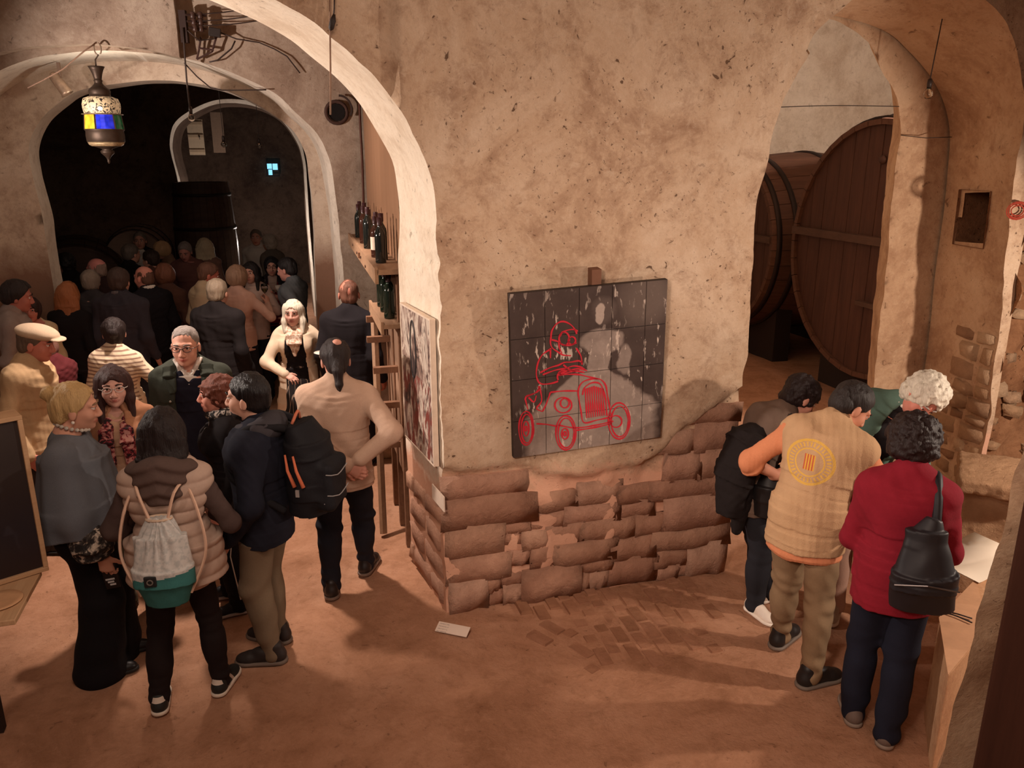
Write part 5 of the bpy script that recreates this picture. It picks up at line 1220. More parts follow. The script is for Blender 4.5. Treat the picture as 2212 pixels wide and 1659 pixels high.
# 41 man with the tan fleece vest
p = Person('man in tan fleece vest with yellow emblem over an orange shirt', (1.64, 4.03), -36, 1.77, 'm', 1.06, q=.0065, seed=41, skin=(206, 143, 116), lean=20, lat=7, hp=30, hy=-42,
           R=dict(p=(.20, .30, 1.0), pole=(.8, -.5, -.5), d=(-.4, .9, 0), curl=40), L=dict(p=(-.26, .24, .99), pole=(-.9, -.5, -.5), d=(.5, .8, 0), curl=40), feet=[(-.12, .13, -10), (.13, -.14, -34)], pelv=(0, -.04), twist=-4)
p.body().eyes((50, 40, 34)); p.hair('short', (44, 36, 34), thick=.008)
p.top(cloth((222, 144, 104), 120), 'shirt', .016, .425, .02, .52, fold=.007, wide=.02, slv=.008)
t = NT('fleece'); sp = t.node('ShaderNodeSeparateXYZ'); t.link(t.tc.outputs['Object'], sp.inputs[0])
cz = p.Ch[2]+.015; ex = t.math('DIVIDE', t.math('ADD', sp.outputs[0], .0), .125); ez = t.math('DIVIDE', t.math('SUBTRACT', sp.outputs[2], cz), .112)
r_ = t.math('SQRT', t.math('ADD', t.math('MULTIPLY', ex, ex), t.math('MULTIPLY', ez, ez)))
ring = t.math('MAXIMUM', t.math('LESS_THAN', t.math('ABSOLUTE', t.math('SUBTRACT', r_, 1.0)), .06), t.math('LESS_THAN', t.math('ABSOLUTE', t.math('SUBTRACT', r_, .62)), .035))
ang = t.math('ARCTAN2', ez, ex); let = t.math('GREATER_THAN', t.math('SINE', t.math('ADD', t.math('MULTIPLY', ang, 34), t.math('MULTIPLY', t.noise(60, 2), 5))), .15); let = t.math('MULTIPLY', let, t.math('LESS_THAN', t.math('ABSOLUTE', t.math('SUBTRACT', r_, .81)), .10))
yel = t.math('MAXIMUM', ring, let); sh = t.math('MULTIPLY', t.math('LESS_THAN', t.math('ABSOLUTE', ex), .24), t.math('LESS_THAN', t.math('ABSOLUTE', ez), .36)); rs_ = t.math('GREATER_THAN', t.math('SINE', t.math('MULTIPLY', sp.outputs[0], 420)), 0)
back_ = t.math('LESS_THAN', sp.outputs[1], p.Ch[1]-.03)
c = t.mix(t.noise(9, 3), s2l((186, 148, 112)), s2l((208, 172, 134))); c = t.mix(t.math('MULTIPLY', t.math('MULTIPLY', yel, back_), .75), c, s2l((232, 184, 74)))
c = t.mix(t.math('MULTIPLY', t.math('MULTIPLY', sh, back_), .8), c, t.mix(rs_, s2l((232, 180, 60)), s2l((196, 76, 50)))); t.col(c); t.bump(t.noise(140, 2), .4, .006); t.set(Roughness=.95, Specular_IOR_Level=.1)
p.top(t.m, 'fleece_vest', .036, .47, .012, 0, fold=.010, ff=14, collar=.042)
p.legs(cloth((146, 120, 92), 100), infl=.012, wide=.010, fold=.016); p.shoes(flat((36, 31, 30), .5), sole=flat((120, 108, 98), .6))

# 42 white curls, bending over the table from behind
p = Person('person with white curly hair and teal cardigan bending over the table', (2.18, 4.62), 160, 1.77, 'f', 1.05, q=.007, seed=42, skin=(208, 135, 118), lat=-30, lean=10, hp=26, hy=26,
           L=dict(p=(-.22, .34, .92), pole=(-.4, -.8, -.4), curl=30), R=dict(p=(.2, .3, .95), pole=(.8, -.6, -.2), curl=30), feet=[(-.13, .0, 10), (.07, .08, -10)], pelv=(.03, -.02))
p.body().eyes((190, 180, 170)); p.hair('curly', (238, 222, 204), big=.002)
p.top(cloth((96, 124, 112), 90), 'cardigan', .026, .45, .012, .95, open=(.06, .09, .09), fold=.008); p.top(cloth((30, 26, 28)), 'shirt', .014, .48, 0, 0)
p.piece(lambda f: [f.ell(p.N+p.R@np.array([.07*math.sin(a), .0+.075*math.cos(a), .03]), (.014, .014, .016), .01) for a in np.linspace(0, 6.28, 18)], 'collar', cloth((232, 222, 208)), lo=p.N-.2, hi=p.N+.2)
p.legs(cloth((190, 152, 134), 100), infl=.022, wide=.015, fold=.010); p.shoes(flat((176, 160, 142), .5), sole=flat((206, 190, 172), .6))

# 43 woman in red from behind
p = Person('woman with dark curls in crimson sweater and navy jeans, from behind', (1.86, 3.47), -24, 1.70, 'f', 1.1, q=.0065, seed=43, skin=(190, 124, 110), lean=7, hp=26, hy=-6,
           R=dict(p=(.12, .29, .98), pole=(.55, -.8, -.6), d=(-.4, .9, 0), curl=35), L=dict(p=(-.12, .30, .98), pole=(-.45, -.8, -.5), curl=35), feet=[(-.10, .04, 12), (.06, -.07, -10)])
p.body(); p.hair('curly', (40, 25, 24), big=.014)
p.top(cloth((140, 30, 46), 90), 'sweater', .026, .455, .006, 1.0, fold=.008, collar=.035)
p.legs(cloth((30, 32, 46), 120), infl=.010, flare=.016, wide=.010, fold=.013); p.shoes(flat((112, 96, 88), .6), sole=flat((140, 124, 112), .6))
def bag43(o, b):
    a = p.P+np.array([.11, -.215, .13]); f = Fld(a-.34, a+.36, .007); f.loft([a+np.array([.0, .02, -.17]), a+np.array([-.01, -.01, -.02]), a+np.array([-.02, .02, .16]), a+np.array([.0, .05, .26])], [.135, .14, .09, .035], [.06, .08, .055, .03], (1, .12, 0), .03); f.fuzz(lambda q: .006*wob(q, 3, 20)-.005*np.exp(-((q[:, 2]-a[2]+.03)/.007)**2))
    f.mesh('bag_body', flat((30, 27, 32), .55), o).location = b
    m = MB(); m.tube(smooth_curve([a+np.array([.0, .05, .25]), p.S[1]+np.array([-.03, -.150, -.10]), p.S[1]+np.array([-.035, -.105, .03]), p.S[1]+np.array([-.04, -.03, .092]), p.S[1]+np.array([-.035, .06, .07]), p.S[1]+np.array([.0, .09, -.1])], .03)+b, .020, 6); m.build('strap', flat((30, 27, 32), .6), o, True)
    m = MB(); m.tube([a+np.array([-.13, -.088, -.03])+b, a+np.array([.0, -.10, .0])+b, a+np.array([.13, -.06, -.02])+b], .004, 5); m.build('zip', flat((90, 84, 84), .3, .6), o)
p.thing(bag43, 'black sling bag hanging behind the woman in the crimson sweater', 'bag', 'sling_bag', p.P+np.array([.11, -.215, -.06]))
# ---------------------------------------------------------------- the big painting on the pier
TL, TR, BL = (P3(PS(u, v, o)[0], o, PS(u, v, o)[1]) for u, v, o in [(1102, 635, -.17), (1445, 603, -.17), (1109, 990, -.085)])
px = TR-TL; PW = np.linalg.norm(px); px /= PW; pz = TL-BL; PH = np.linalg.norm(pz); pz -= px*(pz@px); pz /= np.linalg.norm(pz); pn = np.cross(px, pz)
RP = np.stack([px, -pn, pz], 1)          # local: x right, y into the wall, z up; origin bottom left
paint = empty('painting', BL, 0, 'large dark weathered painting with red line drawing of a racing car', 'painting')
paint.matrix_world = Matrix.Translation(BL)@Matrix(RP.tolist()).to_4x4()
def pl(cx, cy):                          # crop pixel -> painting local
    r = ray(1050+cx/3.607, 560+cy/3.607); t = ((BL-C0)@pn)/(r@pn); q = (C0+r*t)-BL; return np.array([q@px, 0, q@pz])
m = MB(); m.box((0, .004, 0), (PW, .04, PH)); bevel(m.build('board', flat((44, 34, 30), .6), paint), .003)
t = NT('print'); sp = t.node('ShaderNodeSeparateXYZ'); t.link(t.tc.outputs['Object'], sp.inputs[0]); wv_ = t.noise(7, 3); X = t.math('ADD', sp.outputs[0], t.math('MULTIPLY', t.math('SUBTRACT', wv_, .5), .10)); Z = t.math('ADD', sp.outputs[2], t.math('MULTIPLY', t.math('SUBTRACT', wv_, .5), .05))
def emask(cx, cy, rx, ry, soft=.15):
    c = pl(cx, cy); a = abs(pl(cx+rx, cy)[0]-c[0]); b = abs(pl(cx, cy+ry)[2]-c[2])
    x = t.math('DIVIDE', t.math('SUBTRACT', X, float(c[0])), float(a)); z = t.math('DIVIDE', t.math('SUBTRACT', Z, float(c[2])), float(b))
    r = t.math('ADD', t.math('MULTIPLY', x, x), t.math('MULTIPLY', z, z))
    return t.ramp(r, [(1-soft*2, (1, 1, 1)), (1.0, (0, 0, 0))]) if soft < .4 else t.ramp(r, [(.2, (1, 1, 1)), (1.0, (0, 0, 0))])
nz_ = t.noise(6, 4); fine = t.noise(60, 3)
base = t.mix(nz_, s2l((48, 36, 34)), s2l((92, 76, 70))); base = t.mix(t.math('MULTIPLY', emask(1250, 300, 240, 260, .45), .5), base, s2l((128, 112, 102)))
c0 = pl(830, 850); c1 = pl(830, 1480)    # a plain bell shaped pale mass
w_ = t.math('ADD', t.math('MULTIPLY', t.math('SUBTRACT', float(c0[2]), Z), 1.25), .10)
w_ = t.math('MINIMUM', w_, .46); bell = t.math('MULTIPLY', t.ramp(t.math('DIVIDE', t.math('ABSOLUTE', t.math('SUBTRACT', X, float(c0[0]))), t.math('MAXIMUM', w_, .01)), [(.88, (1, 1, 1)), (1.0, (0, 0, 0))]), t.math('LESS_THAN', Z, float(c0[2])))
grey = t.mix(t.noise(9, 4, .6, None, .5), s2l((128, 112, 104)), s2l((192, 174, 162)))
c = t.mix(t.math('MULTIPLY', bell, .9), base, grey)
for a in [(880, 780, 95, 150, .1), (900, 640, 185, 110, .15), (1080, 780, 60, 130, .2)]: c = t.mix(t.math('MULTIPLY', emask(*a), .8), c, grey)
c = t.mix(emask(910, 400, 110, 120, .3), c, s2l((96, 82, 76))); c = t.mix(emask(880, 430, 52, 84, .12), c, s2l((186, 168, 156)))
mp = t.node('ShaderNodeMapping'); mp.inputs['Scale'].default_value = (1, 1, .32); t.link(t.tc.outputs['Object'], mp.inputs[0])
fl = t.ramp(t.noise(26, 4, .62, mp.outputs[0], .3), [(.585, (0, 0, 0)), (.62, (1, 1, 1))]); fl2 = t.ramp(t.noise(4, 2), [(.42, (0, 0, 0)), (.62, (1, 1, 1))])
c = t.mix(t.math('MULTIPLY', fl, fl2), c, s2l((214, 196, 182))); c = t.mix(t.math('MULTIPLY', fine, .25), c, s2l((70, 58, 52))); t.col(c); t.set(Roughness=.6, Specular_IOR_Level=.3); M_PRINT = t.m
xs_ = [0, .215, .43, .64, .86, 1.0]; zs_ = [0, .235, .49, .735, 1.0]; rs = np.random.RandomState(8)
for i in range(5):
    for j in range(4):
        m = MB(); g = .0022; d = -.001-rs.rand()*.002; m.box((PW*xs_[i]+g, d, PH*zs_[j]+g), (PW*xs_[i+1]-g, .005, PH*zs_[j+1]-g)); m.build('sheet', M_PRINT, paint)
M_RED = flat((206, 44, 60), .5, var=.05)
def el(cx, cy, rx, ry, a0=0, a1=360): return [(cx+rx*math.cos(math.radians(a)), cy+ry*math.sin(math.radians(a))) for a in np.linspace(a0, a1, 22)]
ST = [[(505, 600), (510, 560), (540, 510), (580, 485), (620, 488), (660, 510), (690, 545), (705, 580)], [(505, 600), (500, 650), (515, 690), (560, 722), (600, 745), (660, 750)], [(505, 625), (560, 640), (600, 665), (650, 668), (705, 650)], el(607, 618, 40, 52), el(668, 632, 28, 30), [(575, 600), (590, 570), (630, 552), (680, 545), (712, 560)], [(565, 645), (570, 690), (590, 730)],
 [(500, 700), (440, 740), (405, 800), (390, 880), (400, 940), (430, 970), (500, 967), (560, 950)], [(420, 882), (500, 842), (560, 825), (610, 802), (660, 800), (720, 790), (752, 805)], [(440, 898), (540, 862), (620, 850)], [(500, 690), (500, 770)], [(700, 690), (738, 755), (746, 820)],
 [(560, 885), (620, 850), (680, 830), (740, 840), (785, 870)], [(570, 902), (640, 882), (700, 870), (765, 880)], [(580, 890), (650, 862), (720, 852), (770, 862)], [(600, 820), (640, 852), (695, 872)], [(560, 940), (555, 900), (600, 868), (690, 868)],
 [(410, 985), (400, 1030), (310, 1070), (310, 1110), (325, 1168)], [(310, 1066), (380, 1040), (415, 1000)], [(330, 1075), (372, 1112), (390, 1060)], [(415, 990), (432, 1100), (392, 1160), (440, 1185)], [(560, 900), (700, 895), (800, 915), (870, 932)], [(500, 1035), (600, 1025), (720, 1025)], [(440, 1182), (470, 1120), (500, 1035)],
 [(715, 1040), (725, 990), (760, 950), (830, 930), (890, 935), (930, 980), (945, 1060), (965, 1180), (965, 1225), (860, 1252), (762, 1270), (738, 1180), (715, 1040)], [(750, 1055), (765, 1000), (820, 962), (880, 965), (910, 1010), (930, 1090), (940, 1218)], [(390, 1280), (470, 1285), (550, 1300)], [(560, 1290), (700, 1312), (860, 1290), (990, 1260)], [(700, 1332), (860, 1306), (980, 1276)],
 el(312, 1315, 58, 132), el(316, 1318, 44, 112), el(310, 1318, 22, 58), el(308, 1318, 9, 20), el(620, 1350, 78, 134), el(622, 1352, 62, 116), el(614, 1358, 26, 42), el(612, 1358, 10, 18), el(1035, 1258, 84, 142), el(1040, 1262, 66, 120), el(1010, 1262, 46, 46), el(600, 1135, 66, 60), el(612, 1120, 34, 36)]
for x in range(772, 925, 17): ST.append([(x, 985+abs(x-840)*.3), (x+4, 1100), (x+12, 1236-(x-770)*.15)])
for st in ST:
    q = smooth_curve(np.array(st, float), 14); P_ = np.array([pl(a, b) for a, b in q]); n = len(P_)
    T_ = np.gradient(P_, axis=0); T_ /= np.maximum(np.linalg.norm(T_, axis=1, keepdims=True), 1e-9); Nn = np.stack([-T_[:, 2], T_[:, 0]*0, T_[:, 0]], -1)
    w = .0042+.0012*np.sin(np.arange(n)*.7+len(ST)); y = np.array([0, -.0045, 0])
    v = np.concatenate([P_+Nn*w[:, None]+y, P_-Nn*w[:, None]+y, P_+Nn*w[:, None]+y*.2, P_-Nn*w[:, None]+y*.2])
    f = [(i, i+1, n+i+1, n+i) for i in range(n-1)]+[(i, 2*n+i, 2*n+i+1, i+1) for i in range(n-1)]+[(n+i, n+i+1, 3*n+i+1, 3*n+i) for i in range(n-1)]
    MB().add(v, f).build('brush_stroke', M_RED, paint)
m = MB(); m.box((PW*.52, .03, PH-.02), (PW*.58, .10, PH+.09)); m.build('hanging_bracket', flat((120, 82, 62), .8), paint)

# ---------------------------------------------------------------- small painting on the flank of the pier, labels
def FL(u, v, d=.05):                     # point on the splayed flank
    a, b, c3 = lflank(0, d, 0), lflank(1, d, 0), lflank(0, d, 1); n_ = np.cross(b-a, c3-a); r = ray(u, v); return C0+r*(((a-C0)@n_)/(r@n_))
q = [FL(868, 645), FL(930, 690), FL(942, 1012), FL(876, 930)]
o0 = q[2]; ex = q[1]-q[0]; ex[2] = 0; W_ = .62; ex /= np.linalg.norm(ex); H_ = (q[1]-q[2])[2]; 
org = np.array([q[1][0], q[1][1], q[2][2]])-ex*W_; nrm = np.cross(ex, [0, 0, 1.0])
sm = empty('painting', org, 0, 'tall abstract painting in white, brown and dark red on the pier flank', 'painting'); RS = np.stack([ex, -nrm, [0, 0, 1.0]], 1)
sm.matrix_world = Matrix.Translation(org)@Matrix(RS.tolist()).to_4x4()
t = NT('abstract'); mp = t.node('ShaderNodeMapping'); mp.inputs['Scale'].default_value = (1, 1, .4); t.link(t.tc.outputs['Object'], mp.inputs[0]); sp = t.node('ShaderNodeSeparateXYZ'); t.link(t.tc.outputs['Object'], sp.inputs[0])
n = t.noise(9, 5, .65, mp.outputs[0], 1.2); n2 = t.noise(16, 4, .6, mp.outputs[0], .8); c = t.ramp(n, [(.38, s2l((52, 36, 34))), (.47, s2l((140, 112, 100))), (.56, s2l((214, 198, 182))), (.66, s2l((90, 66, 60)))])
c = t.mix(t.math('MULTIPLY', t.ramp(n2, [(.5, (0, 0, 0)), (.58, (1, 1, 1))]), t.math('LESS_THAN', sp.outputs[2], float(H_*.55))), c, s2l((120, 52, 42))); t.col(c); t.set(Roughness=.6)
m = MB(); m.box((.012, -.003, .012), (W_-.012, .02, H_-.012)); m.build('canvas', t.m, sm)
for lo, hi in [((0, -.006, 0), (.012, .03, H_)), ((W_-.012, -.006, 0), (W_, .03, H_)), ((.012, -.006, H_-.012), (W_-.012, .03, H_)), ((.012, -.006, 0), (W_-.012, .03, .012))]: bevel(MB().box(lo, hi).build('frame_strip', flat((222, 202, 182), .7), sm), .002)
m = MB(); m.tube([(W_*(.42+.10*math.sin(a)*(1 if a < math.pi else .8)), -.004, H_*(.72+.2*math.cos(a))) for a in np.linspace(0, 6.28, 30)], .006, 5, False); m.build('painted_loop', flat((36, 28, 28)), sm)
t = NT('card'); sp = t.node('ShaderNodeSeparateXYZ'); t.link(t.tc.outputs['Object'], sp.inputs[0])
ln = t.math('MULTIPLY', t.math('GREATER_THAN', t.math('SINE', t.math('MULTIPLY', sp.outputs[1], 330)), .35), t.math('MULTIPLY', t.math('LESS_THAN', sp.outputs[0], -.03), t.math('GREATER_THAN', sp.outputs[0], -.095)))
ln = t.math('MULTIPLY', ln, t.ramp(t.noise(220, 2), [(.4, (0, 0, 0)), (.5, (1, 1, 1))])); t.col(t.mix(t.math('MULTIPLY', ln, .5), s2l((226, 206, 190)), s2l((120, 100, 90)))); t.set(Roughness=.8); M_CARD = t.m
q = [G(948, 1340, .03), G(1016, 1354, .03), G(1008, 1374, .02), G(940, 1361, .02)]; cc = sum(q)/4; ex = (q[1]-q[0]+q[2]-q[3]); ex[2] = 0; w = np.linalg.norm(ex)/2; ex /= np.linalg.norm(ex); ey = np.cross([0, 0, 1.0], ex); h = .075
ez = ey*.94+np.array([0, 0, .34]); ez /= np.linalg.norm(ez); nz = np.cross(ex, ez); RC = np.stack([ex, ez, nz], 1)
lb = empty('label_card', (cc[0], cc[1], 0), 0, 'white caption card lying on the floor by the pier corner', 'label'); m = MB(); m.box((-w/2, -h/2, -.002), (w/2, h/2, .002)); b = m.build('card', M_CARD, lb)
b.matrix_local = Matrix.Translation((0, 0, .018))@Matrix(RC.tolist()).to_4x4(); m = MB(); m.box((-w/2+.01, h/2-.012, -.03), (w/2-.01, h/2-.008, -.002)); m.build('prop', flat((150, 120, 100)), b)
q = [FL(934, 1045, .03), FL(960, 1090, .03)]; c0 = q[0]; ex = q[1]-q[0]; ex[2] = 0; w = np.linalg.norm(ex); ex /= w; nrm = np.cross(ex, [0, 0, 1.0])
lb = empty('label_card', c0-np.array([0, 0, .05]), 0, 'small white caption card fixed to the pier flank below the abstract painting', 'label'); lb.matrix_world = Matrix.Translation(c0-np.array([0, 0, .05]))@Matrix(np.stack([ex, -nrm, [0, 0, 1.0]], 1).tolist()).to_4x4()
MB().box((0, -.004, -.05), (w, .004, .05)).build('card', flat((224, 204, 186), .8), lb)

# ---------------------------------------------------------------- lantern
lp = P3(-2.22, 3.0, 0)[:2]; lc = np.array([-3.37, 6.93]); zt, zb = 3.54, 2.78; k = (zt-zb)/1200
lan = empty('lantern', (lc[0], lc[1], zb), 0, 'hanging oriental brass lantern with yellow and blue glass', 'lantern')
M_BRASS = flat((72, 58, 48), .5, .6, var=.2, scale=30); zz = lambda y: (1610-y)*k
pf = lambda L: [(r*k, zz(y)) for r, y in L]
MB().lathe(pf([(92, 408), (100, 410), (78, 450), (60, 500), (48, 550), (45, 570), (52, 575), (52, 590), (45, 596), (52, 620), (85, 655), (118, 680), (132, 705), (126, 740), (128, 772), (150, 778)]), 28).build('crown', M_BRASS, lan, True)
t = NT('fretwork'); n = t.noise(34, 4, .6, None, 1.5); f_ = t.ramp(n, [(.44, (.03, .02, .015)), (.50, s2l((224, 200, 160)))]); t.col(f_); t.link(f_, t.b.inputs['Emission Color']); t.b.inputs['Emission Strength'].default_value = .22; t.set(Roughness=.5)
MB().lathe(pf([(150, 778), (205, 800), (226, 860), (228, 900), (220, 960), (212, 985)]), 32, caps=False).build('fretwork_dome', t.m, lan, True)
MB().lathe(pf([(214, 985), (248, 988), (248, 996), (214, 1000)]), 28, caps=False).build('rim', flat((150, 132, 108), .4, .6), lan, True)
for i, (rgb, s_) in enumerate([((240, 170, 40), 1.0), ((20, 40, 200), .7), ((20, 110, 60), .12), ((150, 30, 30), .2), ((240, 170, 40), .3), ((20, 40, 200), .1)]):
    a0 = math.radians(-150+60*i); m = MB(); seg = 4; r0, r1 = 214*k, 232*k
    th = [a0+math.radians(3+54*j/seg) for j in range(seg+1)]; v = [(r*math.cos(a), r*math.sin(a), z) for r, z in ((r0, zz(1002)), (r1, zz(1176))) for a in th]
    v2 = [(r*math.cos(a), r*math.sin(a), z) for r, z in ((r0-.006, zz(1002)), (r1-.006, zz(1176))) for a in th]; n_ = seg+1
    m.add(v+v2, [(j, j+1, n_+j+1, n_+j) for j in range(seg)]+[(2*n_+j, 3*n_+j, 3*n_+j+1, 2*n_+j+1) for j in range(seg)])
    t = NT('stained_glass'); w = t.node('ShaderNodeTexVoronoi'); w.inputs['Scale'].default_value = 24; t.link(t.tc.outputs['Object'], w.inputs['Vector']); cc_ = np.array(s2l(rgb)); f_ = t.mix(w.outputs['Distance'], tuple(np.clip(cc_*1.5+.02, 0, 1)), tuple(cc_*.6)); t.col(f_); t.link(f_, t.b.inputs['Emission Color']); t.b.inputs['Emission Strength'].default_value = s_*.55; t.set(Roughness=.15)
    pane = m.build('glass_pane', t.m, lan); pane['label'] = ('yellow', 'blue', 'green', 'red', 'yellow', 'blue')[i]+' glass pane'
    MB().tube([(215*k*math.cos(a0), 215*k*math.sin(a0), zz(1000)), (234*k*math.cos(a0), 234*k*math.sin(a0), zz(1180))], .006, 6).build('upright', M_BRASS, lan)
MB().lathe(pf([(236, 1178), (240, 1186), (226, 1200), (232, 1260), (228, 1330), (190, 1370), (150, 1392), (70, 1420), (56, 1432), (84, 1450), (80, 1476), (45, 1510), (26, 1535), (16, 1560), (18, 1580), (10, 1605), (1, 1612)]), 28).build('bowl', M_BRASS, lan, True)
MB().lathe(pf([(214, 1345), (222, 1338), (204, 1372), (172, 1390)]), 28, caps=False).build('scalloped_band', flat((176, 152, 116), .5, .4, var=.3, scale=60), lan, True)
dirc = np.array([-lc[0], -lc[1]]); dirc /= np.linalg.norm(dirc)
bp_ = np.array([dirc[0]*.125-.012, dirc[1]*.125, zz(925)]); MB().ball(bp_, .027, 14).build('bulb', emit((255, 232, 190), 14), lan, True)
light('POINT', 'lantern_light', tuple(P3(-2.25, 3.55, 3.35)), 8, (1.0, .88, .74), .03)
hk = P3(PS(210, 92, 3.36)[0], 3.34, PS(210, 92, 3.36)[1])
m = MB(); m.tube([hk+np.array([.03*math.cos(a), 0, -.05+.05*math.sin(a)]) for a in np.linspace(-1, 4.6, 16)]-np.array([lc[0], lc[1], zb]), .006, 6); m.build('hook', flat((150, 130, 110), .4, .5), lan, True)
m = MB()
m.tube(np.array([hk+np.array([0, 0, -.10]), [lc[0]-.0, lc[1], zt+.05], [lc[0], lc[1], zt-.01]])-np.array([lc[0], lc[1], zb]), .006, 6); m.build('hanger', M_BRASS, lan)

# ---------------------------------------------------------------- wires, insulators, bulbs
M_WIRE = flat((60, 46, 40), .7); M_ROPE = flat((150, 120, 100), .9)
def wp(u, v, off): s_, z_ = PS(u, v, off); return P3(s_, off, z_)
def wire(name, label, pts, r=.006, mat=None, step=.12, grp=None, cat='wire'):
    q = smooth_curve(np.array(pts), step); b = q[0]; o = MB().tube(q-b, r, 5).build(name, mat or M_WIRE, None, True); o.location = b; return tag(o, label, cat, grp)
wire('wire', 'thin cord running from the lantern hook to the left', [hk, wp(180, 112, 3.3), wp(135, 150, 3.25), wp(60, 190, 3.3)], .006, M_ROPE)
wire('cable', 'long black lamp cable hanging beside the insulators down to the bulb', [wp(395, 60, 3.38), wp(400, 130, 3.4), wp(404, 180, 3.5), wp(411, 240, 3.6)], .008)
wire('cable', 'bundled cables clipped along the white arch edge', [wp(398, 136, 3.42), wp(425, 165, 3.5), wp(455, 190, 3.5), wp(480, 195, 3.52), wp(575, 194, 3.5)], .006)
wire('cable', 'slack loop of cable under the insulators', [wp(405, 66, 3.38), wp(430, 88, 3.45), wp(462, 84, 3.45), wp(470, 70, 3.46)], .006)
wire('cable', 'curved cable from the junction to the arch', [wp(508, 88, 3.49), wp(500, 105, 3.49), wp(470, 130, 3.49), wp(452, 134, 3.49)], .007)
wire('cable', 'looping cable across the back wall', [wp(470, 68, 3.46), wp(510, 84, 3.5), wp(560, 92, 3.52), wp(620, 122, 3.52), wp(648, 158, 3.52)], .006)
for i, (pa, pb) in enumerate([((404, 32), (560, 14)), ((410, 46), (572, 30)), ((420, 56), (575, 42))]):
    wire('wire', ('top', 'middle', 'lower')[i]+' line of three wires leaving the insulators', [wp(*pa, 3.40), wp((pa[0]+pb[0])/2, (pa[1]+pb[1])/2+4, 3.44), wp(*pb, 3.47)], .005)
ins = empty('insulator_rack', wp(396, 60, 3.40), 0, 'dark iron rack of porcelain insulators on the wall edge', 'insulator')
b0 = wp(396, 60, 3.40)
m = MB(); m.box(P3(-.03, 0, -.12)-P3(0, 0, 0), P3(.03, 0, .14)-P3(0, 0, 0)+np.array([0, .03, 0])); m.build('back_plate', flat((52, 34, 28), .8), ins)
for j in range(3):
    m = MB(); c = wp(400+j*4, 32+14*j, 3.38)-b0; e_ = wp(446, 34+14*j, 3.44)-b0; m.tube([c, e_], .010, 6); m.build('arm', flat((60, 40, 34), .7), ins)
    for kk in (.35, .7): MB().lathe([(.012, -.03), (.026, -.02), (.018, 0), (.026, .018), (.012, .03)], 12, c+(e_-c)*kk).build('insulator', flat((74, 52, 44), .4), ins, True)
jb = wp(464, 70, 3.46); o = MB().box((-.05, -.03, -.035), (.05, .03, .035)).build('junction_box', flat((46, 36, 32), .6), None); bevel(o, .006); o.location = jb; o.rotation_euler = (0, .15, YAW); tag(o, 'small black junction box on the back wall', 'junction box')
ldr = empty('cable_bracket', wp(432, 100, 3.48), 0, 'small ladder shaped iron bracket under the junction box', 'bracket')
b0 = wp(432, 100, 3.48)
for a, b in [((434, 80), (429, 112)), ((468, 78), (458, 112)), ((430, 104), (462, 108)), ((429, 112), (425, 128)), ((458, 112), (425, 128))]: MB().tube([wp(*a, 3.47)-b0, wp(*b, 3.48)-b0], .009, 6).build('bar', flat((70, 46, 40), .8), ldr)
wire('rope', 'pale vertical cord hanging before the arch', [wp(713, -60, -.03), wp(713, 60, -.03), wp(714, 150, -.03), wp(714, 248, -.03)], .005, M_ROPE, cat='rope')
wire('wire', 'short black wire with a plug hanging on the pier top', [wp(723, -20, -.05), wp(722, 20, -.05), wp(720, 40, -.05)], .004)
o = MB().lathe([(.004, -.05), (.014, -.04), (.016, 0), (.006, .03)], 10).build('plug', flat((44, 32, 28)), None, True); o.location = wp(719, 44, -.06); o.rotation_euler = (0, .3, 0); tag(o, 'small black plug hanging on a wire beside the pale cord', 'plug')
# putlog hole with a broken rim
hc = wp(727, 243, 3.545); hole = empty('wall_pipe', hc, YAW, 'round clay pipe mouth set in the back wall by the arch', 'pipe')
MB().lathe([(.10, .06), (.115, -.01), (.105, -.035), (.085, -.03), (.078, .05), (.02, .06), (.001, .06)], 20, (0, 0, 0), rotx(-math.pi/2), False).build('pipe_mouth', flat((70, 48, 40), .9), hole, True)
MB().lathe([(.078, -.016), (.001, -.012)], 16, (0, 0, 0), rotx(-math.pi/2), False).build('hole_shade', flat((20, 14, 12), .95), hole)  # near-black disc just inside the rim stands for the hole's inner shade
m = MB(); m.tube([(.11*math.cos(a)+.03, -.04, .03+.12*math.sin(a)) for a in np.linspace(-.5, 1.6, 10)], .010, 5); m.build('iron_ring', flat((60, 44, 38), .7), hole)
def bulb(pt, label, cord_top, r=.03, grp=None):
    e = empty('light_bulb', pt, 0, label, 'light bulb', grp); m = MB(); m.lathe([(.001, -.055), (.018, -.05), (r, -.028), (r*.95, -.01), (.014, .02)], 16); m.build('glass_globe', glass((240, 236, 228)), e, True)
    m = MB(); m.lathe([(.015, .02), (.017, .05), (.014, .075), (.004, .08)], 12); m.build('socket', flat((54, 40, 34), .5), e, True)
    m = MB(); m.tube([(0, 0, .075), np.array(cord_top)-np.array(pt)], .004, 5); m.build('cord', M_WIRE, e)
pt = wp(2006, 196, .35); bulb(pt, 'unlit light bulb on a wire in the right archway', pt+np.array([.06, .0, .95]))
pt = wp(413, 250, 3.6); bulb(pt, 'pale unlit bulb hanging in front of the dark doorway', pt+np.array([0, 0, .05]))
pt = wp(483, 308, 6.0); bulb(pt, 'unlit bulb hanging deep in the dark room', pt+np.array([0, 0, .9]), .035)
pt = wp(560, 312, 7.0); bulb(pt, 'faint bulb hanging right of centre in the dark room', pt+np.array([0, 0, .9]), .03)
wire('wire', 'thin wire stretched across the right archway', [wp(1668, 232, .72), wp(1800, 228, .74), wp(1942, 230, .76)], .003)
wire('wire', 'lower thin wire crossing the pale inner arch', [wp(1946, 292, .74), wp(2000, 298, .70), wp(2056, 296, .6)], .003)
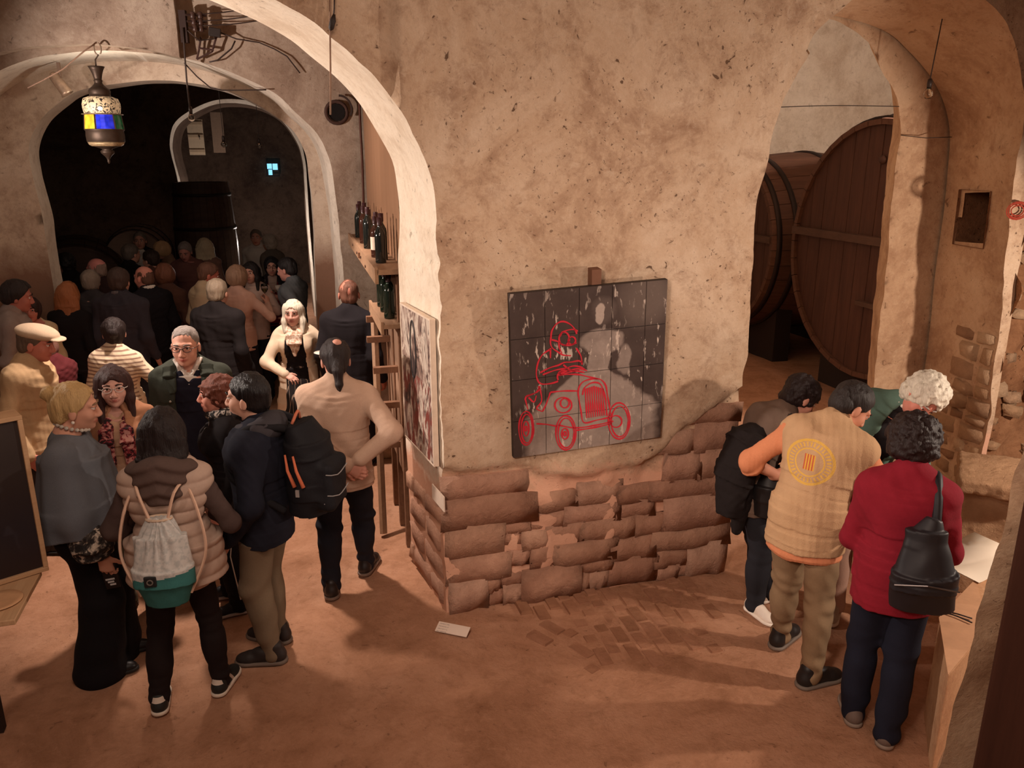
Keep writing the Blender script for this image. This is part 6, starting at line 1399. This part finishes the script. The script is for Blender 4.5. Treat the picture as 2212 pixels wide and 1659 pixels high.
sl = empty('spotlight', wp(133, 186, 3.9), 0, 'small metal spotlight fixed under the white arch', 'spotlight')
dd = wp(150, 210, 3.9)-wp(120, 170, 3.9); dd /= np.linalg.norm(dd); RD = axis_R(dd)
MB().lathe([(.02, -.13), (.045, -.11), (.05, .06), (.056, .08), (.05, .08), (.044, .06), (.001, .05)], 16, (0, 0, 0), RD).build('housing', flat((176, 150, 128), .4, .5, var=.3), sl, True)
m = MB(); m.box((-.012, -.012, 0), (.012, .012, .20)); m.build('bracket', flat((120, 96, 80), .6), sl)
# red chalk mark on the right pier
mk = empty('chalk_mark', wp(2198, 455, -.035), YAW, 'red circular chalk mark on the right pier', 'mark')
for r in (.085, .07, .05): MB().tube([(r*math.cos(a)*1.1, 0, r*.7*math.sin(a)) for a in np.linspace(0, 6.2, 18)], .005, 4).build('stroke', flat((164, 62, 44), .9), mk)

# ---------------------------------------------------------------- bottle rack on the side wall
M_PINE = wood((150, 116, 90), (178, 142, 112), 5, 1); M_PANEL = wood((152, 112, 84), (172, 130, 100), 3, 2, .6, .05); M_OLD = wood((120, 84, 62), (150, 110, 84), 5, 1)
def sb(mb, s0, s1, o0, o1, z0, z1, base): mb.hexa(np.array([P3(s, o, z)-base for s in (s0, s1) for o in (o0, o1) for z in (z0, z1)])); return mb
pb = P3(-.06, .8, 2.0); o = sb(MB(), -.085, -.065, .78, 3.42, 2.0, 3.9, pb).build('wood_panel', M_PANEL, None); o.location = pb; tag(o, 'tall smooth tan wooden panel behind the bottles', 'panel')
wire('cable', 'dark strip standing for the shaded gap beside the tan panel', [P3(-.10, 3.43, 3.85), P3(-.11, 3.46, 3.2), P3(-.11, 3.45, 2.8), P3(-.12, 3.43, 2.35)], .012, flat((84, 44, 28), .6))  # dark tube stands for the shade in the gap between wall and panel
rk = P3(-.2, .9, 0); rack = empty('bottle_rack', rk, 0, 'rough wooden bottle rack along the side wall of the middle room', 'rack')
sb(MB(), -.27, -.08, .80, 3.4, 2.08, 2.115, rk).build('shelf', M_PINE, rack); sb(MB(), -.285, -.262, .80, 3.4, 2.02, 2.125, rk).build('front_rail', M_PINE, rack)
sb(MB(), -.24, -.06, .85, 1.75, 1.70, 1.73, rk).build('shelf', M_PINE, rack); sb(MB(), -.255, -.236, .85, 1.75, 1.66, 1.75, rk).build('front_rail', M_PINE, rack)
for oo in (.92, 1.30, 1.70): sb(MB(), -.13, -.08, oo, oo+.06, 0, 2.08, rk).build('upright', M_OLD, rack)
sb(MB(), -.12, -.09, .95, 1.72, .55, 1.66, rk).build('back_board', wood((150, 116, 94), (176, 142, 118), 5, 2), rack)
for oo, z in ((1.1, 1.32), (1.1, 1.05), (1.15, .72), (1.5, 1.62), (1.55, 1.45), (2.0, 2.05)): sb(MB(), -.30, -.08, oo, oo+.05, z, z+.045, rk).build('peg', M_OLD, rack)
m = MB(); a, b = P3(-.22, 1.75, 1.70)-rk, P3(-.28, 1.15, .02)-rk; m.tube([a, b], .03, 6); m.build('leg', M_PINE, rack)
for oo, z in ((1.5, 2.05), (1.9, 2.07), (2.3, 2.06), (2.75, 2.08)): MB().lathe([(.012, 0), (.012, .006)], 8, P3(-.2875, oo, z)-rk, axis_R([-EV[0], -EV[1], 0])).build('knot', flat((70, 46, 34), .8), rack)
BOT = [(.0005, .0), (.036, .0), (.038, .006), (.038, .19), (.034, .215), (.017, .245), (.0145, .255), (.0145, .295), (.017, .297), (.017, .312), (.0145, .315), (.0005, .315)]
_bm = {}
def bottle(pt, rgb, lab, label, sc=1.0):
    e = empty('wine_bottle', pt, rs.uniform(0, 6), label, 'bottle', 'bottles on the rack'); e.scale = (sc,)*3
    key = ('b', rgb)
    if key not in _bm: _bm[key] = MB().lathe(BOT, 16).build('bottle_body', flat(rgb, .08, spec=.8, var=.02), e, True)
    else: q = _bm[key].copy(); q.parent = e; COL.objects.link(q)
    if lab:
        if 'lab' not in _bm: _bm['lab'] = MB().lathe([(.0388, .06), (.0388, .16)], 16, caps=False).build('paper_label', flat((226, 210, 190), .7), e, True)
        else: q = _bm['lab'].copy(); q.parent = e; COL.objects.link(q)
    if 'cap' not in _bm: _bm['cap'] = MB().lathe([(.0175, .262), (.0182, .316), (.001, .318)], 14, caps=False).build('capsule', flat((60, 30, 34), .4), e, True)
    else: q = _bm['cap'].copy(); q.parent = e; COL.objects.link(q)
names = ['first', 'second', 'third', 'fourth', 'fifth', 'sixth', 'seventh', 'eighth', 'ninth', 'tenth']
for i, oo in enumerate([3.25, 3.05, 2.72, 2.52, 2.30, 2.10, 1.72, 1.50, 1.34, 1.16]):
    bottle(P3(-.175-.03*(i % 2), oo, 2.115), [(34, 40, 30), (26, 30, 28), (44, 50, 40), (60, 34, 26)][i % 4], i in (0, 6, 7), names[i]+' bottle from the far end of the upper rack shelf', [1, .95, 1.05][i % 3])
for i, oo in enumerate([1.66, 1.56, 1.45, 1.34, 1.22, 1.08]):
    bottle(P3(-.15-.02*(i % 2), oo, 1.73), [(30, 46, 30), (24, 34, 26)][i % 2], i in (0, 2, 4), names[i]+' green bottle from the far end of the lower rack shelf')
for i, (u, v, r) in enumerate([(850, 958, .13), (835, 985, .10)]):
    c = G(u, v); stn = stone(None, 'rock', M_STONE2, 0, 1, 0, 1, 0, lambda s, d, z: np.array([0, 0, 0]), 3) if False else None
    f = Fld((-.2, -.2, -.03), (.2, .2, .25), .012); f.ell((0, 0, .05), (r, r*.8, .10), 0); f.fuzz(lambda q: .02*vnoise(q, 9, i)+.008*vnoise(q, 30, i)); f.half((0, 0, -.01), (0, 0, -1)); o = f.mesh('rock', M_STONE2); o.location = c; tag(o, ['larger pale rock on the floor at the pier flank', 'smaller pale rock on the floor beside the rack leg'][i], 'rock')

# ---------------------------------------------------------------- framed panel and table at the left edge
za = .84; Rb = G(106, 1231, za); Lb0 = G(0, 1264, za); fx = Rb-Lb0; fx /= np.linalg.norm(fx); fn_ = np.cross([0, 0, 1.0], fx); Wf = .95; org = Rb-fx*Wf
zt_ = PY(50, 905, (Rb+0)[1])[2]; Hf = zt_-za+.02; fr = empty('framed_canvas', org, 0, 'dark blue black canvas in a deep pale wooden box frame', 'painting'); fr.matrix_world = Matrix.Translation(org)@Matrix(np.stack([fx, fn_, [0, 0, 1.0]], 1).tolist()).to_4x4()
M_PALE = wood((206, 164, 124), (226, 188, 148), 4, 0)
t = NT('dark_canvas'); sp = t.node('ShaderNodeSeparateXYZ'); t.link(t.tc.outputs['Object'], sp.inputs[0]); t.col(t.mix(t.noise(3, 4), t.ramp(t.math('MULTIPLY', sp.outputs[2], 1/Hf), [(.02, s2l((44, 26, 26))), (.28, s2l((28, 30, 46))), (.55, s2l((48, 40, 40))), (.95, s2l((70, 62, 58)))]), s2l((40, 34, 36)))); t.set(Roughness=.45)
MB().box((.02, .012, .02), (Wf-.02, .03, Hf-.02)).build('canvas', t.m, fr)
for lo, hi in [((0, -.005, Hf-.022), (Wf, .13, Hf)), ((0, -.005, 0), (Wf, .13, .022)), ((0, -.005, .022), (.022, .13, Hf-.022)), ((Wf-.022, -.005, .022), (Wf, .05, Hf-.022))]: bevel(MB().box(lo, hi).build('frame_rail', M_PALE, fr), .003)
bevel(MB().box((Wf-.03, .05, .022), (Wf, .13, Hf-.022)).build('frame_rail', M_PALE, fr), .003)
t0 = G(82, 1246, za-.002); t1 = G(32, 1338, za-.002); tx = t0-t1; L_ = np.linalg.norm(tx); tx /= L_; ty = np.cross([0, 0, 1.0], tx)
tb = empty('display_table', (t1[0], t1[1], 0), 0, 'dark legged plywood table under the framed canvas', 'table'); tb.matrix_world = Matrix.Translation((t1[0], t1[1], 0))@Matrix(np.stack([tx, ty, [0, 0, 1.0]], 1).tolist()).to_4x4()
bevel(MB().box((0, 0, za-.03), (.46, .80, za-.003)).build('table_top', M_PALE, tb), .004)
for a in (.06, .40):
    for b in (.30, .72): MB().box((a-.025, b-.025, 0), (a+.025, b+.025, za-.03)).build('leg', flat((44, 30, 26), .7), tb)
MB().box((.06, .29, za-.11), (.40, .31, za-.03)).build('apron', flat((50, 34, 28), .7), tb)
c = G(-2, 1300, za); o = MB().lathe([(.001, 0), (.085, 0), (.10, .008), (.098, .011), (.07, .006), (.001, .006)], 28).build('plate', flat((206, 160, 120), .6), None, True); o.location = (c[0], c[1], za-.002); tag(o, 'round wooden dish at the left edge of the plywood table', 'dish')

# ---------------------------------------------------------------- right: bench, papers, block, sloping wall, post
M_LIME = plaster('plaster_bench', (206, 162, 124), (222, 182, 146), (176, 130, 98), pits=.2, bump=.3, patch=1.4)
bz = .57; c0 = np.array([2.19, 3.60]); d1 = np.array([2.02, 3.2])-c0; d1 /= np.linalg.norm(d1); d2 = np.array([.72, .69]); be = empty('bench', (c0[0], c0[1], 0), 0, 'low tan plastered bench spread with papers', 'bench')
K_ = [c0, c0+d2*1.3, c0+d1*.5, c0+d2*1.3+d1*.5]
v = [np.array([q[0]-c0[0], q[1]-c0[1], z]) for q in (K_[0], K_[1], K_[2], K_[3]) for z in (-.02, bz)]
bevel(MB().hexa(v).build('block', M_LIME, be), .012)
q = np.array(v); MB().box((0, 0, 0), (1, 1, 1))
m = MB(); e1 = np.array([d1[0], d1[1], 0]); e2 = np.array([d2[0], d2[1], 0]); p0 = np.array([0, 0, bz])
for a, h_ in ((.012, .004),): m.hexa([p0+e1*x+e2*y+np.array([0, 0, z]) for x in (-.01, .5) for y in (-.01, .55) for z in (.001, h_)])
m.build('cover_sheet', flat((198, 152, 116), .8), be)
def sheet_roll(a, b, w, h, name, label):
    a = np.array(a); b = np.array(b); d = b-a; L = np.linalg.norm(d); d /= L; n = np.cross([0, 0, 1.0], d); U = np.linspace(0, 1, 14)
    zc = h*np.sin(U*math.pi*.5)**2; v = np.concatenate([np.stack([a+d*L*u+n*s_*w/2+np.array([0, 0, z+off]) for u, z in zip(U, zc)]) for s_ in (-1, 1) for off in (0, -.003)]); n_ = 14
    f = [(i, i+1, 2*n_+i+1, 2*n_+i) for i in range(13)]+[(n_+i, 3*n_+i, 3*n_+i+1, n_+i+1) for i in range(13)]+[(i, n_+i, n_+i+1, i+1) for i in range(13)]+[(2*n_+i, 2*n_+i+1, 3*n_+i+1, 3*n_+i) for i in range(13)]
    o = MB().add(v-a, f).build(name, flat((240, 226, 206), .7, var=.02), None, True); o.location = a; return tag(o, label, 'paper')
sheet_roll(G(2062, 1232, bz+.012), G(2150, 1206, bz+.012), .30, .10, 'paper_sheet', 'large white paper curling up on the bench, brightly lit')
for i, (a, b, c) in enumerate([((2032, 1318), (2068, 1326), (2100, 1336)), ((2036, 1320), (2070, 1332), (2100, 1345))]):
    wire('cord', ('upper', 'lower')[i]+' of two thin dark cords lying across the bench', [G(a[0], a[1], bz+.014), G(b[0], b[1], bz+.014), G(c[0], c[1], bz+.014)], .004, flat((50, 34, 28)), .06, cat='cord')
# stone block
sbk = empty('stone_block', (3.14, 4.86, 0), 0, 'squared stone block with a chipped top beside the right pier', 'stone block')
f = Fld((-.35, -.35, -.03), (.6, .5, .9), .016); f.box((.17, .10, .33), (.26, .24, .42), rotz(-.45), .02, .01); f.box((.14, .04, .80), (.30, .26, .05), rotz(-.45)@rotx(.08), .02, .01); f.fuzz(lambda q: .012*vnoise(q, 9, 2)+.006*vnoise(q, 34, 5)); f.half((0, 0, -.015), (0, 0, -1)); f.mesh('block', M_STONE2, sbk)
# sloping masonry wall and the post in front of it (side of the stair)
yy = 2.4; e0 = PY(2211, 968, yy); e1 = PY(2026, 1659, yy); sl_ = (e0-e1)/(e0[2]-e1[2]); A0 = e1+sl_*(0-e1[2]); A1 = e1+sl_*(2.4-e1[2])
n_u, n_v = 16, 60; U, V = np.meshgrid(np.linspace(0, 1, n_u), np.linspace(0, 1, n_v), indexing='ij'); L_ = A0[None, None]+(A1-A0)*V[..., None]; Rr = np.stack([np.full(U.shape, 2.5), np.full(U.shape, yy), L_[..., 2]], -1)
fr_ = L_*(1-U[..., None])+Rr*U[..., None]; fr_[..., 1] -= .03*fbm(fr_.reshape(-1, 3), 6, 71).reshape(U.shape)
bk_ = L_.copy()[:1]*1.0; sidev = np.stack([np.stack([L_[0, :, 0]+.33*w_, L_[0, :, 1]+.40*w_, L_[0, :, 2]], -1) for w_ in np.linspace(0, 1, 8)], 0); sidev[0] = fr_[0]
def gridf(a, b): I = np.arange(a*b).reshape(a, b); return np.stack([I[:-1, :-1], I[1:, :-1], I[1:, 1:], I[:-1, 1:]], -1).reshape(-1, 4)
add_struct('wall_stair', [(rough3(fr_.reshape(-1, 3), .012, 9), gridf(n_u, n_v)), (rough3(sidev.reshape(-1, 3), .012, 9), gridf(8, n_v)[:, ::-1])], [M_RIGHT], 'rough plastered edge of the sloping stair wall at the lower right')
pq = PY(2209, 1073, 2.05); pq2 = PY(2105, 1659, 2.05); o = MB().box((0, 0, -.85), (.24, .20, 1.9)).build('trim_1', wood((70, 40, 30), (92, 56, 42), 4, 2), None); bevel(o, .008); o.location = ((pq[0]+pq2[0])/2, 2.05, .85); o.rotation_euler = (0, 0, -.64); tag(o, 'dark brown timber post at the lower right corner', kind='structure')

# ---------------------------------------------------------------- vats in the right back room
def vat(sc, oc, zc, R, L, name, label, nplank=12, nst=40, woodc=((74, 46, 36), (98, 64, 50)), seed=3, legs=True):
    base = P3(sc, oc, 0); e = empty(name, base, 0, label, 'vat'); r_ = np.random.RandomState(seed)
    at = lambda s, o, z: P3(sc+s, oc+o, zc+z)-base
    M_H = wood(*woodc, 4, 2); M_S = wood((88, 58, 44), (116, 80, 62), 4, 0); M_HP = flat((52, 40, 36), .6, .5)
    ed = np.linspace(-R*.965, R*.965, nplank+1)
    for i in range(nplank):
        o0, o1 = ed[i]+.004, ed[i+1]-.004; q = []
        N_ = 7; d = .05+r_.rand()*.006
        z0 = [math.sqrt(max((R*.965)**2-o*o, .0004)) for o in np.linspace(o0, o1, N_)]; oo = np.linspace(o0, o1, N_)
        v = [at(d, o, z) for o, z in zip(oo, z0)]+[at(d, o, -z) for o, z in zip(oo, z0)]+[at(d+.05, o, z) for o, z in zip(oo, z0)]+[at(d+.05, o, -z) for o, z in zip(oo, z0)]
        f = [(j, N_+j, N_+j+1, j+1) for j in range(N_-1)]+[(0, 2*N_, 3*N_, N_), (N_-1, 2*N_-1, 4*N_-1, 3*N_-1)]
        MB().add(v, f).build('plank', M_H, e)
    for i in range(nst):
        a0 = 2*math.pi*i/nst; a1 = 2*math.pi*(i+1)/nst-.006; v = []; K = 6
        for kx in range(K):
            s_ = L*kx/(K-1); rr = R*(1+.10*math.sin(math.pi*kx/(K-1)))
            for a in (a0, a1):
                for w_ in (rr, rr-.06): v.append(at(s_, w_*math.cos(a), w_*math.sin(a)))
        f = []
        for kx in range(K-1):
            b = kx*4; f += [(b, b+4, b+6, b+2), (b+1, b+3, b+7, b+5), (b, b+1, b+5, b+4), (b+2, b+6, b+7, b+3)]
        f += [(0, 2, 3, 1), ((K-1)*4, (K-1)*4+1, (K-1)*4+3, (K-1)*4+2)]
        MB().add(v, f).build('stave', M_S, e)
    for s_ in (.06, .30, L*.5, L-.3):
        rr = R*(1+.10*math.sin(math.pi*(s_+.03)/L))+.006; m = MB(); n_ = 48; th = np.arange(n_)*2*math.pi/n_
        v = np.concatenate([np.array([at(s_+ds, (rr+dr)*math.cos(a), (rr+dr)*math.sin(a)) for a in th]) for ds, dr in ((0, -.01), (0, .012), (.07, .012), (.07, -.01))])
        f = [(k_*n_+j, k_*n_+(j+1) % n_, (k_+1)*n_+(j+1) % n_, (k_+1)*n_+j) for k_ in range(3) for j in range(n_)]; m.add(v, f).build('hoop', M_HP, e, True)
    def beam(o0, o1, z0, z1, mt): MB().hexa([at(s_, o, z) for s_ in (-.02, .06) for o in (o0, o1) for z in (z0, z1)]).build('cross_beam', mt, e)
    M_B = wood((82, 58, 46), (104, 76, 62), 5, 1)
    beam(-R*.96, R*.99, .09, .18, M_B); beam(-R*.52, R*.05, -R*.42, -R*.42+.05, M_B)
    MB().lathe([(.04, 0), (.05, .03), (.02, .05), (.001, .05)], 14, at(.05, -.05, R*.70), axis_R([-EV[0], -EV[1], 0])).build('bung', flat((70, 44, 34), .6), e, True)
    if legs:
        for s_ in (.35, L-.45): MB().hexa([P3(sc+a, oc+b, z)-base for a in (s_, s_+.25) for b in (-R*.75, R*.75) for z in (-.02, zc-R*.72)]).build('cradle', flat((40, 28, 24), .8), e)
    return e
vat(5.38, 3.1, 1.80, 1.43, 2.6, 'wine_vat', 'huge round wooden wine vat in the right back room')
vat(5.34, 6.05, 1.62, 1.16, 2.2, 'wine_vat', 'second wooden vat half hidden behind the pier edge', 10, 36, seed=8)
# ---------------------------------------------------------------- dark room furniture
def cask(pt, R, L, rz, label, mat, lying=True, hoops=True):
    e = empty('cask', pt, rz, label, 'cask'); rot = rotx(math.pi/2) if lying else np.eye(3); zc = np.array([0, 0, R*1.08 if lying else 0])
    n_ = 28; r_ = np.random.RandomState(int(R*100))
    for i in range(n_):
        a0, a1 = 2*math.pi*i/n_, 2*math.pi*(i+1)/n_-.01; v = []; K = 6
        for kx in range(K):
            y = L*(kx/(K-1)-(.5 if lying else 0)); rr = R*(.86+.14*math.sin(math.pi*kx/(K-1)))
            for a in (a0, a1):
                for w_ in (rr, rr-.04): v.append((w_*math.cos(a), w_*math.sin(a), y))
        f = []
        for kx in range(K-1):
            b = kx*4; f += [(b, b+2, b+6, b+4), (b+1, b+5, b+7, b+3)]
        f += [(0, 1, 3, 2), ((K-1)*4, (K-1)*4+2, (K-1)*4+3, (K-1)*4+1)]
        MB().add(np.array(v)@rot.T+zc, f).build('stave', mat, e)
    for sd in (0, 1):
        y = (L*(sd-.5) if lying else L*sd); MB().lathe([(R*.84, 0), (.001, 0)] if sd else [(.001, 0), (R*.84, 0)], 28, rot@np.array([0, 0, y*.96 if lying else (y-.03 if sd else .03)])+zc, rot, False).build('head', mat, e)
    if hoops:
        for t_ in (.08, .3, .7, .92):
            rr = R*(.86+.14*math.sin(math.pi*t_))+.004; y = L*(t_-.5) if lying else L*t_; MB().lathe([(rr, -.025), (rr+.006, -.025), (rr+.006, .025), (rr, .025)], 28, rot@np.array([0, 0, y])+zc, rot, False).build('hoop', flat((40, 34, 32), .6, .4), e, True)
    return e
M_DK = wood((70, 50, 40), (92, 68, 54), 4, 0)
p_ = lambda u, v, h: G(u, v, h)
s_ = PS(150, 470, 9.2)[0]; c = P3(s_, 9.2, 0); cask((c[0], c[1], 0), .80, 1.3, YAW+.2, 'great dark cask standing left in the dark room', M_DK)
s_, z_ = PS(292, 483, 9.4); c = P3(s_, 9.5, 0); zc_ = z_-1.06; cask((c[0], c[1], zc_), .50, .9, YAW, 'dark cask with pale head on planks behind the crowd', wood((128, 104, 90), (150, 124, 108), 4, 0))
s2_, z2_ = PS(428, 392, 9.4); c = P3(s2_, 9.75, 0); cask((c[0], c[1], 0), .50, z2_-.02, YAW, 'tall upright dark vat before the deep arch', M_DK, lying=False)
tb2 = P3(s_, 9.5, 0); dt = empty('plank_table', (tb2[0], tb2[1], 0), YAW, 'plank table carrying the pale headed cask', 'table')
for j in range(4): MB().box((-.62, -.30+.15*j, zc_), (.62, -.155+.15*j, zc_+.035)).build('plank', M_OLD, dt)
for a in (-.5, .5): MB().box((a-.03, -.25, 0), (a+.03, .25, zc_)).build('leg', M_OLD, dt)
sh = wp(402, 258, 11.8); hh_ = sh[2]-wp(402, 335, 11.8)[2]; ww = np.linalg.norm((wp(436, 258, 11.8)-wp(402, 258, 11.8))[:2]); door = empty('cupboard_door', sh-np.array([0, 0, hh_]), YAW, 'pale narrow wooden shutter hanging in the deep arch', 'shutter')
MB().box((0, 0, 0), (ww, .04, hh_)).build('panel', flat((206, 184, 156), .7), door)
for z in (.08, .5, .86): MB().box((0, -.015, hh_*z), (ww, 0, hh_*z+.05)).build('batten', flat((186, 162, 134), .7), door)
MB().tube([(ww*.75, -.02, hh_*.45), (ww*.75, -.04, hh_*.5), (ww*.75, -.02, hh_*.55)], .008, 5).build('handle', flat((60, 46, 40), .5, .5), door)
sh = wp(462, 330, 12.6); o = MB().box((0, 0, 0), (.22, .04, .75)).build('board', flat((150, 124, 104), .8), None); o.location = sh; o.rotation_euler = (0, 0, YAW); tag(o, 'dull pale board beyond the narrow shutter', 'board')
wn = wp(578, 372, 14.3); win = empty('window_1', wn, YAW, 'small bluish window at the end of the dark room', kind='structure')
for x0, x1, z0, z1 in [(0, .10, .07, .18), (.115, .22, .05, .18), (.02, .10, -.06, .055)]: MB().box((x0, 0, z0), (x1, .02, z1)).build('pane', emit((120, 190, 220), 1.6), win)
for lo, hi in [((-.03, -.02, -.09), (-.005, .03, .21)), ((.225, -.02, -.09), (.25, .03, .21)), ((-.03, -.02, .185), (.25, .03, .21)), ((-.03, -.02, -.09), (.25, .03, -.065)), ((.1, -.01, -.065), (.115, .02, .185))]: MB().box(lo, hi).build('frame_bar', flat((30, 30, 34)), win)
